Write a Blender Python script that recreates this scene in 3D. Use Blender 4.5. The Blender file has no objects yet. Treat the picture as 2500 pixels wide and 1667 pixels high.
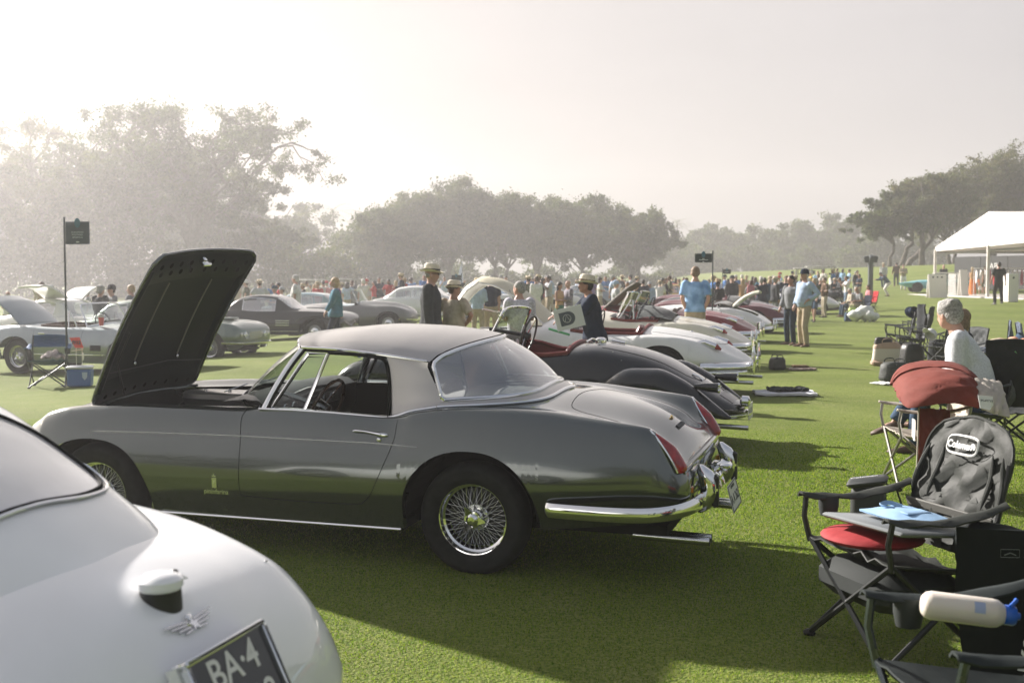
import bpy, bmesh, math, random
import numpy as np
from mathutils import Vector, Matrix, Euler

# ------------------------------------------------------------------ camera, sky, sun, exposure
SC = bpy.context.scene
COL = SC.collection
FPX, CAMH, CX0, CY0, HORIZ = 2900.0, 1.68, 1250.0, 833.5, 683.0
PITCH = math.atan((CY0 - HORIZ) / FPX)
cam_d = bpy.data.cameras.new('camera')
cam = bpy.data.objects.new('camera', cam_d)
COL.objects.link(cam)
SC.camera = cam
cam.location = (0, 0, CAMH)
cam.rotation_euler = (math.pi / 2 - PITCH, 0, 0)
cam_d.sensor_width = 36.0
cam_d.lens = 36.0 * FPX / 2500.0
cam_d.clip_start = 0.1
cam_d.clip_end = 3000
cam_d.dof.use_dof = True
cam_d.dof.focus_distance = 8.3
cam_d.dof.aperture_fstop = 4.0

SUN_DIR = Vector((-1.457, 1.36, 1.0)).normalized()          # towards the sun
SUN_EL = math.asin(SUN_DIR.z)
SUN_AZ = math.atan2(SUN_DIR.x, SUN_DIR.y)                    # clockwise from +Y
world = bpy.data.worlds.new('World')
SC.world = world
world.use_nodes = True
wn, wl = world.node_tree.nodes, world.node_tree.links
wn.clear()
w_out = wn.new('ShaderNodeOutputWorld')
w_bg = wn.new('ShaderNodeBackground')
w_sky = wn.new('ShaderNodeTexSky')
w_sky.sky_type = 'NISHITA'
w_sky.sun_disc = False
w_sky.sun_elevation = SUN_EL
w_sky.sun_rotation = SUN_AZ
w_sky.air_density = 1.0
w_sky.dust_density = 6.0
w_sky.ozone_density = 1.0
w_mix = wn.new('ShaderNodeMixRGB')
w_mix.blend_type = 'MIX'
w_mix.inputs[0].default_value = 0.86
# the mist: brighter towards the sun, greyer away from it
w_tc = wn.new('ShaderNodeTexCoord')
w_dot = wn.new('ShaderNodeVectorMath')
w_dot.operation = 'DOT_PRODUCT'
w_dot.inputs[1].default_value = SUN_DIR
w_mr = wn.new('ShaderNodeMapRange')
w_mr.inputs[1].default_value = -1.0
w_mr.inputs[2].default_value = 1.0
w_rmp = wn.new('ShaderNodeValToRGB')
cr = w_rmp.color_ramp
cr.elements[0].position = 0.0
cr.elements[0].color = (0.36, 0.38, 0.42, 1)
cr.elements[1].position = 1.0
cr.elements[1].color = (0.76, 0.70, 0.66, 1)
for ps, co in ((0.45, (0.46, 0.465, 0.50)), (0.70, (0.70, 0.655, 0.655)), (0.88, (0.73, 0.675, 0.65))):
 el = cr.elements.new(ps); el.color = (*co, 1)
w_scl = wn.new('ShaderNodeMixRGB')
w_scl.blend_type = 'MULTIPLY'
w_scl.inputs[0].default_value = 1.0
w_scl.inputs[2].default_value = (7.7, 7.7, 7.7, 1)
wl.new(w_tc.outputs['Generated'], w_dot.inputs[0])
wl.new(w_dot.outputs['Value'], w_mr.inputs[0])
wl.new(w_mr.outputs[0], w_rmp.inputs[0])
wl.new(w_rmp.outputs[0], w_scl.inputs[1])
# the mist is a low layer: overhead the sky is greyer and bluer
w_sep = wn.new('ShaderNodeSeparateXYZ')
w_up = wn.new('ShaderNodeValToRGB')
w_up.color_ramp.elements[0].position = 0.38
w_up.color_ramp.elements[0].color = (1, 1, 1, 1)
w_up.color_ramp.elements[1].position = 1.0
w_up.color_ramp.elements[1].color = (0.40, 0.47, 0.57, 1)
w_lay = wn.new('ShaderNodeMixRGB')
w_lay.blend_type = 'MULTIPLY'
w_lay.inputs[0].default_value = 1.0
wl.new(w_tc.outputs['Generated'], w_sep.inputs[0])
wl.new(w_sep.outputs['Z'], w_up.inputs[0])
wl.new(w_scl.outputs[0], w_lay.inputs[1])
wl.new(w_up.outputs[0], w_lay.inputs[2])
w_n = wn.new('ShaderNodeTexNoise')                         # soft uneven mist
w_n.inputs['Scale'].default_value = 2.2
w_n.inputs['Detail'].default_value = 4
w_str = wn.new('ShaderNodeMapping')
w_str.inputs['Scale'].default_value = (1, 1, 3.5)
wl.new(w_tc.outputs['Generated'], w_str.inputs[0])
wl.new(w_str.outputs[0], w_n.inputs['Vector'])
w_nr = wn.new('ShaderNodeMapRange')
w_nr.inputs[1].default_value = 0.3
w_nr.inputs[2].default_value = 0.7
w_nr.inputs[3].default_value = 0.93
w_nr.inputs[4].default_value = 1.05
wl.new(w_n.outputs[0], w_nr.inputs[0])
w_mm = wn.new('ShaderNodeVectorMath')
w_mm.operation = 'SCALE'
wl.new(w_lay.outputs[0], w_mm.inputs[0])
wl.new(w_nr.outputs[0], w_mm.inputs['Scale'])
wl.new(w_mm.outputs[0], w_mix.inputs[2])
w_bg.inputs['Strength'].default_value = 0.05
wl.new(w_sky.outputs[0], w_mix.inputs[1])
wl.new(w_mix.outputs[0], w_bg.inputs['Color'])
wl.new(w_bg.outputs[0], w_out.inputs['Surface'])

sun_d = bpy.data.lights.new('sun', 'SUN')
sun_d.energy = 5.0
sun_d.angle = math.radians(0.9)
sun_d.color = (1.0, 0.935, 0.88)
sun = bpy.data.objects.new('sun', sun_d)
COL.objects.link(sun)
sun.rotation_euler = (-SUN_DIR).to_track_quat('-Z', 'Y').to_euler()
sun.location = (0, 0, 30)

vs = SC.view_settings
SC.display_settings.display_device = 'sRGB'
vs.view_transform = 'Standard'
vs.look = 'None'
vs.exposure = 1.40
vs.gamma = 1.0
vs.use_curve_mapping = False
SC.render.engine = 'CYCLES'
cy = SC.cycles
cy.use_denoising = True
try:
 cy.denoiser = 'OPENIMAGEDENOISE'
except Exception:
 pass
cy.max_bounces = 7
cy.diffuse_bounces = 3
cy.glossy_bounces = 4
cy.transmission_bounces = 5
cy.transparent_max_bounces = 12
cy.volume_bounces = 1
cy.caustics_reflective = False
cy.caustics_refractive = False
cy.sample_clamp_indirect = 6.0

RND = random.Random(7)
NPR = np.random.RandomState(11)
# ------------------------------------------------------------------ helpers
def sstep(a, b, x):
 t = np.clip((np.asarray(x, float) - a) / (b - a), 0, 1)
 return t * t * (3 - 2 * t)

def gz(x, y):
 """height of the turf"""
 ramp = 0.045 * np.clip(np.asarray(y, float) - 7.55, -2.7, 2.6)
 w = sstep(-9, -4.5, x)
 left = -0.05 - 0.004 * np.clip(np.asarray(y, float) - 20, 0, 40)
 far = sstep(9, 13, y)
 z = ramp * (w * far + (1 - far)) + left * (1 - w) * far
 z = z + 0.6 * sstep(12, 22, x) * sstep(40, 52, y)
 z = z + 2.3 * sstep(20, 38, x) * sstep(68, 95, y)
 return z

def g1(x, y):
 return float(gz(x, y))

def px2ray(px, py):
 u = (px - CX0) / FPX
 v = (CY0 - py) / FPX
 c, s = math.cos(PITCH), math.sin(PITCH)
 return Vector((u, c + v * s, -s + v * c))

def at(px, py, Y):
 r = px2ray(px, py)
 return Vector((0, 0, CAMH)) + r * (Y / r.y)

def xat(px, Y):
 return (px - CX0) / FPX * Y

MATS = {}
def mat(name, col=(0.5, 0.5, 0.5), rough=0.5, metal=0.0, spec=0.5, coat=0.0, coat_r=0.03, noise=0.0, nscale=8.0,
  bump=0.0, bscale=60.0, trans=0.0, sub=0.0, alpha=1.0, col2=None, sheen=0.0, ior=1.45):
 if name in MATS:
  return MATS[name]
 m = bpy.data.materials.new(name)
 m.use_nodes = True
 nt = m.node_tree
 b = nt.nodes['Principled BSDF']
 b.inputs['Base Color'].default_value = (*col, 1)
 b.inputs['Roughness'].default_value = rough
 b.inputs['Metallic'].default_value = metal
 b.inputs['Specular IOR Level'].default_value = spec
 b.inputs['IOR'].default_value = ior
 b.inputs['Coat Weight'].default_value = coat
 b.inputs['Coat Roughness'].default_value = coat_r
 b.inputs['Transmission Weight'].default_value = trans
 b.inputs['Sheen Weight'].default_value = sheen
 b.inputs['Alpha'].default_value = alpha
 if sub:
  b.inputs['Subsurface Weight'].default_value = sub
  b.inputs['Subsurface Radius'].default_value = (0.02, 0.01, 0.006)
 if noise > 0 or bump > 0:
  tc = nt.nodes.new('ShaderNodeTexCoord')
  oi = nt.nodes.new('ShaderNodeObjectInfo')
  ad = nt.nodes.new('ShaderNodeVectorMath')
  ad.operation = 'ADD'
  nt.links.new(tc.outputs['Object'], ad.inputs[0])
  nt.links.new(oi.outputs['Random'], ad.inputs[1])
 if noise > 0:
  n = nt.nodes.new('ShaderNodeTexNoise')
  n.inputs['Scale'].default_value = nscale
  n.inputs['Detail'].default_value = 5
  nt.links.new(ad.outputs[0], n.inputs['Vector'])
  mx = nt.nodes.new('ShaderNodeMixRGB')
  c2 = col2 if col2 else tuple(c * (1 - noise) for c in col)
  c1 = col if col2 else tuple(min(1, c * (1 + noise)) for c in col)
  mx.inputs[1].default_value = (*c1, 1)
  mx.inputs[2].default_value = (*c2, 1)
  rp = nt.nodes.new('ShaderNodeMapRange')
  rp.inputs[1].default_value = 0.35
  rp.inputs[2].default_value = 0.65
  nt.links.new(n.outputs[0], rp.inputs[0])
  nt.links.new(rp.outputs[0], mx.inputs[0])
  nt.links.new(mx.outputs[0], b.inputs['Base Color'])
 if bump > 0:
  n2 = nt.nodes.new('ShaderNodeTexNoise')
  n2.inputs['Scale'].default_value = bscale
  n2.inputs['Detail'].default_value = 4
  nt.links.new(ad.outputs[0], n2.inputs['Vector'])
  bp = nt.nodes.new('ShaderNodeBump')
  bp.inputs['Strength'].default_value = bump
  bp.inputs['Distance'].default_value = 0.02
  nt.links.new(n2.outputs[0], bp.inputs['Height'])
  nt.links.new(bp.outputs[0], b.inputs['Normal'])
 MATS[name] = m
 return m

def fabric(name, col, rough=0.85):
 return mat(name, col, rough, noise=0.12, nscale=14, bump=0.35, bscale=22, sheen=0.0, spec=0.12)

def paint(name, col, metal=0.0, rough=0.35):
 return mat(name, col, rough, metal=metal, coat=1.0, coat_r=0.015, spec=0.12, noise=0.03, nscale=3)

def setp(o, label=None, cat=None, group=None, kind=None):
 if label: o['label'] = label
 if cat: o['category'] = cat
 if group: o['group'] = group
 if kind: o['kind'] = kind
 return o

def empty(name, loc, rz=0, label=None, cat=None, group=None, rx=0, ry=0):
 o = bpy.data.objects.new(name, None)
 o.empty_display_size = 0.2
 COL.objects.link(o)
 o.location = loc
 o.rotation_euler = (rx, ry, rz)
 return setp(o, label, cat, group)

class MB:
 """collects geometry, then becomes one mesh object"""
 def __init__(s):
  s.v = []; s.f = []; s.m = []; s.n = 0
 def add(s, verts, faces, mi=0):
  verts = [tuple(map(float, p)) for p in verts]
  s.v.extend(verts)
  n = s.n
  s.f.extend([tuple(i + n for i in f) for f in faces])
  s.m.extend([mi] * len(faces))
  s.n += len(verts)
  return s
 def box(s, c, d, mi=0, rot=None, taper=1.0, bev=0.0):
  x, y, z = d[0] / 2, d[1] / 2, d[2] / 2
  if bev > 0:
   pts = []
   b = min(bev, x * .95, y * .95, z * .95)
   for zz, k in ((-z, b), (-z + b, 0), (z - b, 0), (z, b)):
    t = 1 if zz < 0 else taper
    X, Y = x * t - k, y * t - k
    bb = b * .8
    pts += [(X - bb, -Y, zz), (X, -Y + bb, zz), (X, Y - bb, zz), (X - bb, Y, zz), (-X + bb, Y, zz), (-X, Y - bb, zz), (-X, -Y + bb, zz), (-X + bb, -Y, zz)]
   f = []
   for r in range(3):
    for i in range(8):
     a, b2 = r * 8 + i, r * 8 + (i + 1) % 8
     f.append((a, b2, b2 + 8, a + 8))
   f.append(tuple(reversed(range(8))))
   f.append(tuple(range(24, 32)))
  else:
   t = taper
   pts = [(-x, -y, -z), (x, -y, -z), (x, y, -z), (-x, y, -z), (-x * t, -y * t, z), (x * t, -y * t, z), (x * t, y * t, z), (-x * t, y * t, z)]
   f = [(0, 3, 2, 1), (4, 5, 6, 7), (0, 1, 5, 4), (1, 2, 6, 5), (2, 3, 7, 6), (3, 0, 4, 7)]
  if rot is not None:
   R = rot if isinstance(rot, Matrix) else Euler(rot).to_matrix()
   pts = [R @ Vector(p) for p in pts]
  return s.add([(p[0] + c[0], p[1] + c[1], p[2] + c[2]) for p in pts], f, mi)
 def tube(s, pts, r, n=8, mi=0, caps=True, closed=False, flat=1.0, up=None):
  """tube along a polyline; r a number or one per point; flat squashes it along its second axis"""
  P = [Vector(p) for p in pts]
  N = len(P)
  R = [r] * N if not hasattr(r, '__len__') else list(r)
  rings = []
  prev = None
  for i in range(N):
   if closed:
    t = P[(i + 1) % N] - P[i - 1]
   else:
    t = P[min(i + 1, N - 1)] - P[max(i - 1, 0)]
   if t.length < 1e-9: t = Vector((0, 0, 1))
   t.normalize()
   if up is not None:
    a = Vector(up)
    a = a - t * a.dot(t)
    if a.length < 1e-4: a = t.orthogonal()
   elif prev is None:
    a = t.orthogonal()
   else:
    a = prev - t * prev.dot(t)
    if a.length < 1e-4: a = t.orthogonal()
   a.normalize(); prev = a
   b = t.cross(a)
   rings.append([P[i] + a * (math.cos(2 * math.pi * k / n) * R[i] * flat) + b * (math.sin(2 * math.pi * k / n) * R[i]) for k in range(n)])
  v = [p for ring in rings for p in ring]
  f = []
  for i in range(N if closed else N - 1):
   j = (i + 1) % N
   for k in range(n):
    k2 = (k + 1) % n
    f.append((i * n + k, i * n + k2, j * n + k2, j * n + k))
  if caps and not closed:
   f.append(tuple(reversed(range(n))))
   f.append(tuple(range((N - 1) * n, N * n)))
  return s.add(v, f, mi)
 def rings(s, rings, mi=0, cap0=True, cap1=True, closed=True):
  n = len(rings[0])
  v = [p for r in rings for p in r]
  f = []
  for i in range(len(rings) - 1):
   for k in range(n if closed else n - 1):
    k2 = (k + 1) % n
    f.append((i * n + k, i * n + k2, (i + 1) * n + k2, (i + 1) * n + k))
  if cap0: f.append(tuple(reversed(range(n))))
  if cap1: f.append(tuple(range((len(rings) - 1) * n, len(rings) * n)))
  return s.add(v, f, mi)
 def ell(s, c, r, n=12, m=8, mi=0, rot=None):
  v = [(0, 0, -1)]
  for j in range(1, m):
   a = -math.pi / 2 + math.pi * j / m
   for k in range(n):
    b = 2 * math.pi * k / n
    v.append((math.cos(a) * math.cos(b), math.cos(a) * math.sin(b), math.sin(a)))
  v.append((0, 0, 1))
  f = [(0, 1 + (k + 1) % n, 1 + k) for k in range(n)]
  for j in range(m - 2):
   for k in range(n):
    a = 1 + j * n + k; b = 1 + j * n + (k + 1) % n
    f.append((a, b, b + n, a + n))
  L = len(v) - 1
  f += [(L, 1 + (m - 2) * n + k, 1 + (m - 2) * n + (k + 1) % n) for k in range(n)]
  v = [Vector((p[0] * r[0], p[1] * r[1], p[2] * r[2])) for p in v]
  if rot is not None:
   R = rot if isinstance(rot, Matrix) else Euler(rot).to_matrix()
   v = [R @ p for p in v]
  return s.add([p + Vector(c) for p in v], f, mi)
 def lathe(s, prof, n=24, c=(0, 0, 0), axis='z', mi=0, caps=False):
  """prof: (radius, height) pairs"""
  v = []
  for r, h in prof:
   for k in range(n):
    a = 2 * math.pi * k / n
    x, y = r * math.cos(a), r * math.sin(a)
    p = (x, y, h) if axis == 'z' else ((x, h, y) if axis == 'y' else (h, x, y))
    v.append((p[0] + c[0], p[1] + c[1], p[2] + c[2]))
  f = []
  for i in range(len(prof) - 1):
   for k in range(n):
    k2 = (k + 1) % n
    f.append((i * n + k, i * n + k2, (i + 1) * n + k2, (i + 1) * n + k))
  if caps:
   f.append(tuple(reversed(range(n))))
   f.append(tuple(range((len(prof) - 1) * n, len(prof) * n)))
  return s.add(v, f, mi)
 def grid(s, P, mi=0, back=0.0):
  """P[i][j] points; back > 0 gives it thickness"""
  a, b = len(P), len(P[0])
  v = [Vector(p) for row in P for p in row]
  f = [(i * b + j, i * b + j + 1, (i + 1) * b + j + 1, (i + 1) * b + j) for i in range(a - 1) for j in range(b - 1)]
  s.add(v, f, mi)
  if back:
   w = []
   for i in range(a):
    for j in range(b):
     du = Vector(P[min(i + 1, a - 1)][j]) - Vector(P[max(i - 1, 0)][j])
     dv = Vector(P[i][min(j + 1, b - 1)]) - Vector(P[i][max(j - 1, 0)])
     nn = dv.cross(du)
     nn = nn.normalized() if nn.length > 1e-9 else Vector((0, 0, 1))
     w.append(Vector(P[i][j]) - nn * back)
   n0 = s.n - a * b
   s.add(w, [tuple(reversed(q)) for q in f], mi)
   n1 = s.n - a * b
   bd = [(0, j) for j in range(b)] + [(i, b - 1) for i in range(1, a)] + [(a - 1, j) for j in range(b - 2, -1, -1)] + [(i, 0) for i in range(a - 2, 0, -1)]
   L = [i * b + j for i, j in bd]
   for q in range(len(L)):
    p0, p1 = L[q], L[(q + 1) % len(L)]
    s.f.append((n0 + p0, n1 + p0, n1 + p1, n0 + p1)); s.m.append(mi)
  return s
 def prism(s, poly, d, mi=0):
  """extrude a polygon of 3D points by vector d"""
  n = len(poly)
  P = [Vector(p) for p in poly]
  D = Vector(d)
  f = [tuple(reversed(range(n))), tuple(range(n, 2 * n))] + [(k, (k + 1) % n, n + (k + 1) % n, n + k) for k in range(n)]
  return s.add(P + [p + D for p in P], f, mi)
 def xform(s, M, start=0):
  s.v = s.v[:start] + [tuple(M @ Vector(p)) for p in s.v[start:]]
  return s
 def mesh(s, name, mats, smooth=True, angle=40):
  me = bpy.data.meshes.new(name)
  me.from_pydata(s.v, [], s.f)
  if not isinstance(mats, (list, tuple)): mats = [mats]
  for m in mats: me.materials.append(m)
  if any(s.m): me.polygons.foreach_set('material_index', s.m)
  if smooth:
   me.polygons.foreach_set('use_smooth', [True] * len(me.polygons))
   if angle < 180:
    me.update()
    me.set_sharp_from_angle(angle=math.radians(angle))
  me.update()
  return me
 def build(s, name, mats, parent=None, smooth=True, angle=40, fix=False):
  me = s.mesh(name, mats, smooth, angle)
  if fix:
   bm = bmesh.new(); bm.from_mesh(me)
   bmesh.ops.recalc_face_normals(bm, faces=bm.faces[:])
   bm.to_mesh(me); bm.free()
  return link(name, me, parent)

def link(name, me, parent=None, mats=None):
 o = bpy.data.objects.new(name, me)
 COL.objects.link(o)
 if parent: o.parent = parent
 return o

def copy_tree(o, parent=None, children=None):
 c = o.copy()
 COL.objects.link(c)
 if parent: c.parent = parent
 for ch in KIDS(o):
  copy_tree(ch, c)
 return c

def KIDS(o):
 return [x for x in o.children]

def pch(keys, x):
 """monotone cubic interpolation through [(x, v...)]"""
 K = sorted(keys)
 X = np.array([k[0] for k in K], float)
 V = np.array([k[1:] for k in K], float)
 x = np.atleast_1d(np.asarray(x, float))
 h = np.diff(X)[:, None]
 d = np.diff(V, axis=0) / h
 m = np.zeros_like(V)
 m[0], m[-1] = d[0], d[-1]
 if len(X) > 2:
  w1 = 2 * h[1:] + h[:-1]; w2 = h[1:] + 2 * h[:-1]
  with np.errstate(divide='ignore', invalid='ignore'):
   hm = (w1 + w2) / (w1 / d[:-1] + w2 / d[1:])
  ok = (d[:-1] * d[1:]) > 0
  m[1:-1] = np.where(ok, np.nan_to_num(hm), 0)
 i = np.clip(np.searchsorted(X, x) - 1, 0, len(X) - 2)
 t = np.clip((x - X[i]) / (X[i + 1] - X[i]), 0, 1)[:, None]
 H = (X[i + 1] - X[i])[:, None]
 return V[i] * (2 * t**3 - 3 * t**2 + 1) + V[i + 1] * (3 * t**2 - 2 * t**3) + m[i] * H * (t**3 - 2 * t**2 + t) + m[i + 1] * H * (t**3 - t**2)

def spline(pts, n=8, closed=False):
 """Catmull-Rom through points, n steps per span"""
 P = [np.array(p, float) for p in pts]
 N = len(P)
 out = []
 for i in range(N if closed else N - 1):
  if closed:
   a, b, c, d = P[i - 1], P[i], P[(i + 1) % N], P[(i + 2) % N]
  else:
   b, c = P[i], P[i + 1]
   a = P[i - 1] if i > 0 else 2 * b - c
   d = P[i + 2] if i + 2 < N else 2 * c - b
  for k in range(n):
   t = k / n
   out.append(0.5 * ((2 * b) + (-a + c) * t + (2 * a - 5 * b + 4 * c - d) * t * t + (-a + 3 * b - 3 * c + d) * t**3))
 if not closed: out.append(P[-1])
 return [tuple(p) for p in out]

def resamp(pts, n):
 P = np.array(pts, float)
 L = np.r_[0, np.cumsum(np.linalg.norm(np.diff(P, axis=0), axis=1))]
 t = np.linspace(0, L[-1], n)
 return [tuple(np.interp(q, L, P[:, k]) for k in range(P.shape[1])) for q in t]

def ruled(A, B, n, m, bulge=None):
 """surface between two polylines, optional bulge vector"""
 A, B = resamp(A, n), resamp(B, n)
 out = []
 for i in range(n):
  row = []
  for j in range(m):
   t = j / (m - 1)
   p = Vector(A[i]).lerp(Vector(B[i]), t)
   if bulge is not None:
    u = i / (n - 1)
    k = 4 * t * (1 - t) * (4 * u * (1 - u)) ** .5
    p = p + Vector(bulge) * k
   row.append(p)
  out.append(row)
 return out

def text_mesh(txt, size, mats, name, parent, loc, rot, depth=0.002, align='CENTER', xs=1.0, smooth=False, bold=0.0):
 cu = bpy.data.curves.new('lettering', 'FONT')
 cu.body = txt
 cu.size = size
 cu.align_x = align
 cu.align_y = 'CENTER'
 cu.extrude = depth
 cu.offset = bold
 cu.resolution_u = 3
 to = bpy.data.objects.new('lettering_source', cu)
 COL.objects.link(to)
 dg = bpy.context.evaluated_depsgraph_get()
 me = bpy.data.meshes.new_from_object(to.evaluated_get(dg))
 bpy.data.objects.remove(to)
 me.materials.clear()
 me.materials.append(mats)
 o = bpy.data.objects.new(name, me)
 COL.objects.link(o)
 o.parent = parent
 o.location = loc
 if isinstance(rot, Matrix):
  o.rotation_euler = rot.to_euler()
 else:
  o.rotation_euler = rot
 o.scale = (xs, 1, 1)
 return o

class Shell:
 """body surface lofted from rows (x, y0,z0, y1,z1, ..., 0,zc): control points run from the sill up to the centre line"""
 def __init__(s, rows, arches=(), dx=0.045, ns=13, nt=12, split=None, cuts=(), n_side=None):
  s.rows = rows
  s.K = (len(rows[0]) - 1) // 2
  s.split = split if split is not None else min(2, s.K - 2)   # control index where the side ends and the top starts
  s.arches = arches
  x0, x1 = min(r[0] for r in rows), max(r[0] for r in rows)
  xs = list(np.arange(x0, x1, dx)) + [x1]
  xs += [x0 + (x1 - x0) * .003, x0 + (x1 - x0) * .008, x1 - (x1 - x0) * .003, x1 - (x1 - x0) * .008]
  for (cx, cz, rx, rz) in arches:
   xs += [cx + rx * k for k in (-1.0005, -1, -.995, -.98, -.95, -.9, -.82, -.7, .7, .82, .9, .95, .98, .995, 1, 1.0005)]
  xs += list(cuts)
  s.xs = np.array(sorted(set(round(float(q), 5) for q in xs if x0 <= q <= x1)))
  s.ns, s.nt = ns, nt
  s.V = pch(rows, s.xs)
  s.P = [s.section(i) for i in range(len(s.xs))]
 def raw(s, v, n=10):
  C = [np.array((v[2 * k], v[2 * k + 1])) for k in range(s.K)]
  C2 = [2 * C[0] - C[1]] + C + [np.array((-C[-2][0], C[-2][1]))]
  out = []
  for i in range(1, len(C2) - 2):
   a, b, c, d = C2[i - 1], C2[i], C2[i + 1], C2[i + 2]
   # centripetal Catmull-Rom
   t0 = 0.; t1 = t0 + max(np.linalg.norm(b - a), 1e-6)**.5; t2 = t1 + max(np.linalg.norm(c - b), 1e-6)**.5; t3 = t2 + max(np.linalg.norm(d - c), 1e-6)**.5
   for k in range(n):
    t = t1 + (t2 - t1) * k / n
    A1 = (t1 - t) / (t1 - t0) * a + (t - t0) / (t1 - t0) * b
    A2 = (t2 - t) / (t2 - t1) * b + (t - t1) / (t2 - t1) * c
    A3 = (t3 - t) / (t3 - t2) * c + (t - t2) / (t3 - t2) * d
    B1 = (t2 - t) / (t2 - t0) * A1 + (t - t0) / (t2 - t0) * A2
    B2 = (t3 - t) / (t3 - t1) * A2 + (t - t1) / (t3 - t1) * A3
    out.append((t2 - t) / (t2 - t1) * B1 + (t - t1) / (t2 - t1) * B2)
  out.append(C2[-2])
  return np.array(out)
 def archz(s, x):
  z = -9.
  for (cx, cz, rx, rz) in s.arches:
   q = (x - cx) / rx
   if abs(q) < 1.00001:
    z = max(z, cz + rz * (1 - min(1, abs(q))**2.3) ** .48)
  return z
 def section(s, i, x=None, v=None):
  x = s.xs[i] if x is None else x
  v = s.V[i] if v is None else v
  n = 10
  R = s.raw(v, n)
  side, top = R[:s.split * n + 1], R[s.split * n:]
  za = s.archz(x)
  if za > side[0][1]:
   k = int(np.argmax(side[:, 1] > za))
   if side[-1][1] <= za: k = len(side) - 1
   a, b = side[max(k - 1, 0)], side[k]
   t = (za - a[1]) / max(b[1] - a[1], 1e-6)
   p = a + (b - a) * np.clip(t, 0, 1)
   side = np.vstack([[p], side[k:]])
  Pa = np.array(side); La = np.r_[0, np.cumsum(np.linalg.norm(np.diff(Pa, axis=0), axis=1))]
  tj = np.linspace(0, 1, s.ns)
  if za > R[0][1]:
   full = s.raw(v, n)[:s.split * n + 1]
   Lf = np.linalg.norm(np.diff(full, axis=0), axis=1).sum()
   a_ = min(.62, 1 - La[-1] / Lf)
   tp = tj + a_ * (1 - tj) ** 1.5 - a_
   tt = La[-1] + (tj - 1 + a_ * (1 - tj) ** 1.5) * Lf
   tt = np.clip(tt, 0, La[-1]); tt[0] = 0
   if np.any(np.diff(tt) < 1e-5): tt = tj * La[-1]
  else:
   tt = tj * La[-1]
  S = [(float(np.interp(q, La, Pa[:, 0])), float(np.interp(q, La, Pa[:, 1]))) for q in tt]
  # keep the control breaks of the top part on fixed samples
  T = []
  nsp = (len(top) - 1) // n
  per = max(2, s.nt // nsp)
  for q in range(nsp):
   seg = resamp([tuple(p) for p in top[q * n:(q + 1) * n + 1]], per + 1)
   T += seg[1:]
  s.per = per
  return [(x, p[0], p[1]) for p in S] + [(x, p[0], p[1]) for p in T]
 def yz(s, x):
  return s.raw(pch(s.rows, [x])[0], 10)
 def yat(s, x, z):
  """half width of the side at height z"""
  R = s.yz(x)[:s.split * 10 + 1]
  return float(np.interp(z, R[:, 1], R[:, 0])) if R[0][1] < R[-1][1] else float(R[0][0])
 def zat(s, x, y, top_only=True):
  R = s.yz(x)
  k = int(np.argmax(R[:, 0]))
  R = R[k:][::-1]
  return float(np.interp(abs(y), R[:, 0], R[:, 1]))
 def build(s, name, mats, parent, holes=(), lip=0.05, mi=0, mfun=None, lipmat=0):
  """holes: (x0, x1, control index) - open the top from that control point to the centre"""
  n = s.ns + len(s.P[0]) - s.ns
  nP = len(s.P[0])
  v, f, mm = [], [], []
  for sgn in (1, -1):
   base = len(v)
   for r in s.P:
    v += [(p[0], p[1] * sgn, p[2]) for p in r]
   for i in range(len(s.P) - 1):
    xm = (s.xs[i] + s.xs[i + 1]) / 2
    for j in range(nP - 1):
     skip = False
     for h in holes:
      jj = s.ns - 1 + (h[2] - s.split) * s.per
      jmax = s.ns - 1 + (h[3] - s.split) * s.per if len(h) > 3 else nP
      if h[0] < xm < h[1] and jj <= j < jmax:
       skip = True
     if skip: continue
     a, b = base + i * nP + j, base + i * nP + j + 1
     c, d = base + (i + 1) * nP + j + 1, base + (i + 1) * nP + j
     f.append((a, b, c, d) if sgn < 0 else (a, d, c, b))
     mm.append(mfun(xm, j, s) if mfun else mi)
   if lip:
    b2 = len(v)
    for i, r in enumerate(s.P):
     p = r[0]
     v.append((p[0], max(p[1] - lip, .02) * sgn, p[2] + .004))
    for i in range(len(s.P) - 1):
     a, d = base + i * nP, base + (i + 1) * nP
     q, w = b2 + i, b2 + i + 1
     f.append((a, d, w, q) if sgn < 0 else (a, q, w, d)); mm.append(lipmat)
   for e in (0, len(s.P) - 1):                              # end caps
    ring = [base + e * nP + j for j in range(nP)]
    v.append((s.P[e][0][0], 0, s.P[e][0][2]))
    ring.append(len(v) - 1)
    fl = (e == 0) == (sgn > 0)
    f.append(tuple(ring) if fl else tuple(reversed(ring))); mm.append(mi)
  me = bpy.data.meshes.new(name)
  me.from_pydata(v, [], f)
  if not isinstance(mats, (list, tuple)): mats = [mats]
  for m in mats: me.materials.append(m)
  me.polygons.foreach_set('material_index', mm)
  bm = bmesh.new(); bm.from_mesh(me)
  bmesh.ops.remove_doubles(bm, verts=bm.verts[:], dist=0.0004)
  bmesh.ops.recalc_face_normals(bm, faces=bm.faces[:])
  bm.to_mesh(me); bm.free()
  me.polygons.foreach_set('use_smooth', [True] * len(me.polygons))
  me.set_sharp_from_angle(angle=math.radians(52))
  me.update()
  return link(name, me, parent)
 def side_line(s, pts, off=0.002, sgn=1):
  return [(x, sgn * (s.yat(x, z) + off), z) for x, z in pts]
 def top_line(s, pts, off=0.002):
  return [(x, y, s.zat(x, y) + off) for x, y in pts]
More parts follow.
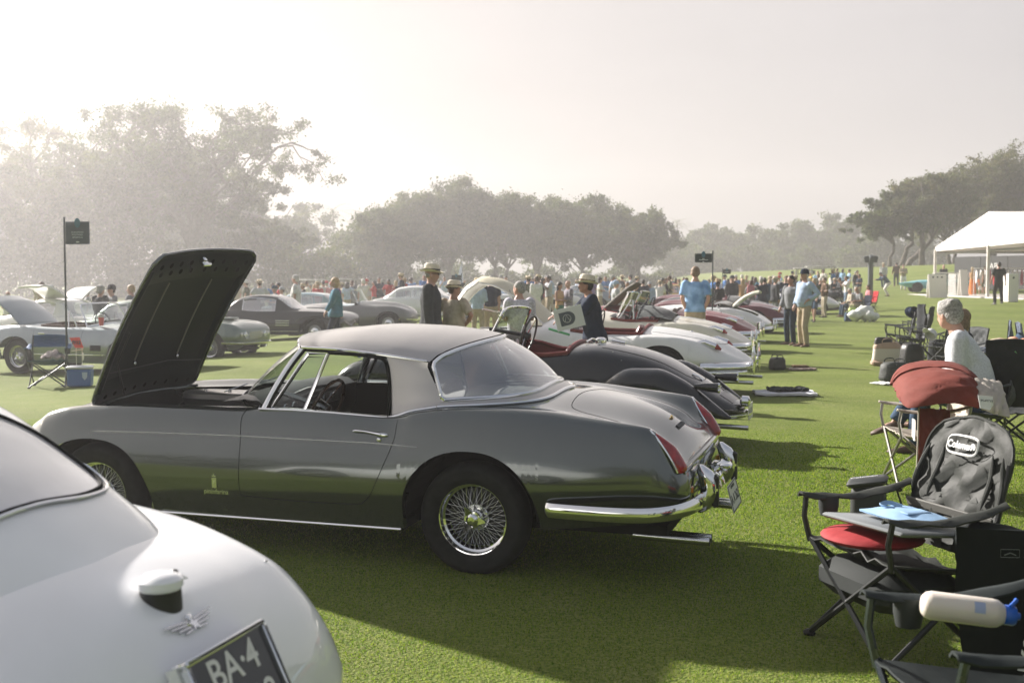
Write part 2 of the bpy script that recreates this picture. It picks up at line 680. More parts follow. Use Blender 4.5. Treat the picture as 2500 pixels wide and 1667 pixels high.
# ------------------------------------------------------------------ ground
def grass_material():
 m = bpy.data.materials.new('turf')
 m.use_nodes = True
 nt = m.node_tree
 b = nt.nodes['Principled BSDF']
 b.inputs['Roughness'].default_value = 0.9
 b.inputs['Specular IOR Level'].default_value = 0.15
 g = nt.nodes.new('ShaderNodeNewGeometry')
 def noise(sc, det=6, vec=None):
  n = nt.nodes.new('ShaderNodeTexNoise')
  n.inputs['Scale'].default_value = sc
  n.inputs['Detail'].default_value = det
  nt.links.new(vec or g.outputs['Position'], n.inputs['Vector'])
  return n
 n1, n2, n3 = noise(0.25, 4), noise(55, 5), noise(2.2, 5)
 def mix(f, a, bb, lo=.35, hi=.65):
  r = nt.nodes.new('ShaderNodeMapRange')
  r.inputs[1].default_value = lo; r.inputs[2].default_value = hi
  nt.links.new(f, r.inputs[0])
  x = nt.nodes.new('ShaderNodeMixRGB')
  nt.links.new(r.outputs[0], x.inputs[0])
  for k, q in ((1, a), (2, bb)):
   if isinstance(q, tuple): x.inputs[k].default_value = (*q, 1)
   else: nt.links.new(q, x.inputs[k])
  return x.outputs[0]
 big = mix(n1.outputs[0], (0.165, 0.200, 0.040), (0.205, 0.228, 0.058))
 mid = mix(n3.outputs[0], big, (0.245, 0.250, 0.090), .45, .85)
 fine = mix(n2.outputs[0], (0.075, 0.128, 0.015), mid, .3, .62)
 # faint mowing bands and paler, drier patches
 wv = nt.nodes.new('ShaderNodeTexWave'); wv.wave_type = 'BANDS'; wv.bands_direction = 'DIAGONAL'
 wv.inputs['Scale'].default_value = .16; wv.inputs['Distortion'].default_value = 1.2; wv.inputs['Detail'].default_value = 2
 nt.links.new(g.outputs['Position'], wv.inputs['Vector'])
 mb_ = nt.nodes.new('ShaderNodeMixRGB'); mb_.blend_type = 'MULTIPLY'; mb_.inputs[0].default_value = .16
 nt.links.new(fine, mb_.inputs[1]); nt.links.new(wv.outputs['Color'], mb_.inputs[2])
 n4 = noise(.9, 7)
 dry = mix(n4.outputs[0], mb_.outputs[0], (0.30, 0.27, 0.12), .66, .95)
 nt.links.new(dry, b.inputs['Base Color'])
 bp = nt.nodes.new('ShaderNodeBump')
 bp.inputs['Strength'].default_value = 0.8
 bp.inputs['Distance'].default_value = 0.03
 nt.links.new(n2.outputs[0], bp.inputs['Height'])
 nt.links.new(bp.outputs[0], b.inputs['Normal'])
 return m

M_TURF = grass_material()
def build_ground():
 u = np.linspace(-1, 1, 181)
 X = np.sinh(u * 5) / np.sinh(5) * 700
 v = np.linspace(0, 1, 221)
 Y = -90 + 0 * v
 Y = np.concatenate([np.linspace(-300, 2, 14), np.linspace(2.5, 40, 110), np.linspace(41, 140, 100), np.linspace(150, 900, 12)])
 XX, YY = np.meshgrid(X, Y)
 Z = gz(XX, YY)
 co = np.stack([XX, YY, Z], -1).reshape(-1, 3)
 a, b = XX.shape
 idx = np.arange(a * b).reshape(a, b)
 F = np.stack([idx[:-1, :-1], idx[:-1, 1:], idx[1:, 1:], idx[1:, :-1]], -1).reshape(-1, 4)
 me = bpy.data.meshes.new('ground')
 me.from_pydata(co.tolist(), [], F.tolist())
 me.materials.append(M_TURF)
 me.polygons.foreach_set('use_smooth', [True] * len(me.polygons))
 o = link('ground', me)
 setp(o, kind='structure')

def tri_mesh(name, co, tri, mats, mi=None, smooth=False, n=3):
 me = bpy.data.meshes.new(name)
 N = len(tri)
 me.vertices.add(len(co)); me.vertices.foreach_set('co', np.asarray(co, np.float32).ravel())
 me.loops.add(N * n); me.loops.foreach_set('vertex_index', np.asarray(tri, np.int32).ravel())
 me.polygons.add(N)
 me.polygons.foreach_set('loop_start', np.arange(0, N * n, n, dtype=np.int32))
 me.polygons.foreach_set('loop_total', np.full(N, n, np.int32))
 if not isinstance(mats, (list, tuple)): mats = [mats]
 for m in mats: me.materials.append(m)
 if mi is not None: me.polygons.foreach_set('material_index', np.asarray(mi, np.int32))
 if smooth: me.polygons.foreach_set('use_smooth', np.ones(N, bool))
 me.update(calc_edges=True)
 return me

def build_blades():
 """short turf standing on the near ground"""
 n = 430000
 y = 4.1 + (13.5 - 4.1) * NPR.rand(n) ** 0.85
 x = (NPR.rand(n) * 2 - 1) * (y * 0.445 + 0.3)
 k = np.clip(y / 6, .8, 1.7)
 h = (0.005 + 0.010 * NPR.rand(n)) * k ** .5 * np.clip((13.5 - y) / 4, .15, 1)
 w = (0.0018 + 0.0016 * NPR.rand(n)) * k
 a = NPR.rand(n) * 2 * np.pi
 lean = NPR.rand(n) * 0.9
 la = NPR.rand(n) * 2 * np.pi
 z = gz(x, y)
 dx, dy = np.cos(a) * w, np.sin(a) * w
 p0 = np.stack([x - dx, y - dy, z - .002], -1)
 p1 = np.stack([x + dx, y + dy, z - .002], -1)
 p2 = np.stack([x + np.cos(la) * h * lean, y + np.sin(la) * h * lean, z + h], -1)
 co = np.stack([p0, p1, p2], 1).reshape(-1, 3)
 tri = np.arange(n * 3).reshape(-1, 3)
 ms = [leafmat('blade_green', (0.125, 0.190, 0.018), .45), leafmat('blade_light', (0.215, 0.245, 0.045), .45), leafmat('blade_dark', (0.055, 0.105, 0.010), .45)]
 me = tri_mesh('grass', co, tri, ms, NPR.choice(3, n, p=[.5, .22, .28]))
 setp(link('grass', me), kind='stuff')

# ------------------------------------------------------------------ trees
TS = [1.0]
def leaf_set(cent, per, rad, size, rs):
 n = len(cent) * per
 c = np.repeat(np.asarray(cent), per, 0)
 r = np.repeat(np.asarray(rad), per)[:, None] if hasattr(rad, '__len__') else rad
 off = rs.randn(n, 3) * np.array([.55, .55, .40]) * r
 p = c + off
 u = rs.randn(n, 3); u /= np.linalg.norm(u, axis=1)[:, None]
 w = rs.randn(n, 3); w -= (w * u).sum(1)[:, None] * u; w /= np.linalg.norm(w, axis=1)[:, None]
 s = (size * (0.6 + .8 * rs.rand(n)))[:, None]
 co = np.stack([p - u * s, p + w * s * .45, p + u * s, p - w * s * .45], 1).reshape(-1, 3)
 return co

def branch_path(a, b, rs, n=5, wob=.08):
 a, b = np.array(a), np.array(b)
 L = np.linalg.norm(b - a)
 out = []
 for i in range(n + 1):
  t = i / n
  p = a + (b - a) * t
  p = p + rs.randn(3) * L * wob * math.sin(math.pi * t) + np.array([0, 0, L * .10 * math.sin(math.pi * t)])
  out.append(p)
 out[0], out[-1] = a, b
 return out

def make_tree(name, label, x, y, h, w, seed, trunks=1, fork=.28, dens=1.0, leaf=.2, lean=(0, 0), group=None, mats=None, flat=.62,
    low=.30, sub=3, cat='tree', shift=(0, 0), gaps=.0, z=None, limbs=7, clump=.85):
 rs = np.random.RandomState(seed)
 x, y, w, leaf, h = x * TS[0], y * TS[0], w * TS[0], leaf * TS[0] ** .7, (h - 1.7) * TS[0] + 1.7
 z0 = g1(x, y) if z is None else z
 root = empty(name, (x, y, z0), 0, label, cat, group)
 mt, ml = mats
 tb = MB()
 cent, rad = [], []
 for t in range(trunks):
  ang = rs.rand() * 6.28
  bx, by = (0, 0) if trunks == 1 else (math.cos(ang) * .5, math.sin(ang) * .5)
  ft = np.array([bx * 2.5 + lean[0], by * 2.5 + lean[1], h * fork * (0.85 + .3 * rs.rand())])
  r0 = h * .028 * (1 if trunks == 1 else .75)
  tr = branch_path((bx, by, -.2), ft, rs, 6, .04)
  tb.tube(tr, list(np.linspace(r0 * 1.25, r0 * .75, len(tr))), 9)
  for L in range(limbs):
   a = 6.28 * (L + rs.rand() * .8) / limbs
   rr = (w / 2) * (0.55 + .45 * rs.rand()) * (.8 if L % 2 else .55)
   zz = h * (low + (1 - low) * (0.45 + .40 * rs.rand()))
   if L == 0: rr *= .3; zz = h * .88
   tip = np.array([ft[0] * .6 + math.cos(a) * rr + shift[0], ft[1] * .6 + math.sin(a) * rr + shift[1], zz])
   bp = branch_path(ft, tip, rs, 6, .07)
   tb.tube(bp, list(np.linspace(r0 * .55, r0 * .16, len(bp))), 6, caps=False)
   for q in range(4 + sub):
    s = bp[2 + (q % 5)] if q % 5 + 2 < len(bp) else bp[-1]
    a2 = a + rs.randn() * 1.0
    r2 = w * (.12 + .16 * rs.rand())
    t2 = np.array(s) + np.array([math.cos(a2) * r2, math.sin(a2) * r2, h * (.10 * rs.randn() + .06)])
    # keep the crown inside its dome
    ex = np.array([(t2[0] - shift[0] - lean[0] * .6) / (w / 2), (t2[1] - shift[1] - lean[1] * .6) / (w / 2)])
    e = np.linalg.norm(ex)
    top = h * (flat + (1 - flat) * math.sqrt(max(0, 1 - min(e, 1) ** 2)))
    t2[2] = min(max(t2[2], h * low * (.85 + .5 * rs.rand())), top)
    b2 = branch_path(s, t2, rs, 4, .08)
    tb.tube(b2, list(np.linspace(r0 * .2, r0 * .06, len(b2))), 5, caps=False)
    for k in range(3):
     s3 = b2[2 + k]
     a3 = rs.rand() * 6.28
     r3 = w * .05 * (.5 + rs.rand())
     t3 = np.array(s3) + np.array([math.cos(a3) * r3, math.sin(a3) * r3, h * .035 * rs.randn() + .2])
     t3[2] = min(t3[2], top + h * .03)
     tb.tube([s3, (np.array(s3) + t3) / 2 + rs.randn(3) * .1, t3], [r0 * .07, r0 * .05, r0 * .02], 4, caps=False)
     if rs.rand() > gaps:
      cent.append(t3); rad.append(h * .052 * clump * (.6 + .8 * rs.rand()))
      m = (np.array(s3) + t3) / 2
      cent.append(m + rs.randn(3) * .2); rad.append(h * .04 * clump * (.6 + .8 * rs.rand()))
 tb.build('trunk', mt, root, True, 180)
 per = int(58 * dens)
 co = leaf_set(cent, per, np.array(rad), leaf * .86, rs)
 nq = len(co) // 4
 clump_tone = np.repeat(rs.randint(0, len(ml), len(cent)), per)
 stray = rs.rand(nq) < .25
 clump_tone[stray] = rs.randint(0, len(ml), stray.sum())
 me = tri_mesh('crown', co, np.arange(nq * 4).reshape(-1, 4), ml, clump_tone, n=4)
 c = link('crown', me, root)
 return root

def leafmat(name, col, tr=.35):
 m = bpy.data.materials.new(name)
 m.use_nodes = True
 nt = m.node_tree
 b = nt.nodes['Principled BSDF']
 b.inputs['Base Color'].default_value = (*col, 1)
 b.inputs['Roughness'].default_value = .6
 b.inputs['Specular IOR Level'].default_value = .08
 t = nt.nodes.new('ShaderNodeBsdfTranslucent')
 t.inputs['Color'].default_value = (col[0] * 1.6, col[1] * 1.7, col[2] * 1.0, 1)
 mx = nt.nodes.new('ShaderNodeMixShader')
 mx.inputs[0].default_value = tr
 out = nt.nodes['Material Output']
 nt.links.new(b.outputs[0], mx.inputs[1]); nt.links.new(t.outputs[0], mx.inputs[2]); nt.links.new(mx.outputs[0], out.inputs['Surface'])
 return m

BARK = mat('bark', (0.085, 0.072, 0.058), .9, noise=.3, nscale=4, bump=.6, bscale=9)
LEAF = [leafmat('leaf_dark', (0.040, 0.058, 0.020)), leafmat('leaf_mid', (0.060, 0.080, 0.026)), leafmat('leaf_olive', (0.078, 0.088, 0.034)), leafmat('leaf_deep', (0.030, 0.046, 0.018))]
LEAFL = [leafmat('leaf_light', (0.10, 0.125, 0.04)), leafmat('leaf_yellow', (0.12, 0.125, 0.045)), leafmat('leaf_fresh', (0.075, 0.10, 0.03))]
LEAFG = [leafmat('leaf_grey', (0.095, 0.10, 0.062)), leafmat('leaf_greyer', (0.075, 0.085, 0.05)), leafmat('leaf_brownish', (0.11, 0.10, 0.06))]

def make_palm(name, label, x, y, h, seed, group=None, fl=3.2):
 rs = np.random.RandomState(seed)
 x, y, h, fl = x * TS[0], y * TS[0], (h - 1.7) * TS[0] + 1.7, fl * TS[0]
 root = empty(name, (x, y, g1(x, y)), 0, label, 'palm tree', group)
 tb = MB(); tb.tube([(0, 0, 0), (.15, .1, h * .5), (0, 0, h)], [.28, .2, .17], 8)
 tb.build('trunk', BARK, root)
 fb = MB()
 for k in range(26):
  a = rs.rand() * 6.28; el = rs.rand() * 1.5 - .5
  pts = []
  for q in range(7):
   t = q / 6
   r = fl * t
   pts.append(np.array([math.cos(a) * r * math.cos(el * (1 - t)), math.sin(a) * r * math.cos(el * (1 - t)), h + math.sin(el) * r - 1.5 * t * t * fl * .35]))
  for q in range(6):
   d = pts[q + 1] - pts[q]
   sd = np.cross(d, (0, 0, 1)); sd = sd / (np.linalg.norm(sd) + 1e-6)
   for s in (-1, 1):
    for e in range(2):
     p = pts[q] + d * e / 2
     ln = .55 * (1 - abs(q / 6 - .4))
     fb.add([p, p + d * .18, p + sd * s * ln + d * .5 + np.array([0, 0, -.25 * ln])], [(0, 1, 2)])
 fb.build('crown', LEAFG, root, False)
 return root

def hedge(name, label, x0, x1, y, h, seed, mats, dens=1.0, leaf=.22, group=None, depth=3, cat='shrub', n=None):
 """a bush: short stems and a mound of leaves"""
 rs = np.random.RandomState(seed)
 x0, x1, y, leaf, h, depth = x0 * TS[0], x1 * TS[0], y * TS[0], leaf * TS[0] ** .7, (h - 1.7) * TS[0] + 1.7, depth * TS[0]
 n = n or int((x1 - x0) / TS[0] * h / TS[0] * 2.6 * dens) + 8
 xc = (x0 + x1) / 2
 root = empty(name, (xc, y, g1(xc, y)), 0, label, cat, group)

 cent = []
 for i in range(n):
  u = rs.rand() * 2 - 1
  hh = h * (.55 + .45 * math.sqrt(max(0, 1 - u * u))) * (.8 + .25 * math.sin(u * 7 + seed))
  cent.append((u * (x1 - x0) / 2, rs.randn() * depth * .35, hh * rs.rand() ** .7))
 sb = MB()
 for c in cent[:14]:
  sb.tube([(c[0] * .7, c[1] * .7, -.1), (c[0] * .9, c[1] * .8, c[2] * .5), c], [.07, .05, .02], 5, caps=False)
 setp(sb.build('stem', BARK, root), kind='stuff')
 co = leaf_set(cent, 60, h * .15 + .25, leaf, rs)
 nq = len(co) // 4
 me = tri_mesh('crown', co, np.arange(nq * 4).reshape(-1, 4), mats, rs.randint(0, len(mats), nq), n=4)
 link('crown', me, root)
 return root

def build_trees():
 T = lambda px, D: xat(px, D)
 G1, G2, G3, G4 = 'hazy oaks beyond the silver cars', 'round oaks in the middle distance', 'faint trees along the far edge of the green', 'oaks on the mound by the tent'
 # the tall hazy oaks
 TS[0] = 1.5
 make_tree('oak_tree', 'tall hazy oak with long branches reaching out over the small shrubs', T(470, 86), 86, 14.6, 18.5, 5, fork=.22, low=.26, dens=1.3, leaf=.16, group=G1, mats=(BARK, LEAF), limbs=11, sub=4, gaps=.15, clump=.8, shift=(1.0, 0))
 make_tree('oak_tree', 'tall hazy oak right behind the green flag sign', T(300, 90), 90, 15.2, 15, 12, fork=.25, low=.16, dens=1.1, leaf=.17, group=G1, mats=(BARK, LEAF), limbs=10, sub=4, gaps=.2, clump=.75)
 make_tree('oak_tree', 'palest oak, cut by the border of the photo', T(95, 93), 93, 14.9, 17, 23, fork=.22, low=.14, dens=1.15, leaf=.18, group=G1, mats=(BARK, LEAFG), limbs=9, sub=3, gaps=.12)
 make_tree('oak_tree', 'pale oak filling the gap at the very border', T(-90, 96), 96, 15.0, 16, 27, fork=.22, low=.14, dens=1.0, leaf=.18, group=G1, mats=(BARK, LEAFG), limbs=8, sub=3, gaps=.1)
 make_tree('oak_tree', 'slimmer oak filling the view between the two tallest oaks', T(385, 102), 102, 14.2, 14, 31, fork=.25, low=.12, dens=1.0, leaf=.2, group=G1, mats=(BARK, LEAF), limbs=8, sub=3, gaps=.05)
 make_tree('oak_tree', 'low dark oak behind the open engine lid', T(590, 99), 99, 8.2, 13, 33, fork=.2, low=.1, dens=1.1, leaf=.2, group=G1, mats=(BARK, LEAF), limbs=8, sub=3)
 for i, (a, b, D, h, lab) in enumerate([(-60, 190, 88, 6.8, 'dense dim shrubs below the palest oak'), (150, 330, 87, 6.2, 'dense dim shrubs behind the gullwing doors'), (290, 480, 89, 5.0, 'dim shrubs behind the two men by the silver roadster'),
          (580, 740, 94, 4.2, 'yellowish shrub behind the black hardtop roadster'), (700, 860, 97, 4.9, 'light green shrub behind the golf carts'), (820, 930, 101, 6.8, 'ragged shrub climbing beside the round oaks'), (440, 620, 96, 4.4, 'shrub hidden mostly by the open engine lid')]):
  hedge('shrub', lab, T(a, D), T(b, D), D, h, 40 + i, LEAFL if i in (3, 4, 6) else LEAF, leaf=.2, group='shrubs under the oaks')
 for i, (px, top, w) in enumerate([(-40, 400, 22), (120, 390, 20), (280, 380, 20), (430, 390, 20), (560, 430, 18), (690, 480, 16)]):
  D = 128 + 3 * (i % 2)
  make_tree('distant_tree', 'misty tree filling the gaps ' + ['at the very border', 'of the palest oak', 'behind the green flag sign', 'of the tallest oak', 'above the open engine lid', 'between the hazy oaks and the palm'][i], T(px, D), D, (HORIZ - top) / FPX * D + 1.7, w, 160 + i, fork=.2, low=.06, dens=1.0, leaf=.3, group='misty trees behind the hazy oaks', mats=(BARK, LEAF), limbs=8, sub=3, flat=.5, clump=1.3)
 make_palm('palm_tree', 'faint palm behind the hazy oaks', T(815, 150), 150, 10.5, 3, 'faint palms in the mist')
 make_palm('palm_tree', 'faint palm beside the end of the round oaks', T(1652, 190), 190, 8.5, 5, 'faint palms in the mist')
 make_palm('palm_tree', 'vine covered palm rising out of the ragged shrub', T(893, 108), 108, 7.6, 9, 'faint palms in the mist', fl=1.8)
 # the round oaks
 TS[0] = 1.25
 for i, (px, top, D, w, lab) in enumerate([(960, 500, 112, 7.5, 'first and lowest of the round oaks, next to the ragged shrub'), (1085, 442, 115, 11.5, 'highest of the round oaks'), (1215, 480, 113, 9.5, 'round oak behind the raised white bonnet'),
           (1330, 492, 116, 9.0, 'round oak behind the man with grey hair'), (1440, 500, 114, 9.0, 'round oak behind the man in the navy jacket'), (1545, 522, 112, 7.5, 'outermost round oak with a ragged drooping edge')]):
  h = (HORIZ - top) / FPX * D + 1.9
  make_tree('oak_tree', lab, T(px, D), D, h, w * 1.12, 60 + i, trunks=2, fork=.24, low=.20, dens=1.6, leaf=.16, group=G2, mats=(BARK, LEAF), limbs=8, sub=4, flat=.55, clump=1.15)
 for i, (a, b, D, h, lab) in enumerate([(880, 1010, 122, 5.5, 'dark bush under the lowest round oak'), (1010, 1200, 126, 3.6, 'dark bush between the trunks of the highest round oak'), (1180, 1420, 128, 3.0, 'long low bush behind the oak trunks'), (1400, 1640, 130, 3.0, 'low bush behind the outermost round oak')]):
  hedge('shrub', lab, T(a, D), T(b, D), D, h, 80 + i, LEAF, leaf=.22, group='bushes under the round oaks')
 # far edge
 TS[0] = 1.3
 for i, (px, top, D, w, lab) in enumerate([(1690, 560, 185, 13, 'faint tree behind the nearer black flag sign'), (1760, 552, 190, 12, 'faint tree behind the small middle flag sign'), (1850, 562, 185, 14, 'faint tree behind the crowd'), (1935, 556, 190, 13, 'faint tree behind the man in the navy cap'),
           (2010, 526, 180, 16, 'highest of the faint far trees'), (2095, 535, 185, 15, 'faint tree behind the loudspeaker post')]):
  h = (HORIZ - top) / FPX * D + 1.9
  make_tree('distant_tree', lab, T(px, D), D, h, w, 100 + i, fork=.25, low=.1, dens=1.1, leaf=.32, group=G3, mats=(BARK, LEAF), limbs=7, sub=3, flat=.5, clump=1.2, z=0)
 for i, (a, b, D, h, lab) in enumerate([(1600, 1760, 170, 4.4, 'misty bush behind the man in the palm leaf shirt'), (1740, 1900, 172, 4.2, 'misty bush behind the thickest part of the crowd'), (1880, 2080, 168, 4.0, 'misty bush behind the crowd near the loudspeaker post'), (2060, 2300, 160, 6.0, 'misty bush behind the mound')]):
  hedge('shrub', lab, T(a, D), T(b, D), D, h, 120 + i, LEAF, leaf=.3, group='misty bushes on the far edge')
 # oaks on the mound
 TS[0] = 1.22
 make_tree('oak_tree', 'small oak nearest the loudspeaker post with a low crown', T(2168, 92), 92, 4.7, 5.0, 140, fork=.42, low=.48, dens=1.2, leaf=.12, lean=(.5, 0), shift=(-1.9, 0), group=G4, mats=(BARK, LEAF), limbs=8, sub=3, gaps=.1)
 make_tree('oak_tree', 'leaning oak, second one from the loudspeaker post', T(2197, 94), 94, 6.2, 6.6, 141, fork=.32, low=.40, dens=1.3, leaf=.13, lean=(1.1, 0), shift=(-.9, 0), group=G4, mats=(BARK, LEAF), limbs=9, sub=4, gaps=.1)
 make_tree('oak_tree', 'oak with the strongest lean, its trunk pointing to the tent', T(2212, 95), 95, 7.2, 6.5, 142, fork=.3, low=.42, dens=1.2, leaf=.13, lean=(2.4, 0), shift=(1.3, 0), group=G4, mats=(BARK, LEAF), limbs=8, sub=4, gaps=.1)
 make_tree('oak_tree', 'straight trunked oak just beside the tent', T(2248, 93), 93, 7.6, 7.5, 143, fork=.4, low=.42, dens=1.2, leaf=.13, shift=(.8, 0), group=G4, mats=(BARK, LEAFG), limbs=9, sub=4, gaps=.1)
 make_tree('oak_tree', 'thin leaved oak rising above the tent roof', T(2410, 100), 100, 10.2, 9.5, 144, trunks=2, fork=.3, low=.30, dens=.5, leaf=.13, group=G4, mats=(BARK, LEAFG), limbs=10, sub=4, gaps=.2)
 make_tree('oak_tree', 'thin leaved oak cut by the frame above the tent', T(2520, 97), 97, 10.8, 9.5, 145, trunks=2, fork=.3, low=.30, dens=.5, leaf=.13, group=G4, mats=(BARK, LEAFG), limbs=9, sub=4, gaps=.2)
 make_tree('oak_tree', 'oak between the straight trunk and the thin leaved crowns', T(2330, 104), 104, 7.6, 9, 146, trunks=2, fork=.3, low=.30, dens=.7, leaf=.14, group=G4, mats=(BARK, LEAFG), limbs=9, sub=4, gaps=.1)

def build_woods():
 """unseen wood added behind the camera to darken what the paint and chrome mirror"""
 rs = np.random.RandomState(77)
 cent = []
 for k in range(330):
  a = math.radians(rs.uniform(178, 362))
  r = rs.uniform(48, 62)
  cent.append((math.cos(a) * r, math.sin(a) * r - 4, rs.uniform(.5, 10) * (.75 + .25 * math.sin(a * 9))))
 co = leaf_set(cent, 46, 1.9, .42, rs)
 n = len(co) // 4
 o = link('woods', tri_mesh('woods', co, np.arange(n * 4).reshape(-1, 4), LEAF, rs.randint(0, 4, n), n=4))
 setp(o, kind='stuff')

def build_haze():
 mb = MB()
 x0, x1, y0, y1, z0, z1 = -150, 150, -80, 262, -1.6, 24.5
 mb.add([(x0, y0, z0), (x1, y0, z0), (x1, y1, z0), (x0, y1, z0), (x0, y0, z1), (x1, y0, z1), (x1, y1, z1), (x0, y1, z1)],
   [(0, 3, 2, 1), (4, 5, 6, 7), (0, 1, 5, 4), (1, 2, 6, 5), (2, 3, 7, 6), (3, 0, 4, 7)])
 m = bpy.data.materials.new('morning_haze')
 m.use_nodes = True
 nt = m.node_tree
 nt.nodes.clear()
 o = nt.nodes.new('ShaderNodeOutputMaterial')
 v = nt.nodes.new('ShaderNodeVolumePrincipled')
 v.inputs['Color'].default_value = (0.95, 0.93, 0.94, 1)
 v.inputs['Density'].default_value = HAZE_D
 v.inputs['Anisotropy'].default_value = HAZE_G
 nt.links.new(v.outputs[0], o.inputs['Volume'])
 ob = mb.build('haze', m, None, False)
 setp(ob, kind='stuff')
HAZE_D, HAZE_G = 0.0016, 0.60
# ------------------------------------------------------------------ cars: shared parts
CHROME = mat('chrome', (0.86, 0.87, 0.88), 0.06, 1.0)
CHROME_D = mat('worn_chrome', (0.62, 0.63, 0.64), 0.2, 1.0)
RUBBER = mat('tyre_rubber', (0.018, 0.019, 0.019), 0.75, spec=.12, noise=.15, nscale=20)
BLACK = mat('black_gap', (0.008, 0.009, 0.009), 0.8, spec=.1)
DARKIN = mat('dark_lining', (0.016, 0.017, 0.016), 0.9, spec=.15)
def glass_mat(name, col=(0.9, 0.95, 0.93), a=0.25, rough=0.02):
 """window pane: mostly clear, with a sharp reflection"""
 m = bpy.data.materials.new(name)
 m.use_nodes = True
 nt = m.node_tree
 nt.nodes.clear()
 o = nt.nodes.new('ShaderNodeOutputMaterial')
 t = nt.nodes.new('ShaderNodeBsdfTransparent'); t.inputs[0].default_value = (*col, 1)
 g = nt.nodes.new('ShaderNodeBsdfGlossy'); g.inputs['Roughness'].default_value = rough
 g.inputs['Color'].default_value = (1, 1, 1, 1)
 lw = nt.nodes.new('ShaderNodeLayerWeight'); lw.inputs[0].default_value = .5; f = nt.nodes.new('ShaderNodeMath'); f.operation = 'POWER'; f.inputs[1].default_value = 4.0; nt.links.new(lw.outputs['Facing'], f.inputs[0])
 ad = nt.nodes.new('ShaderNodeMath'); ad.operation = 'ADD'; ad.inputs[1].default_value = a; ad.use_clamp = True
 mx = nt.nodes.new('ShaderNodeMixShader')
 nt.links.new(f.outputs[0], ad.inputs[0]); nt.links.new(ad.outputs[0], mx.inputs[0])
 nt.links.new(t.outputs[0], mx.inputs[1]); nt.links.new(g.outputs[0], mx.inputs[2])
 nt.links.new(mx.outputs[0], o.inputs['Surface'])
 return m
GLASS = glass_mat('window_glass', (0.80, 0.86, 0.84), 0.05)
GLASS_D = glass_mat('rear_window_glass', (0.66, 0.70, 0.69), 0.34, .03)
REDLENS = mat('red_lens', (0.30, 0.008, 0.012), 0.12, coat=1, noise=.25, nscale=30)
AMBER = mat('amber_lens', (0.5, 0.16, 0.02), 0.15, coat=1)
CLEARL = mat('headlamp_glass', (0.75, 0.78, 0.78), 0.12, metal=.6, coat=1)
LEA_RED = mat('red_leather', (0.17, 0.022, 0.020), .45, spec=.5, noise=.1, nscale=6)
LEA_TAN = mat('brown_leather', (0.10, 0.055, 0.035), .5, noise=.12, nscale=6)
LEA_BLK = mat('black_leather', (0.022, 0.022, 0.022), .42, spec=.5)
CARPET = mat('car_carpet', (0.03, 0.03, 0.03), .95)
CLOTHTOP = mat('black_soft_top', (0.022, 0.024, 0.026), .8, sheen=.2, bump=.3, bscale=14)
PLATE_W = mat('plate_white', (0.62, 0.63, 0.60), .4)
PLATE_B = mat('plate_black', (0.012, 0.015, 0.02), .3, coat=.5)
LET_W = mat('letter_white', (0.75, 0.75, 0.73), .45)
LET_D = mat('letter_dark', (0.03, 0.04, 0.05), .5)
WOODW = mat('steering_wood', (0.045, 0.022, 0.012), .25, coat=.6)

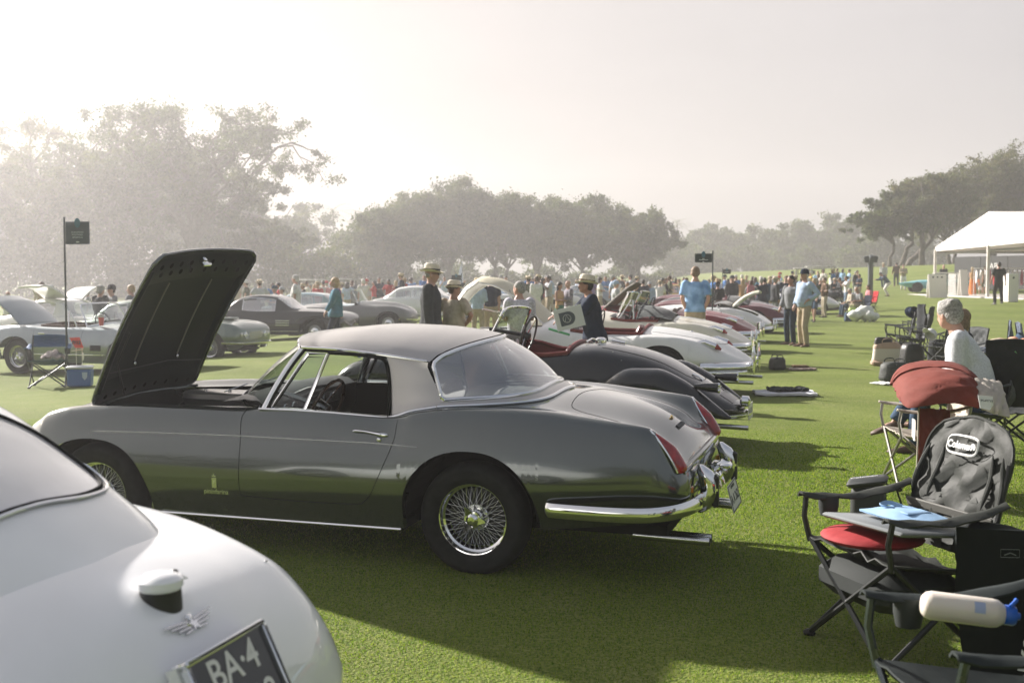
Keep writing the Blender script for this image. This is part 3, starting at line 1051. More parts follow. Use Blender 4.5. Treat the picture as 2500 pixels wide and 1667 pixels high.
WHEELS = {}
def wheel_parts(kind, R, rr, W, n_sp=18, cap=None):
 """mesh data of one wheel, its axis along +y (outer side at +y); shared between wheels"""
 key = (kind, R, rr, W, cap.name if cap else '')
 if key in WHEELS: return WHEELS[key]
 res = []
 t = MB()
 w = W / 2
 t.lathe([(rr - .012, -w * .72), (rr + .01, -w * .86), (R - .08, -w * 1.02), (R - .03, -w * .92), (R - .006, -w * .6), (R, -w * .2), (R, w * .2), (R - .006, w * .6), (R - .03, w * .92),
    (R - .045, w * 1.0), (R - .05, w * .985), (R - .085, w * 1.03), (rr + .01, w * .88), (rr - .012, w * .72)], 48, axis='y')
 for q in range(36):                                                     # tread blocks
  pass
 res.append(('tyre', t.mesh('tyre', RUBBER, True, 50), None))
 r = MB()
 if kind == 'wire':
  r.lathe([(rr + .004, w * .80), (rr + .006, w * .74), (rr - .006, w * .70), (rr - .018, w * .66), (rr - .022, w * .30), (rr - .034, w * .22), (rr - .036, -w * .3), (rr - .02, -w * .6), (rr + .004, -w * .8)], 48, axis='y')
  res.append(('rim', r.mesh('rim', CHROME, True, 30), None))
  sp = MB()
  rh, r1 = .042, rr - .035
  for k in range(n_sp * 2):
   a = 2 * math.pi * k / (n_sp * 2)
   for (y0, y1, da, rh_) in ((w * .62, w * .0, .55, rh), (w * .15, w * .16, -.5, rh + .022)):
    s = 1 if k % 2 else -1
    b = a + s * da
    sp.tube([(math.cos(b) * rh_, y0, math.sin(b) * rh_), (math.cos(a) * r1, y1, math.sin(a) * r1)], .0017, 4, caps=False)
  res.append(('spokes', sp.mesh('spokes', CHROME_D, True, 180), 'stuff'))
  h = MB()
  h.lathe([(.0, w * .98), (.022, w * .96), (.034, w * .86), (.037, w * .74), (.05, w * .72), (.052, w * .6), (.045, w * .55), (.045, w * .1), (.075, w * .05), (.08, 0), (.03, -w * .3)], 24, axis='y')
  for k in range(3):
   a = math.radians(80 + 120 * k)
   c, s_ = math.cos(a), math.sin(a)
   P = [(c * .035 - s_ * .026, w * .80, s_ * .035 + c * .026), (c * .035 + s_ * .026, w * .80, s_ * .035 - c * .026), (c * .086 + s_ * .004, w * .92, s_ * .086 - c * .004), (c * .086 - s_ * .004, w * .92, s_ * .086 + c * .004)]
   h.prism(P, (0, -.012, 0))
  res.append(('hub', h.mesh('hub', CHROME, True, 30), None))
  d = MB()
  d.lathe([(rr - .05, -w * .2), (.06, -w * .25), (0.0, -w * .25)], 24, axis='y')
  res.append(('brake_drum', d.mesh('brake_drum', mat('drum_iron', (.03, .03, .03), .6, .3), True), None))
 else:
  r.lathe([(rr + .004, w * .78), (rr - .008, w * .72), (rr - .02, w * .5), (rr - .03, w * .38), (rr - .06, w * .5), (rr - .09, w * .5), (0.085, w * .42), (.08, w * .4)], 40, axis='y')
  res.append(('rim', r.mesh('rim', cap or mat('steel_rim', (.35, .36, .36), .35, .4), True, 30), None))
  h = MB()
  h.lathe([(.115, w * .44), (.11, w * .62), (.07, w * .76), (.03, w * .82), (0, w * .83)], 28, axis='y')
  res.append(('hub_cap', h.mesh('hub_cap', CHROME, True, 40), None))
 WHEELS[key] = res
 return res

def add_wheel(parent, x, y, z, kind='wire', R=.335, rr=.212, W=.18, cap=None, rot=0.0, steer=0.0, full=True):
 side = 1 if y > 0 else -1
 e = bpy.data.objects.new('wheel', None)
 parts = wheel_parts(kind, R, rr, W, cap=cap)
 e = bpy.data.objects.new('wheel', parts[0][1])          # the wheel is its tyre, the rest are sub-parts
 COL.objects.link(e)
 e.parent = parent
 e.location = (x, y, z)
 e.rotation_euler = (0, rot, steer + (0 if side > 0 else math.pi))
 for nm, me, kd in parts[1:]:
  o = link(nm, me, e)
  if kd: o['kind'] = kd
 return e

def seam(shell, pts, mode, name, parent, r=.0028, m=None, off=-.0012, n=6, sgn=1):
 P = spline(pts, n) if len(pts) > 2 else resamp(pts, 12)
 Q = shell.side_line(P, off, sgn) if mode == 's' else shell.top_line(P, off)
 return MB().tube(Q, r, 5, caps=True).build(name, m or BLACK, parent)

def wheel_well(parent, x, z, R, y0, y1, name='wheel_well'):
 for s in (1, -1):
  mb = MB()
  mb.grid([[(x + (R + .05) * math.cos(a), s * yy, z + (R + .05) * math.sin(a)) for yy in (y0, y1)] for a in np.linspace(.0, math.pi, 18)])
  mb.add([(x - R - .05, s * y0, z - .08), (x + R + .05, s * y0, z - .08), (x + R + .05, s * y0, z), (x + R + .05, s * y0, z + R + .05), (x - R - .05, s * y0, z + R + .05), (x - R - .05, s * y0, z)], [(0, 1, 2, 3, 4, 5)])
  mb.build(name, DARKIN, parent, False)

def steering(parent, c, tilt, r=.2, m=None, spokes=3, hub=None, rotz=0.0):
 """steering wheel facing backwards (-x), tilted"""
 mb = MB()
 R = Matrix.Rotation(rotz, 3, 'Z') @ Matrix.Rotation(-tilt, 3, 'Y')
 pts = [Vector((0, math.cos(a) * r, math.sin(a) * r)) for a in np.linspace(0, 2 * math.pi, 37)[:-1]]
 mb.tube([R @ p + Vector(c) for p in pts], .0115, 7, closed=True)
 w = mb.build('steering_wheel', m or WOODW, parent)
 sp = MB()
 for k in range(spokes):
  a = math.pi / 2 + math.pi / 6 + 2 * math.pi * k / spokes
  P = [R @ Vector((.02, math.cos(a) * .03, math.sin(a) * .03)) + Vector(c), R @ Vector((.0, math.cos(a) * r, math.sin(a) * r)) + Vector(c)]
  sp.tube(P, [.018, .010], 6, flat=.25, up=R @ Vector((1, 0, 0)))
 sp.build('spokes', CHROME, w)
 h = MB()
 h.tube([R @ Vector((-.02, 0, 0)) + Vector(c), R @ Vector((.06, 0, 0)) + Vector(c)], [.034, .045], 16)
 h.tube([R @ Vector((.06, 0, 0)) + Vector(c), R @ Vector((.4, 0, -.05)) + Vector(c)], .018, 8)
 h.build('column', hub or LEA_BLK, w)
 return w

def seat(parent, x, y, z, m, w=.46, h=.5, lean=.3, name='seat'):
 """seat with a leather cushion and a rounded backrest"""
 mb = MB()
 R0 = []
 for t in np.linspace(0, 1, 7):
  k = math.sin(math.pi * min(1, t * .9 + .12)) ** .35
  R0.append([(x + .25 - t * .5, y + w / 2 * math.cos(a) * (.9 + .1 * k), z + .05 + .085 * math.sin(a) * k) for a in np.linspace(0, 2 * math.pi, 15)[:-1]])
 mb.rings(R0)
 o = mb.build(name, m, parent)
 bk = MB()
 R1 = []
 for t in np.linspace(0, 1, 8):
  ww = w / 2 * (1 - .25 * t ** 3) * (1 if t < .95 else .8)
  xx = x - .24 - lean * h * t
  th = .07 * (1 - .35 * t) * (1 if t < .95 else .6)
  R1.append([(xx + th * math.sin(a), y + ww * math.cos(a), z + .04 + h * t + .02 * math.sin(a)) for a in np.linspace(0, 2 * math.pi, 15)[:-1]])
 bk.rings(R1)
 bk.build('backrest', m, parent)
 return o

def plate(parent, loc, rot, w, h, txt, bg, fg, size, border=None, sub=None, subsize=.02, xs=1.0):
 R = rot if isinstance(rot, Matrix) else Euler(rot).to_matrix()
 mb = MB().box((0, 0, 0), (w, h, .004), bev=.0)
 o = mb.build('number_plate', bg, parent, False)
 o.location = loc
 o.rotation_euler = R.to_euler()
 if border:
  b = MB()
  for (cx, cy, dx, dy) in ((0, h / 2 - .004, w, .006), (0, -h / 2 + .004, w, .006), (w / 2 - .004, 0, .006, h - .012), (-w / 2 + .004, 0, .006, h - .012)):
   b.box((cx, cy, .003), (dx, dy, .003))
  b.build('border', border, o, False)
 for t in (txt if isinstance(txt, list) else [(txt, 0, 0, size)]):
  text_mesh(t[0], t[3], fg, 'lettering', o, (t[1], t[2], .0025), (0, 0, 0), .001, xs=xs, bold=.0012)
 return o

# ------------------------------------------------------------------ the grey hardtop cabriolet
def build_hero():
 root = empty('classic_car', (0.01, 7.5553, 0.0), 2.8155 , 'grey coupe with its engine lid standing open and chrome wire wheels', 'car')
 root.rotation_euler = (0, 0, 0)
 # heading, then the slope of the turf (near side lower)
 f = Vector((math.cos(2.8155), math.sin(2.8155), 0))
 l = Vector((-math.sin(2.8155) * math.cos(.0458), math.cos(2.8155) * math.cos(.0458), -math.sin(.0458)))
 u = f.cross(l)
 root.rotation_euler = Matrix((f, l, u)).transposed().to_euler()
 P = paint('warm_grey_paint', (0.128, 0.142, 0.137), metal=.84, rough=.16)
 rows = [
  (3.34, .25, .42, .38, .52, .34, .60, .2, .64, .0, .65),
  (3.30, .45, .36, .60, .51, .52, .655, .35, .70, .0, .71),
  (3.22, .56, .31, .71, .51, .61, .715, .43, .745, .0, .765),
  (3.11, .64, .28, .77, .51, .655, .772, .47, .79, .0, .815),
  (3.02, .68, .27, .795, .52, .67, .825, .49, .82, .0, .845),
  (2.84, .71, .26, .815, .52, .675, .868, .50, .845, .0, .875),
  (2.60, .73, .25, .825, .52, .675, .890, .50, .862, .0, .90),
  (2.25, .75, .24, .83, .53, .675, .905, .50, .878, .0, .925),
  (1.95, .76, .24, .83, .53, .675, .905, .51, .89, .0, .94),
  (1.60, .765, .24, .83, .53, .68, .900, .53, .902, .0, .955),
  (1.30, .77, .24, .83, .54, .69, .908, .60, .918, .0, .965),
  (.95, .77, .245, .83, .55, .70, .902, .63, .910, .0, .955),
  (.56, .77, .25, .83, .55, .705, .888, .63, .896, .0, .95),
  (.47, .77, .25, .83, .55, .705, .895, .62, .905, .0, .95),
  (.38, .77, .25, .832, .55, .704, .922, .60, .928, .0, .965),
  (.15, .77, .255, .84, .56, .70, .946, .57, .955, .0, .99),
  (-.17, .75, .27, .84, .56, .695, .951, .54, .962, .0, .995),
  (-.40, .735, .29, .83, .56, .688, .940, .51, .955, .0, .985),
  (-.63, .71, .31, .815, .56, .682, .921, .49, .922, .0, .955),
  (-.85, .68, .33, .79, .56, .672, .903, .48, .875, .0, .91),
  (-1.00, .655, .35, .765, .55, .662, .890, .47, .82, .0, .858),
  (-1.05, .645, .36, .755, .55, .655, .875, .46, .79, .0, .83),
  (-1.10, .63, .375, .735, .54, .65, .80, .45, .745, .0, .79),
  (-1.16, .60, .40, .705, .53, .64, .70, .43, .72, .0, .75),
  (-1.215, .56, .43, .65, .52, .61, .625, .40, .645, .0, .665),
  (-1.24, .50, .46, .58, .52, .55, .585, .36, .60, .0, .62)]
 S = Shell(rows, arches=[(2.60, .33, .44, .365), (0.0, .34, .415, .395)], dx=.035, ns=28, nt=14, split=2, cuts=(1.62, 2.78, .50, 1.42))
 S.build('body', P, root, holes=[(1.62, 2.78, 3), (.50, 1.42, 3)], lip=.04)
 R = root
 # seams, crease, door
 for sg in (1, -1):
  seam(S, [(1.505, .915), (1.522, .86), (1.50, .74), (1.492, .60), (1.492, .40)], 's', 'door_seam', R, sgn=sg)
  seam(S, [(.468, .885), (.467, .80), (.48, .745), (.507, .67), (.566, .535), (.611, .451), (.66, .405), (.72, .388), (1.1, .383), (1.492, .395)], 's', 'door_seam', R, sgn=sg)
  cr = MB().tube(S.side_line(resamp([(2.62, .742), (2.2, .752), (1.5, .757), (.62, .754), (.30, .745)], 30), -.001, sg), [.0008] + [.0045] * 26 + [.003, .002, .0008], 6)
  cr.build('side_crease', mat('crease_glint', (.45, .46, .45), .3, .8), R)  # paler than the body: the crease's highlight is put into its colour
  # sill trim, jacking points
  MB().tube([(x, sg * .765, .243) for x in np.linspace(2.10, .44, 12)], .012, 8, flat=.9).build('sill_trim', CHROME, R)
  for xx in (1.62, .62):
   MB().box((xx, sg * .772, .292), (.045, .012, .016), bev=.004).build('jacking_point', CHROME, R)
  # door handle
  h = MB().tube(S.side_line([(.735, .818), (.72, .822), (.66, .82), (.60, .812), (.555, .806)], .018, sg), [.006, .009, .008, .010, .014], 8)
  h.ell((.54, sg * (S.yat(.54, .80) + .008), .802), (.03, .012, .014), 12, 8)
  h.build('door_handle', CHROME, R)
  MB().lathe([(.0, .0), (.014, .0), (.014, .012), (.008, .016), (0, .016)], 14, c=(.565, 0, .775), axis='y').xform(Matrix.Translation((0, (S.yat(.565, .775) - .004) * 1, 0)) if sg > 0 else Matrix.Diagonal((1, -1, 1, 1)) @ Matrix.Translation((0, S.yat(.565, .775) - .004, 0))).build('door_lock', CHROME_D, R)
  # arch lips
 # designer's badge and script below the front wing
 bx, bz = 1.665, .468
 bg = MB()
 yy = S.yat(bx, bz) + .003
 bg.box((bx, yy, bz), (.034, .005, .066), bev=.002)
 bg.box((bx, yy + .002, bz + .043), (.028, .005, .012), bev=.002)
 bg.box((bx, yy + .001, bz + .054), (.008, .005, .008))
 bo = bg.build('wing_badge', CHROME_D, R)
 Rt = Matrix(((-1, 0, 0), (0, 0, 1), (0, 1, 0)))      # text faces +y, reads towards -x
 text_mesh('F', .04, CHROME, 'emblem_letter', bo, (bx, yy + .004, bz), Rt, .001)
 text_mesh('pininfarina', .044, CHROME_D, 'wing_script', R, (bx - .005, S.yat(bx, .405) + .004, .41), Rt, .0015, xs=.95, bold=.0006)
 # boot lid seam, badge and name
 seam(S, [(-.93, .47), (-.70, .465), (-.56, .44), (-.50, .36), (-.47, .15), (-.465, 0), (-.47, -.15), (-.50, -.36), (-.56, -.44), (-.70, -.465), (-.93, -.47)], 't', 'boot_seam', R, r=.003)
 seam(S, [(-.93, .47), (-1.04, .45), (-1.12, .42)], 't', 'boot_seam', R, r=.003)
 seam(S, [(-.93, -.47), (-1.04, -.45), (-1.12, -.42)], 't', 'boot_seam', R, r=.003)
 def on_top(x, y, lift=.003):
  z = S.zat(x, y) + lift
  a = Vector((x + .03, y, S.zat(x + .03, y))) - Vector((x - .03, y, S.zat(x - .03, y)))
  b = Vector((x, y + .03, S.zat(x, y + .03))) - Vector((x, y - .03, S.zat(x, y - .03)))
  a.normalize(); b.normalize()
  n = a.cross(b).normalized()
  X = -b.normalized(); Y = n.cross(X)             # text reads from the back of the car
  return Vector((x, y, z)), Matrix((X, Y, n)).transposed()
 p, M = on_top(-1.03, 0)
 b2 = MB().box((0, 0, .002), (.03, .02, .004), bev=.002)
 b2.ell((.012, .008, .006), (.008, .007, .004), 8, 6); b2.ell((-.012, .004, .006), (.008, .009, .004), 8, 6)
 o = b2.build('boot_badge', mat('gilt', (.6, .45, .18), .3, 1.0), R); o.location = p; o.rotation_euler = M.to_euler()
 p, M = on_top(-1.085, 0)
 text_mesh('FERRARI', .040, LET_D, 'boot_lettering', R, p, M, .002, xs=1.15, bold=.0015)
 # tail lamps
 for sg in (1, -1):
  top, bot = (-1.035, .876), (-1.175, .645)
  g, P0, P1 = [], [], []
  for t in np.linspace(0, 1, 14):
   x = top[0] + (bot[0] - top[0]) * t - .020 * math.sin(math.pi * t * .8)
   z = top[1] + (bot[1] - top[1]) * t
   hw = .012 + .042 * min(1, t * 2.2) ** .7
   yc = .663 - hw - .002
   b_ = (.012 + .050 * min(1, t * 2.6) ** .8) * (1 if t < .9 else 1 - (t - .9) * 4)
   g.append([(x - b_ * math.sin(q), sg * (yc + hw * math.cos(q)), z - .004 * math.sin(q)) for q in np.linspace(0, math.pi, 11)])
   P0.append((x, sg * (yc + hw), z)); P1.append((x, sg * (yc - hw), z))
  MB().grid(g).build('tail_lamp', REDLENS, R, True, 80)
  loop = P0 + P1[::-1]
  MB().tube([(q[0] - .002, q[1], q[2]) for q in resamp(loop + [loop[0]], 40)[:-1]], .0075, 7, closed=True).build('tail_lamp_rim', CHROME, R)
 # tail panel lip
 lip = [(-1.205 - .03 * (1 - (y / .6) ** 2), y, .655 - .02 * (y / .6) ** 2 + .0) for y in np.linspace(-.60, .60, 25)]
 MB().tube(lip, .016, 8, flat=1.6, up=(0, 0, 1)).build('tail_panel_edge', P, R)
 # rear bumper
 for sg in (1, -1):
  pts = [(-.47, .80, .432), (-.52, .835, .432), (-.8, .84, .43), (-1.02, .82, .432), (-1.16, .74, .436), (-1.245, .60, .44), (-1.285, .40, .445), (-1.30, .18, .448), (-1.302, 0, .448)]
  q = spline([(a, b * sg, c) for a, b, c in pts], 6)
  MB().tube(q, [.010, .026, .036] + [.043] * (len(q) - 3), 10, flat=.45, up=(0, 1, 0)).build('bumper', CHROME, R)
  # overrider: a tall rounded block, black pad behind
  ov = MB()
  rg = []
  for t in np.linspace(0, 1, 9):
   z = .36 + .28 * t
   k = (1 - (2 * t - 1) ** 4) ** .5 * .9 + .1 if 0 < t < 1 else .25
   xx = -1.235 - .085 * math.sin(math.pi * (t * .75 + .12))
   rg.append([(xx + .055 * math.cos(a) * k, sg * .37 + .042 * k * math.sin(a), z) for a in np.linspace(0, 2 * math.pi, 15)[:-1]])
  ov.rings(rg)
  ov.build('overrider', CHROME, R)
  MB().box((-1.352, sg * .37, .49), (.04, .052, .19), bev=.014).build('overrider_pad', mat('rubber_pad', (.012, .012, .013), .5), R)
  MB().box((-1.235, sg * .50, .52), (.03, .05, .045), bev=.01).build('reflector', AMBER, R)
  # exhaust tips
  for d in (0, .07):
   mb = MB(); y = sg * (.42 + d)
   mb.tube([(-.9, y, .235), (-1.34, y, .225)], .026, 14, caps=False)
   mb.tube([(-1.34, y, .225), (-1.0, y, .232)], .022, 14, caps=False)
   mb.build('exhaust_pipe', CHROME_D, R)
 # number plate with its little lamp
 plate(R, (-1.425, .13, .42), Matrix(((0, .25, -.968), (-1, 0, 0), (0, .968, .25))), .30, .155, [('CALIFORNIA', 0, .055, .022), ('A A 262', 0, -.012, .075)], PLATE_W, LET_D, .08, border=LET_D)
 pl = MB()
 pl.tube([(-1.28, .02, .55), (-1.34, .02, .59), (-1.39, .02, .56)], .02, 8); pl.box((-1.36, .02, .575), (.07, .10, .03), bev=.012)
 pl.box((-1.30, .0, .50), (.06, .16, .05), bev=.015); pl.tube([(-1.25, -.2, .52), (-1.3, -.1, .55), (-1.36, 0, .55)], .006, 6)
 pl.build('plate_lamp', CHROME, R)
 # underbody, wheel wells
 MB().box((1.05, 0, .27), (4.3, 1.02, .06)).box((1.3, 0, .25), (1.7, 1.44, .05)).build('underbody', DARKIN, R, False)
 wheel_well(R, 2.60, .31, .35, .46, .765); wheel_well(R, 0, .33, .355, .46, .775)
 for x in (0, 2.60):
  for sg in (1, -1):
   add_wheel(R, x, sg * .672, .322, 'wire', .335, .222, .185, rot=.3 + x)
 # ---------------- engine bay
 eb = MB()
 x0, x1 = 1.62, 2.78
 eb.box(((x0 + x1) / 2, 0, .60), (x1 - x0, 1.06, .02))
 for sg in (1, -1):
  eb.add([(x0, sg * .53, .60), (x1, sg * .53, .60), (x1, sg * .50, S.zat(x1, .5) - .004), (x0, sg * .51, S.zat(x0, .51) - .004)], [(0, 1, 2, 3)])
 eb.add([(x0, -.53, .6), (x0, .53, .6), (x0, .52, S.zat(x0, .5) - .003), (x0, 0, S.zat(x0, 0) - .003), (x0, -.52, S.zat(x0, .5) - .003)], [(0, 1, 2, 3, 4)])
 eb.add([(x1, -.53, .6), (x1, .53, .6), (x1, .5, S.zat(x1, .5) - .003), (x1, 0, S.zat(x1, 0) - .003), (x1, -.5, S.zat(x1, .5) - .003)], [(0, 1, 2, 3, 4)])
 eb.build('engine_bay', DARKIN, R, False)
 en = MB()
 en.box((2.15, .13, .75), (.8, .13, .12), bev=.03); en.box((2.15, -.13, .75), (.8, .13, .12), bev=.03)
 en.tube([(2.6, .3, .78), (2.3, .35, .80), (2.0, .33, .78)], .02, 7); en.ell((2.55, -.32, .76), (.08, .08, .09))
 en.build('engine', mat('engine_black', (.03, .03, .03), .4, .2), R)
 af = MB()
 ring = lambda z, k=1.0: [(2.04 + (.26 + .085 * k) * math.copysign(abs(math.cos(a)) ** .45, math.cos(a)), .02 + .115 * k * math.copysign(abs(math.sin(a)) ** .7, math.sin(a)), z) for a in np.linspace(0, 2 * math.pi, 33)[:-1]]
 af.rings([ring(.83), ring(.872)], mi=1)
 af.rings([ring(.873, 1.05), ring(.905, 1.05), ring(.912, .97)])
 for xx in (1.85, 2.04, 2.23): af.lathe([(.012, .912), (.012, .925), (0, .928)], 10, c=(xx, .02, 0))
 af.build('air_filter', [mat('brushed_alloy', (.62, .60, .58), .3, .9), mat('filter_mesh', (.03, .03, .03), .6)], R)
 # ---------------- engine lid: hinged in front, standing up, underside towards the cabin
 def hood_pt(u, v):
  # u 0 hinge .. 1 top, v -1..1 across
  w = .625 - .03 * (1 - u)
  c = .10                                   # corner rounding
  base = Vector((2.80, 0, .875)); top = Vector((2.20, 0, 1.885))
  p = base.lerp(top, u)
  d = (top - base).normalized(); n = Vector((d.z, 0, -d.x))       # towards the front, outer face
  bow = .06 * (1 - v * v) + .035 * math.sin(math.pi * u)
  return p + Vector((0, v * w, 0)) + n * (bow - .05 * 1)
 def squircle(u, v):
  # map the unit square onto a rounded rectangle
  L, W, c = 1.17, 1.0, .13
  x, y = (u - .5) * L, v * W / 2
  ax, ay = L / 2 - abs(x), W / 2 - abs(y)
  return u, v
 nU, nV = 25, 21
 outer, inner = [], []
 for i in range(nU):
  u = i / (nU - 1)
  du = min(u, 1 - u) * 1.17
  k = 1.0
  rc = .085
  if du < rc: k = 1 - (rc - math.sqrt(max(0, rc * rc - (rc - du) ** 2))) / .62
  outer.append([hood_pt(u, (2 * j / (nV - 1) - 1) * k) for j in range(nV)])
 hd = MB()
 hd.grid([list(reversed(r)) for r in outer], 0)
 hood = hd.build('engine_lid', [P], R, True, 80)
 dvec = (Vector((2.235, 0, 1.895)) - Vector((2.83, 0, .885))).normalized()
 nb = -Vector((dvec.z, 0, -dvec.x))                                  # towards the cabin: the underside
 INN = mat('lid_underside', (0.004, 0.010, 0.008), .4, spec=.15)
 und = MB()
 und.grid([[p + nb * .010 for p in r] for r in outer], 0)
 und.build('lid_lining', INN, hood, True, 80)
 # rolled rim
 rim = [outer[0][j] for j in range(nV)] + [outer[i][nV - 1] for i in range(1, nU)] + [outer[nU - 1][j] for j in range(nV - 2, -1, -1)] + [outer[i][0] for i in range(nU - 2, 0, -1)]
 MB().tube([p + nb * .008 for p in resamp([tuple(q) for q in rim] + [tuple(rim[0])], 90)[:-1]] if False else [Vector(q) + nb * .008 for q in resamp([tuple(q) for q in rim] + [tuple(rim[0])], 90)[:-1]], .013, 7, closed=True).build('lid_rim', P, hood)
 def hp(u, v, off=.02): return hood_pt(u, v) + nb * off
 # pressed frame: raised bands with round holes, two ribs
 for (u0, u1, tag) in ((.80, .97, 't'), (.02, .17, 'b')):
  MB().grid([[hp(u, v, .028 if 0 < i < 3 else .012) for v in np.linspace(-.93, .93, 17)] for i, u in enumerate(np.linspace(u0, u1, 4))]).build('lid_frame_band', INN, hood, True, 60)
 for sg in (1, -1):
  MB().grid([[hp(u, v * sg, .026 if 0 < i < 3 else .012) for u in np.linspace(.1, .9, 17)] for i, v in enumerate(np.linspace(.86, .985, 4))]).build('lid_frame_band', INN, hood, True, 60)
 hole = MB()
 def disc(u, v, r=.019, off=.031):
  c = hp(u, v, off); e = Vector((0, 1, 0))
  return [c + e * math.cos(a) * r + dvec * math.sin(a) * r for a in np.linspace(0, 2 * math.pi, 13)[:-1]]
 hm = mat('lid_hole', (.002, .002, .002), 1, spec=0)
 for k, v in enumerate(np.linspace(-.82, .82, 9)):
  if abs(v) < .1: continue
  for uu in (.925, .87):
   D = disc(uu, v + (.09 if uu < .9 else 0) * (1 if v < 0 else -1) * .8, .020, .0315)
   MB().add(D + [hp(uu, v, .0315)], [tuple(range(12))]).build('punched_hole', hm, hood, False)
 for v in np.linspace(-.8, .8, 9):
  MB().add(disc(.07, v, .018, .0315), [tuple(range(12))]).build('punched_hole', hm, hood, False)
 for v in (-.42, .40):
  MB().tube([hp(u, v + (u - .5) * .06, .022) for u in np.linspace(.26, .79, 9)], .0085, 6, flat=.5, up=nb).build('lid_rib', mat('rib_bare', (.20, .19, .15), .45, .4), hood)
  MB().ell(hp(.245, v - .015, .03), (.012, .012, .018), 10, 8).build('rib_bracket', CHROME_D, hood)
 MB().tube([hp(u, .86, .05) for u in (.5, .45, .3)] + [Vector((2.60, .42, .92))], .0065, 6).build('lid_prop', LEA_BLK, hood)
 MB().box(hp(.93, -.02, .05), (.05, .10, .03), bev=.008, rot=(0, -.9, 0)).box(hp(.95, .04, .045), (.03, .04, .04), bev=.006, rot=(0, -.9, 0)).build('lid_latch', CHROME, hood)
 MB().tube([hp(.95, .35, .04), hp(.90, .22, .05), hp(.86, .18, .04)], .004, 6).build('release_rod', CHROME_D, hood)
 MB().tube([hp(.21, -.9, .03), hp(.22, -.3, .03), hp(.235, .9, .03)], .003, 5).build('lid_cable', LEA_BLK, hood)
 for y in (.42, -.42):
  MB().tube([(2.83, y, .90), (2.80, y, .84), (2.72, y, .80)], .016, 6, flat=.5, up=(0, 1, 0)).build('lid_hinge', LEA_BLK, hood)
 for v in (-.93, .9):
  for uu in np.linspace(.1, .3, 5):
   MB().ell(hp(uu, v, .03), (.004, .004, .004), 6, 4).build('rivet', CHROME_D, hood)
 # ---------------- cabin: hardtop
 HT = mat('hardtop_paint', (0.47, 0.45, 0.43), .34, metal=.8, coat=.6, coat_r=.08)
 # roof skin: sections across, from drip rail to drip rail
 drip = [(1.20, .53, 1.292), (1.158, .56, 1.290), (1.0, .575, 1.287), (.86, .58, 1.280), (.58, .58, 1.254), (.33, .57, 1.222)]
 # centre line and how far back
 def roofsec(t):
  # t 0 front .. 1 rear ; front edge curves forward at the centre
  xe = 1.19 - t * .87
  xc = 1.36 - t * 1.26
  ze = float(np.interp(xe, [.30, .33, .58, .86, 1.0, 1.158, 1.2], [1.212, 1.222, 1.254, 1.28, 1.287, 1.290, 1.291]))
  zc = float(pch([(1.40, 1.325), (1.33, 1.343), (1.14, 1.362), (.83, 1.386), (.53, 1.380), (.24, 1.352), (.10, 1.325)], [xc])[0][0])
  ye = .565 if t > .04 else .55
  out = []
  for a in np.linspace(-1, 1, 29):
   y = ye * a
   x = xe + (xc - xe) * (1 - abs(a) ** 2.2)
   z = ze + (zc - ze) * (1 - abs(a) ** 2.6) ** .62
   out.append((x, y, z))
  return out
 MB().grid([roofsec(t) for t in np.linspace(0, 1, 30)], 0).build('hardtop_roof', HT, R, True, 80, fix=True)
 rear_hdr = roofsec(1.0)
 front_hdr = roofsec(0.0)
 # rear quarter panels between the side window and the rear window
 for sg in (1, -1):
  A = [(.62, .575, 1.255), (.585, .575, 1.235), (.565, .60, 1.10), (.55, .635, .95), (.545, .655, .893)]       # behind the side window
  B = [(.33, .565, 1.215), (.335, .565, 1.185), (.285, .575, 1.09), (.225, .60, .975), (.16, .62, .948)]
  g = ruled([(a, b * sg, c) for a, b, c in A], [(a, b * sg, c) for a, b, c in B], 14, 10, (0, .012 * sg, 0))
  # the strip above the window edge
  MB().grid(g).build('hardtop_side', HT, R, True, 80, fix=True)
  # lower strip under the rear window
 low = lambda y: (-.30 + .55 * abs(y / .63) ** 4.2, y, 0)
 basel, glassl = [], []
 for y in np.linspace(-.63, .63, 41):
  a = abs(y / .63)
  xb = -.345 + .60 * a ** 4.6
  xg = -.265 + .50 * a ** 4.6
  zb = S.zat(xb, min(abs(y), .66)) + .006
  basel.append((xb, y, zb))
  yg = y * .945
  glassl.append((xg, yg, zb + .035))
 MB().grid([[basel[i], [(basel[i][k] + glassl[i][k]) / 2 + (.008 if k == 2 else 0) for k in range(3)], glassl[i]] for i in range(41)]).build('hardtop_base', HT, R, True, 80, fix=True)
 for sg in (1, -1):
  # side base between base line end and the door
  A = [(basel[-1][0], .63 * sg, basel[-1][2]), (.38, .655 * sg, .93), (.545, .66 * sg, .893)]
  B = [(glassl[-1][0], glassl[-1][1] * sg, glassl[-1][2]), (.24, .60 * sg, .98), (.30, .605 * sg, .98)]
  MB().grid(ruled(A, B, 8, 3)).build('hardtop_base', HT, R, True, 80, fix=True)
 # rear window
 topl = [(x - .012, y * .985, z - .018) for x, y, z in rear_hdr]
 tl = resamp(topl, 33)
 gl = resamp(glassl, 33)
 MB().grid(ruled(tl, gl, 33, 12, (-.03, 0, .02))).build('rear_window', GLASS_D, R, True, 180)
 loop = tl + gl[::-1]
 L2 = resamp(loop + [loop[0]], 110)[:-1]
 MB().tube([(x - .006, y * 1.005, z + .006) for x, y, z in L2], .013, 7, closed=True).build('rear_window_frame', CHROME, R)
 MB().tube([(x * 1.0 + .010, y * .99, z + .012) for x, y, z in tl], .011, 6).build('header_rubber', BLACK, R)
 bl = basel
 MB().tube([(x - .004, y * 1.0, z + .004) for x, y, z in bl], .011, 7).build('hardtop_moulding', CHROME, R)
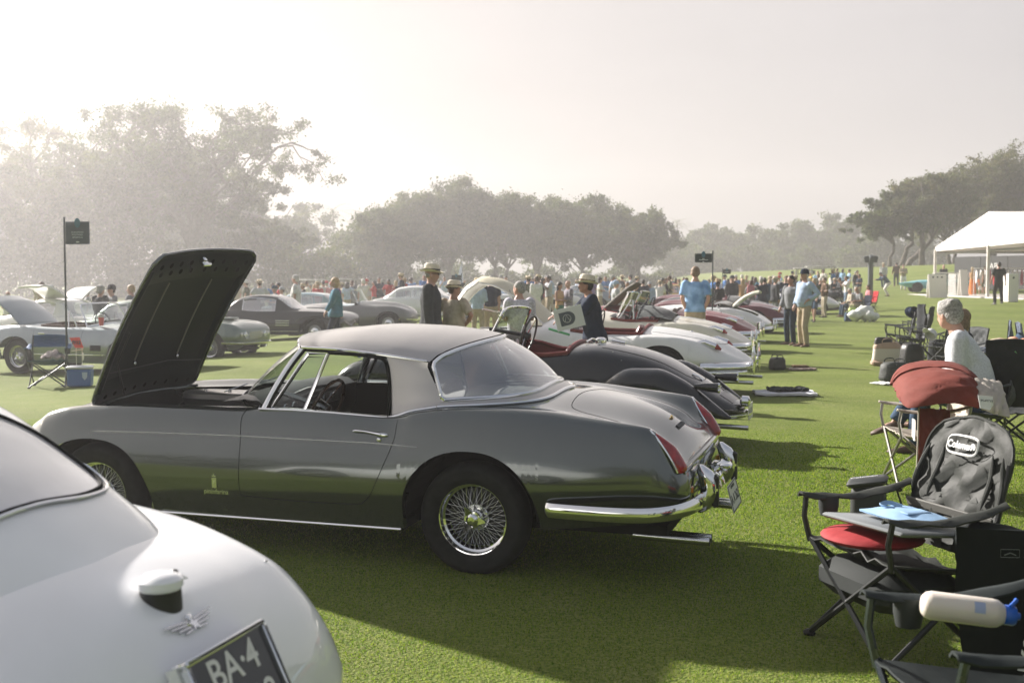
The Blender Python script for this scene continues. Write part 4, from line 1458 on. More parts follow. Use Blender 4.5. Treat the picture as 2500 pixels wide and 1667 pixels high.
 for sg in (1, -1):
  mo = spline([(basel[-1][0], .63, basel[-1][2] + .004), (.40, .66, .935), (.47, .672, .912), (.545, .675, .893)], 5)
  MB().tube([(a, b * sg, c) for a, b, c in mo], .010, 7).build('hardtop_moulding', CHROME, R)
  MB().tube([(a, (b + .006) * sg, c) for a, b, c in spline(drip, 5)], .009, 7, flat=.7).build('drip_rail', CHROME, R)
 # front header chrome line
 MB().tube([(x + .006, y, z - .008) for x, y, z in front_hdr], .010, 7).build('header_trim', CHROME, R)
 # windscreen
 top_w = [(x - .01, y * .96, z - .022) for x, y, z in front_hdr]
 bot_w = []
 for y in np.linspace(-.66, .66, 29):
  a = abs(y / .66)
  x = 1.80 - .40 * a ** 2.6
  bot_w.append((x, y, S.zat(x, min(abs(y), .67)) + .012))
 MB().grid(ruled(top_w, bot_w, 29, 8, (.03, 0, .01))).build('windscreen', GLASS, R, True, 180)
 MB().tube([(x + .004, y, z) for x, y, z in bot_w], .011, 7).build('windscreen_rubber', BLACK, R)
 MB().tube([(x + .02, y * 1.01, z - .004) for x, y, z in bot_w], .007, 6).build('windscreen_trim', CHROME, R)
 for sg in (1, -1):
  a0 = Vector((top_w[-1][0], .545 * sg, 1.278)); a1 = Vector((bot_w[-1][0] - .01, .672 * sg, .915))
  pl_ = spline([a0, a0.lerp(a1, .33) + Vector((.012, 0, .006)), a0.lerp(a1, .66) + Vector((.012, 0, .004)), a1], 5)
  MB().tube(pl_, .020, 8, flat=.8, up=(0, 1, 0)).build('windscreen_pillar', CHROME, R)
  MB().tube([(p[0] - .022, p[1] + .004 * sg, p[2]) for p in pl_], .010, 6).build('pillar_rubber', BLACK, R)
  # quarter light
  q = [(1.345, .665, .915), (1.125, .575, 1.255), (.985, .582, 1.255), (1.115, .668, .908)]
  q = [Vector((a, b * sg, c)) for a, b, c in q]
  cen = sum(q, Vector()) / 4
  MB().tube([q[0], q[1], q[2], q[3]], .013, 7, closed=True, flat=.7, up=(0, 1, 0)).build('quarter_light_frame', CHROME, R)
  ins = [p.lerp(cen, .13) for p in q]
  MB().tube(ins, .005, 6, closed=True).build('quarter_light_frame', BLACK, R)
  MB().add(q, [(0, 1, 2, 3)]).build('quarter_light_glass', GLASS, R, False)
  # door top trim and window rubber
  MB().tube([(x, sg * (.683), z) for x, z in ((1.42, .917), (1.2, .917), (.92, .910), (.55, .893))], .008, 6).build('door_top_trim', CHROME, R)
  wl_ = spline([(.985, .575, 1.262), (.80, .583, 1.256), (.66, .583, 1.243), (.60, .584, 1.215), (.572, .60, 1.12), (.556, .64, .97), (.55, .665, .895)], 5)
  MB().tube([(a, b * sg, c) for a, b, c in wl_], .012, 6).build('window_rubber', BLACK, R)
 # wipers
 for y in (.32, -.12):
  MB().tube([(1.80, y, .985), (1.70, y + .03, 1.02), (1.74, y + .24, .995)], .004, 5).build('wiper', CHROME_D, R)
 # ---------------- interior
 tub = MB()
 tub.box((.96, 0, .40), (1.0, 1.26, .03))
 for sg in (1, -1):
  tub.add([(.46, sg * .64, .38), (1.50, sg * .64, .38), (1.46, sg * .635, .905), (.46, sg * .63, .885)], [(0, 1, 2, 3)])
 tub.add([(.5, -.64, .38), (.5, .64, .38), (.30, .60, .93), (.30, -.60, .93)], [(0, 1, 2, 3)])
 tub.build('cabin_lining', DARKIN, R, False)
 MB().box((.15, 0, .925), (.42, 1.1, .02)).build('parcel_shelf', CARPET, R, False)
 MB().grid([[(x - .0, y * .95, z - .03) for x, y, z in roofsec(t)] for t in np.linspace(.02, .98, 8)]).build('headliner', mat('headliner', (.05, .05, .045), .9), R)
 dsh = MB()
 prof = [(1.72, .955), (1.56, .975), (1.46, .965), (1.40, .93), (1.40, .80), (1.45, .70), (1.5, .66)]
 dsh.rings([[(x, y * 1, z - .012 * abs(y / .6) ** 2) for x, z in prof] for y in np.linspace(-.62, .62, 12)], cap0=False, cap1=False, closed=False)
 d = dsh.build('dashboard', mat('dash_black', (.02, .02, .02), .35, spec=.5), R, True, 40, fix=True)
 MB().box((1.392, -.12, .868), (.008, .42, .075), bev=.003).build('dash_panel', mat('dash_metal', (.10, .10, .10), .35, .7), d)
 for y in (.40, .29, -.02, -.12, -.22):
  g = MB(); g.lathe([(.0, -.012), (.035 if y > .2 else .022, -.012), (.038 if y > .2 else .025, -.004), (.038 if y > .2 else .025, 0)], 18, c=(1.395, y, .87), axis='x')
  g.build('gauge', CHROME_D, d)
 w = steering(R, (1.13, .36, .875), .42, .205, WOODW, 3, mat('horn_hub', (.25, .25, .25), .2, 1.0))
 seat(R, .86, .33, .50, LEA_TAN, lean=.22, h=.44); seat(R, .86, -.33, .50, LEA_TAN, lean=.22, h=.44)
 MB().box((1.18, 0, 1.245), (.03, .16, .045), bev=.012).tube([(1.2, 0, 1.26), (1.26, 0, 1.30)], .008, 6).build('mirror', CHROME_D, R)
 return root, S
# ------------------------------------------------------------------ the other cars
def sub_rows(rows, k=1.0, kx=1.0, dz=0.0):
 return [tuple([r[0] * kx] + [r[i] * (k if i % 2 else 1) + (0 if i % 2 else dz) for i in range(1, len(r))]) for r in rows]

# rounded fifties roadster: front wings, low doors, round tail
ROWS_XK = [
 (3.28, .10, .36, .16, .44, .14, .52, .08, .56, 0, .57), (3.24, .30, .32, .42, .46, .34, .60, .16, .66, 0, .68), (3.12, .50, .28, .64, .50, .54, .70, .26, .74, 0, .78),
 (2.9, .62, .24, .76, .52, .62, .80, .32, .80, 0, .88), (2.6, .68, .24, .79, .54, .62, .85, .36, .83, 0, .95), (2.1, .70, .24, .79, .54, .62, .83, .42, .88, 0, .99),
 (1.7, .70, .24, .77, .52, .65, .80, .50, .90, 0, 1.0), (1.3, .70, .24, .76, .50, .68, .74, .58, .84, 0, .95), (.9, .70, .24, .76, .50, .69, .71, .60, .80, 0, .92),
 (.5, .70, .25, .78, .50, .69, .74, .54, .82, 0, .92), (.2, .70, .26, .79, .50, .68, .79, .50, .82, 0, .91), (-.1, .69, .26, .79, .50, .66, .79, .48, .79, 0, .88),
 (-.4, .66, .28, .77, .48, .61, .74, .44, .74, 0, .82), (-.7, .58, .30, .69, .45, .53, .63, .38, .65, 0, .73), (-.95, .44, .32, .54, .42, .42, .51, .30, .54, 0, .60),
 (-1.08, .30, .34, .38, .41, .30, .46, .20, .48, 0, .52), (-1.15, .12, .36, .18, .41, .14, .44, .08, .46, 0, .47)]
# sixties grand tourer, flat sides, wide nose
ROWS_GT = [
 (3.24, .48, .40, .60, .52, .57, .66, .42, .70, 0, .71), (3.20, .56, .32, .70, .52, .64, .72, .46, .745, 0, .755), (3.1, .62, .28, .76, .53, .67, .78, .48, .80, 0, .82),
 (2.9, .68, .26, .80, .54, .69, .83, .50, .84, 0, .87), (2.55, .71, .25, .82, .54, .69, .865, .50, .865, 0, .91), (2.0, .74, .24, .82, .54, .69, .87, .52, .885, 0, .94),
 (1.5, .75, .24, .82, .54, .69, .865, .58, .89, 0, .94), (1.0, .75, .24, .82, .54, .70, .86, .62, .875, 0, .92), (.5, .75, .24, .82, .55, .70, .87, .60, .885, 0, .92),
 (.2, .74, .25, .82, .55, .69, .89, .56, .905, 0, .93), (-.2, .72, .27, .81, .55, .67, .885, .52, .90, 0, .925), (-.6, .68, .30, .78, .55, .65, .85, .48, .865, 0, .885),
 (-.95, .62, .34, .73, .54, .62, .80, .44, .815, 0, .83), (-1.1, .55, .38, .66, .53, .57, .72, .40, .75, 0, .77), (-1.18, .44, .42, .54, .52, .48, .62, .34, .65, 0, .66)]
# small rear engined roundtail
ROWS_P = [
 (2.75, .2, .36, .3, .45, .26, .54, .14, .58, 0, .6), (2.68, .5, .30, .62, .47, .5, .64, .25, .66, 0, .68), (2.45, .62, .25, .76, .5, .6, .76, .34, .74, 0, .78), (2.1, .68, .24, .8, .52, .62, .82, .4, .80, 0, .86),
 (1.6, .70, .23, .80, .52, .64, .82, .5, .86, 0, .92), (1.1, .72, .23, .80, .52, .68, .80, .58, .86, 0, .94), (.6, .72, .23, .81, .52, .68, .82, .58, .87, 0, .94), (.2, .72, .24, .82, .52, .67, .84, .5, .87, 0, .92),
 (-.15, .70, .26, .81, .5, .63, .80, .44, .80, 0, .85), (-.45, .64, .28, .75, .48, .56, .70, .38, .70, 0, .74), (-.68, .54, .30, .65, .46, .46, .58, .3, .58, 0, .61), (-.80, .4, .34, .5, .44, .34, .5, .2, .5, 0, .52), (-.84, .15, .38, .22, .44, .16, .48, .1, .48, 0, .49)]

def cabin_shell(R, rows, mats, glz, x_ws, name='roof'):
 """closed cabin: glz = list of (x0, x1) side windows; x_ws = (x0, x1, x2, x3): windscreen range, rear window range"""
 S = Shell(rows, dx=.05, ns=9, nt=10, split=2, cuts=[q for g in glz for q in g] + list(x_ws))
 def mf(x, j, s):
  if x_ws[0] < x < x_ws[1] and j >= s.ns: return 1
  if x_ws[2] < x < x_ws[3] and j >= s.ns + 1: return 1
  for a, b in glz:
   if a < x < b and 0 <= j < s.ns - 2: return 1
  return 0
 body = S.build(name, mats[0], R, lip=0, mfun=lambda *a: 0, holes=())
 # separate the panes from the roof skin
 me = body.data
 bm = bmesh.new(); bm.from_mesh(me)
 gl = []
 for f in bm.faces:
  c = f.calc_center_median()
  x = c.x
  i = int(np.clip(np.searchsorted(S.xs, x) - 1, 0, len(S.xs) - 2))
  P = S.P[i]
  k = int(np.argmin([abs(p[1] - abs(c.y)) + abs(p[2] - c.z) for p in P]))
  top = k >= S.ns - 1
  if (x_ws[0] < x < x_ws[1] and top) or (x_ws[2] < x < x_ws[3] and k >= S.ns + 1) or any(a < x < b and k < S.ns - 2 for a, b in glz):
   gl.append(f.index)
 bm.free()
 polys = [tuple(p.vertices) for p in me.polygons]
 vs_ = [tuple(v.co) for v in me.vertices]
 G, B = MB(), MB()
 gs = set(gl)
 for nm, sel, mt, mb in (('window', gs, mats[1], G), ('skin', None, mats[0], B)):
  ids = [i for i in range(len(polys)) if (i in gs) == (sel is not None)]
  used = sorted({v for i in ids for v in polys[i]})
  rm = {v: k for k, v in enumerate(used)}
  mb.add([vs_[v] for v in used], [tuple(rm[v] for v in polys[i]) for i in ids])
 bpy.data.objects.remove(body)
 o = B.build(name, mats[0], R, True, 60)
 G.build('cabin_glass', mats[1], o, True, 80)
 # trims along window edges
 for a, b in glz:
  for sg in (1, -1):
   i0 = int(np.argmin(abs(S.xs - a))); i1 = int(np.argmin(abs(S.xs - b)))
   st = max(1, (i1 - i0) // 8)
   idx = list(range(i0, i1, st)) + [i1]
   up = [(S.P[i][S.ns - 2][0], sg * (S.P[i][S.ns - 2][1] + .004), S.P[i][S.ns - 2][2]) for i in idx]
   dn = [(S.P[i][0][0], sg * (S.P[i][0][1] + .004), S.P[i][0][2] + .01) for i in idx]
   MB().tube(up + dn[::-1], .011, 5, closed=True).build('window_trim', CHROME, o)
 return S, o

def lamp(R, x, y, z, r, yaw=0, m=None, depth=.05):
 mb = MB()
 mb.lathe([(r * 1.12, -.03), (r * 1.14, .01), (r * 1.02, .018), (r * .98, .012)], 20, axis='x')
 o = mb.build('headlight', CHROME, R)
 o.location = (x, y, z); o.rotation_euler = (0, 0, yaw)
 g = MB(); g.lathe([(r, .008), (r * .8, .02), (r * .4, .03), (0, .034)], 20, axis='x')
 g.build('lens', m or CLEARL, o)
 return o

def open_cockpit(R, S, x0, x1, inner, floor=.35, wy=.56, seats=True, sx=None, steer_y=None, rim=None):
 tub = MB()
 for sg in (1, -1):
  tub.grid(ruled([(x, sg * (wy + .02), S.zat(x, wy) - .002) for x in np.linspace(x0, x1, 8)], [(x, sg * wy, floor) for x in np.linspace(x0, x1, 8)], 8, 3))
 tub.box(((x0 + x1) / 2, 0, floor), (x1 - x0, wy * 2, .02))
 for x in (x0, x1):
  tub.grid([[(x, y, z0) for y in np.linspace(-wy, wy, 9)] for z0 in (floor,)] + [[(x, y, S.zat(x, y) - .002) for y in np.linspace(-wy, wy, 9)]])
 tub.build('cockpit_lining', inner, R, True, 50)
 if rim:
  P = [(x, wy + .01, S.zat(x, wy) + .012) for x in np.linspace(x1, x0, 8)] + [(x0, y, S.zat(x0, y) + .014) for y in np.linspace(wy, -wy, 12)] + [(x, -wy - .01, S.zat(x, wy) + .012) for x in np.linspace(x0, x1, 8)]
  MB().tube(P, .020, 7).build('cockpit_rim', rim, R)
 if seats:
  sx = sx if sx is not None else x0 + .40
  for y in (.29, -.29): seat(R, sx, y, .42, inner, w=.5, h=.46, lean=.25)
 dz = S.zat(x1, 0)
 d = MB(); d.rings([[(x1 + a, y, dz - b - .05 * (y / wy) ** 2) for a, b in ((.03, .0), (-.05, .01), (-.06, .05), (-.05, .2), (0, .22))] for y in np.linspace(-wy, wy, 9)], cap0=False, cap1=False, closed=False)
 dd = d.build('dashboard', LEA_BLK, R, True, 40)
 for y in (.3, .2, -.05, .05, -.2):
  MB().lathe([(0, -.014), (.04, -.014), (.044, 0)], 14, c=(x1 - .055, y, dz - .1), axis='x').build('gauge', LET_W, dd)
 if steer_y is not None:
  steering(R, (x1 - .34, steer_y, dz - .01), .30, .205, LEA_BLK, 4 if steer_y > 0 else 3)

def screen(R, x, zb, h, lean, wy, S, split=False, frame=None, curve=.10, r=.011, m=None):
 """windscreen of an open car: frame and pane"""
 frame = frame or CHROME
 bot = [(x + curve * (1 - (y / wy) ** 2), y, S.zat(x, abs(y)) + .005) for y in np.linspace(-wy, wy, 17)]
 top = [(x - lean + curve * (1 - (y / wy) ** 2), y * .86, zb + h - .03 * abs(y / wy) ** 3) for y in np.linspace(-wy, wy, 17)]
 loop = bot + top[::-1]
 o = MB().tube(resamp(loop + [loop[0]], 70)[:-1], r, 6, closed=True).build('windscreen_frame', frame, R)
 if split:
  k = 8
  MB().tube([bot[k], top[k]], r, 6).build('centre_post', frame, o)
 MB().grid(ruled(bot, top, 17, 5)).build('windscreen_pane', m or GLASS, o, True, 180)
 return o

def bumper_bar(R, pts, r=.045, over=(), m=CHROME, flat=.5):
 o = MB().tube(spline(pts, 5), r, 8, flat=flat, up=(0, 1, .01) if False else None).build('bumper', m, R)
 for (x, y, z, h) in over:
  rg = []
  for t in np.linspace(0, 1, 7):
   k = max(.2, math.sin(math.pi * t)) ** .5
   rg.append([(x + .03 * k * math.cos(a), y + .028 * k * math.sin(a), z - h / 2 + h * t) for a in np.linspace(0, 6.283, 9)[:-1]])
  MB().rings(rg).build('overrider', m, R)
 return o

def base_car(label, ox, oy, ang, pnt, rows, wb=2.6, arch=(.40, .37), wheels='wire', open_=None, hole_bonnet=None, oz=None, group=None, wr=.33, wy=.665, spat=False, dx=.06, cap=None, cat='car', rim_m=None):
 z = g1(ox, oy) if oz is None else oz
 R = empty('classic_car', (ox, oy, z), ang, label, cat, group)
 ar = [(wb, .32, arch[0], arch[1])]
 if not spat: ar.append((0, .32, arch[0], arch[1]))
 holes, cuts = [], []
 for h in (open_, hole_bonnet):
  if h: holes.append((h[0], h[1], 3)); cuts += [h[0], h[1]]
 S = Shell(rows, arches=ar, dx=dx, ns=14, nt=8, cuts=cuts)
 S.build('body', pnt, R, holes=holes, lip=.04)
 MB().box((1.1, 0, .27), (3.9, .96, .05)).box((wb / 2, 0, .26), (wb - .95, 1.36, .05)).build('underbody', DARKIN, R, False)
 for x in (0, wb):
  wheel_well(R, x, .31, .33, .42, .70)
  for sg in (1, -1):
   add_wheel(R, x, sg * wy, wr - .005, wheels, wr, .212 if wheels == 'wire' else .205, .165, rot=x, cap=cap)
 return R, S

def raised_lid(R, pts_hinge_profile, wy, outer, inner, name, taper=.75, th=.02, cupped=.12):
 """pts: profile (x, z) of the lid from hinge to free end"""
 n = len(pts_hinge_profile)
 prof = resamp(pts_hinge_profile, 16)
 g = []
 for i, (x, z) in enumerate(prof):
  t = i / 15
  w = wy * (1 - (1 - taper) * t ** 1.6) * (1 if t < .93 else .86)
  a = Vector(prof[min(i + 1, 15)]) - Vector(prof[max(i - 1, 0)])
  nx, nz = -a.y, a.x
  l_ = math.hypot(nx, nz); nx, nz = nx / l_, nz / l_
  if nz < 0 and False: nx, nz = -nx, -nz
  row = []
  for v in np.linspace(-1, 1, 15):
   d = -cupped * abs(v) ** 2.4
   row.append((x + nx * d * LS[0], v * w, z + nz * d * LS[0]))
  g.append(row)
 o = MB().grid([list(reversed(r)) for r in g]).build(name, outer, R, True, 80)
 g2 = [[(p[0] - 0, p[1] * .985, p[2]) for p in r] for r in g]
 off = []
 for i, r in enumerate(g):
  row = []
  for j, p in enumerate(r):
   du = Vector(g[min(i + 1, 15)][j]) - Vector(g[max(i - 1, 0)][j]); dv = Vector(r[min(j + 1, 14)]) - Vector(r[max(j - 1, 0)])
   nn = du.cross(dv).normalized() * (th * LS[0])
   row.append(Vector(p) + nn)
  off.append(row)
 MB().grid(off).build('lid_lining', inner, o, True, 80)
 edge = [Vector(q) for q in g[0]] + [Vector(r[-1]) for r in g[1:]] + [Vector(q) for q in reversed(g[-1])] + [Vector(r[0]) for r in reversed(g[1:-1])]
 MB().tube(edge, th * .8, 5, closed=True).build('lid_rim', outer, o)
 return o
LS = [1]

def tail_letters(R, x, z, txt, sz, m):
 pass

HEAD = 2.8155
def build_black_roadster():
 BK = paint('black_paint', (0.010, 0.013, 0.016), rough=.25)
 # pre-war style: narrow body, wings standing away from it
 rows = [(3.0, .10, .4, .18, .6, .16, .8, .1, .86, 0, .88), (2.95, .26, .34, .30, .6, .28, .84, .16, .92, 0, .95), (2.5, .34, .32, .38, .6, .36, .86, .22, .96, 0, 1.0), (1.7, .46, .30, .53, .6, .50, .86, .38, .97, 0, 1.04),
   (1.4, .52, .30, .60, .55, .56, .84, .46, .94, 0, 1.0), (1.0, .55, .30, .62, .52, .58, .78, .50, .84, 0, .93), (.5, .55, .30, .62, .52, .57, .80, .46, .90, 0, .955), (.2, .53, .3, .60, .5, .54, .76, .42, .86, 0, .915),
   (-.1, .50, .3, .57, .48, .50, .68, .38, .78, 0, .83), (-.4, .44, .3, .50, .44, .43, .56, .32, .63, 0, .67), (-.65, .36, .3, .42, .38, .36, .46, .26, .50, 0, .53), (-.82, .22, .3, .28, .35, .24, .39, .16, .41, 0, .42), (-.88, .08, .32, .1, .35, .08, .37, .05, .38, 0, .38)]
 ox, oy = 1.37, 11.46
 R = empty('classic_car', (ox, oy, g1(ox, oy)), HEAD, 'black open roadster with separate round wings and a red leather cockpit', 'car', None)
 S = Shell(rows, dx=.05, ns=12, nt=10, cuts=(.72, 1.52))
 S.build('body', BK, R, holes=[(.72, 1.52, 3)], lip=.02)
 MB().box((1.0, 0, .30), (3.0, .9, .05)).build('underbody', DARKIN, R, False)
 open_cockpit(R, S, .72, 1.52, LEA_RED, wy=.50, sx=1.08, steer_y=.30, rim=LEA_RED)
 for sg in (1, -1):
  # rear wing: a teardrop over the wheel
  prof = [(.50, .34, .03), (.44, .50, .10), (.30, .66, .15), (.08, .755, .17), (-.15, .755, .175), (-.38, .67, .165), (-.56, .55, .12), (-.70, .44, .09), (-.80, .36, .05), (-.84, .33, .02)]
  pr = pch([(i, *p) for i, p in enumerate(prof)], np.linspace(0, len(prof) - 1, 34))
  g = []
  for i in range(34):
   x, z, w = pr[i]
   a = pr[min(i + 1, 33)] - pr[max(i - 1, 0)]
   nx, nz = a[1], -a[0]; L = math.hypot(nx, nz); nx, nz = nx / L, nz / L
   row = []
   for q in np.linspace(-.62 * math.pi, .62 * math.pi, 15):
    yy = math.sin(q); dd = math.cos(q)
    row.append((x + nx * (dd - 1) * w * .9, sg * (.60 + yy * w * .95), z + nz * (dd - 1) * w * .9))
   g.append(row)
  MB().grid(g).build('rear_wing', BK, R, True, 80, fix=True)
  MB().tube([(-.50, sg * .60, .60), (-.60, sg * .60, .595), (-.72, sg * .60, .59)], [.02, .038, .045], 14).build('tail_lamp_pod', BK, R)
  for zz in (.615, .565):
   MB().lathe([(.0, -.012), (.02, -.008), (.024, .01), (.02, .012)], 14, c=(-.725, sg * .60, zz), axis='x').build('tail_lamp', CHROME, R)
  # running board and front wing
  MB().box((1.35, sg * .62, .33), (1.9, .22, .04), bev=.015).build('running_board', BK, R)
  fw = []
  for i, (x, z, w) in enumerate(pch([(0, 3.05, .36, .08), (1, 3.05, .60, .14), (2, 2.85, .76, .17), (3, 2.55, .80, .18), (4, 2.2, .70, .16), (5, 1.9, .48, .14), (6, 1.75, .34, .10)], np.linspace(0, 6, 24))):
   fw.append([(x, sg * (.62 + math.sin(q) * w), z - (1 - math.cos(q)) * w * .8) for q in np.linspace(-.6 * math.pi, .6 * math.pi, 11)])
  MB().grid(fw).build('front_wing', BK, R, True, 80, fix=True)
  for x in (-.02, 2.5): add_wheel(R, x, sg * .63, .325, 'wire', .33, .21, .15)
  lamp(R, 3.0, sg * .34, .86, .085)
 screen(R, 1.55, 1.0, .29, .16, .50, S, split=False, frame=CHROME, curve=.03, r=.015)
 MB().tube([(1.58, .50, 1.28), (1.50, .2, 1.24), (1.50, .16, 1.20)], .008, 6).ell((1.50, .15, 1.2), (.02, .05, .025)).build('wiper_motor', CHROME_D, R)
 # bonnet strips, filler, boot seam, hinges and clasp
 seam(S, [(.42, .36), (.05, .33), (-.25, .28), (-.44, .20), (-.50, .0), (-.44, -.20), (-.25, -.28), (.05, -.33), (.42, -.36)], 't', 'boot_seam', R, r=.004, m=BLACK)
 z = S.zat(.50, 0)
 MB().lathe([(.05, z - .02), (.055, z + .01), (.052, z + .035), (.03, z + .05), (0, z + .052)], 18, c=(.50, .10, 0)).box((.50, .16, z + .03), (.03, .04, .02), bev=.004).build('filler_cap', CHROME, R)
 MB().tube([(.44, -.10, S.zat(.44, .1) + .02), (.30, -.10, S.zat(.3, .1) + .015)], .012, 6).build('boot_hinge', CHROME, R)
 MB().tube([(.62, -.2, S.zat(.62, .2) + .02), (.62, .0, S.zat(.62, 0) + .035), (.62, .2, S.zat(.62, .2) + .02)], .010, 6).build('tonneau_rail', CHROME, R)
 p = (-.44, .10); MB().tube([(-.40, .12, S.zat(-.40, .12) + .01), (-.46, .12, S.zat(-.46, .12) + .02), (-.50, .12, S.zat(-.50, .12) + .008)], .010, 6).build('boot_clasp', CHROME, R)
 # lettering across the tail
 def onb(x, y):
  zz = S.zat(x, y) + .006
  a = (Vector((x + .03, y, S.zat(x + .03, y))) - Vector((x - .03, y, S.zat(x - .03, y)))).normalized()
  b = (Vector((x, y + .05, S.zat(x, y + .05))) - Vector((x, y - .05, S.zat(x, y - .05)))).normalized()
  n = a.cross(b).normalized()
  return Vector((x, y, zz)), Matrix((-b, n.cross(-b), n)).transposed()
 p, M = onb(-.62, .0); text_mesh('JAGUAR', .075, CHROME, 'tail_lettering', R, p, M, .003)
 MB().grid([[(x, y, S.zat(x, y) + .004) for y in np.linspace(-.22, .22, 9)] for x in np.linspace(-.68, -.80, 5)]).build('number_panel', PLATE_B, R)
 plate(R, (-.93, .0, .33), Matrix(((0, 0, -1), (-1, 0, 0), (0, 1, 0))), .30, .15, [('4 1 7 6', 0, 0, .08)], PLATE_W, LET_D, .08)
 bumper_bar(R, [(-.78, .35, .30), (-.90, .2, .30), (-.93, 0, .30), (-.90, -.2, .30), (-.78, -.35, .30)], .02)
 MB().lathe([(0, -.05), (.05, -.03), (.055, .03), (.03, .05)], 14, c=(-.90, .12, .43), axis='x').build('plate_lamp', CHROME, R)
 MB().tube([(-.3, .28, .22), (-.95, .28, .20)], .024, 10).build('exhaust_pipe', CHROME_D, R)
 for x, y in ((.60, .45), (.30, .42), (.2, .5)):
  MB().ell((x, y, S.zat(x, y) + .003), (.006, .006, .004), 8, 5).build('tonneau_stud', CHROME, R)
 return R

def xk_car(label, ox, oy, pnt, inner, ck=(.62, 1.55), wsx=1.60, ang=HEAD, bonnet=None, tonneau=False, red_lamp=True, rows=None, wscreen=True, hood_frame=False, lid_in=None, over=True, plate_txt=None, steer=True, ws_h=.33, bonnet_prof=None, seats=True):
 rows = rows or ROWS_XK
 hb = (1.75, 2.95) if bonnet else None
 R, S = base_car(label, ox, oy, ang, pnt, rows, open_=ck, hole_bonnet=hb, spat=False, arch=(.38, .36))
 open_cockpit(R, S, ck[0], ck[1], inner, wy=.555, sx=ck[0] + .40, steer_y=.3 if steer else None, rim=inner, seats=seats)
 if wscreen: screen(R, wsx, .98, ws_h, .20, .52, S, split=True)
 if tonneau:
  MB().grid([[(x, y, S.zat(x, y) + .03 + .05 * math.sin(math.pi * t) + .14 * (1 - (y / .6) ** 2) * t) for t, x in [(q, .20 + .62 * q) for q in np.linspace(0, 1, 8)]] for y in np.linspace(-.56, .56, 13)]).build('folded_top', CLOTHTOP, R, True, 60, fix=True)
  for y in np.linspace(-.5, .5, 7):
   MB().ell((.22, y, S.zat(.22, y) + .034), (.008, .008, .006), 8, 5).build('snap_stud', CHROME, R)
  MB().tube([(.82, y, S.zat(.82, y) + .17 - .14 * (y / .56) ** 2) for y in np.linspace(-.56, .56, 9)], .022, 6).build('top_bow', CLOTHTOP, R)
 # boot lid seam
 seam(S, [(min(.36, ck[0] - .12), .38), (-.05, .36), (-.4, .30), (-.72, .2), (-.8, 0), (-.72, -.2), (-.4, -.3), (-.05, -.36), (min(.36, ck[0] - .12), -.38)], 't', 'boot_seam', R, r=.004)
 for sg in (1, -1):
  # long chromed lamp pods on the wing tips
  x = -.62; y = .52
  z = S.zat(x, y)
  MB().tube([(x + .22, sg * y, z + .035), (x + .05, sg * y, z + .045), (x - .10, sg * y, z - .01)], [.008, .045, .048], 12).build('lamp_pod', CHROME, R)
  if red_lamp: MB().tube([(x - .09, sg * y, z - .005), (x - .17, sg * y, z - .05)], [.046, .014], 12).build('tail_lamp', REDLENS, R)
  bumper_bar(R, [(-.55, sg * .76, .42), (-.80, sg * .72, .42), (-1.02, sg * .56, .42), (-1.12, sg * .34, .42), (-1.15, sg * .20, .42)], .05, over=[(-1.19, sg * .28, .48, .38)] if over else ())
  bumper_bar(R, [(-.60, sg * .75, .34), (-.80, sg * .70, .34), (-1.0, sg * .55, .34), (-1.10, sg * .36, .34)], .03)
  MB().tube([(-.6, sg * .5, .20), (-1.22, sg * .5, .19)], .026, 10).build('exhaust_pipe', CHROME_D, R)
  lamp(R, 3.02, sg * .50, .70, .085, 0)
 if plate_txt:
  plate(R, (-1.20, 0, .40), Matrix(((0, 0, -1), (-1, 0, 0), (0, 1, 0))), .32, .15, [(plate_txt, 0, 0, .08)], PLATE_W, LET_D, .08)
 MB().ell((-.3, 0, S.zat(-.3, 0) + .004), (.02, .02, .01), 10, 6).build('badge', CHROME, R)
 if bonnet:
  LS[0] = 1
  raised_lid(R, bonnet_prof or [(1.62, .90), (1.85, 1.12), (2.15, 1.38), (2.5, 1.56), (2.8, 1.60), (3.05, 1.45), (3.18, 1.28)], .33, pnt, lid_in or mat('lid_cream_inside', (.60, .56, .42), .5), 'bonnet', taper=.62, cupped=.08)
  MB().box((2.35, 0, .72), (1.1, .5, .2), bev=.06).box((2.35, .12, .84), (.9, .12, .06), bev=.02).build('engine', mat('engine_grey', (.12, .12, .12), .4, .5), R)
  MB().tube([(2.0, .3, .86), (2.3, .28, 1.42)], .008, 5).build('bonnet_stay', CHROME_D, R)
 return R, S

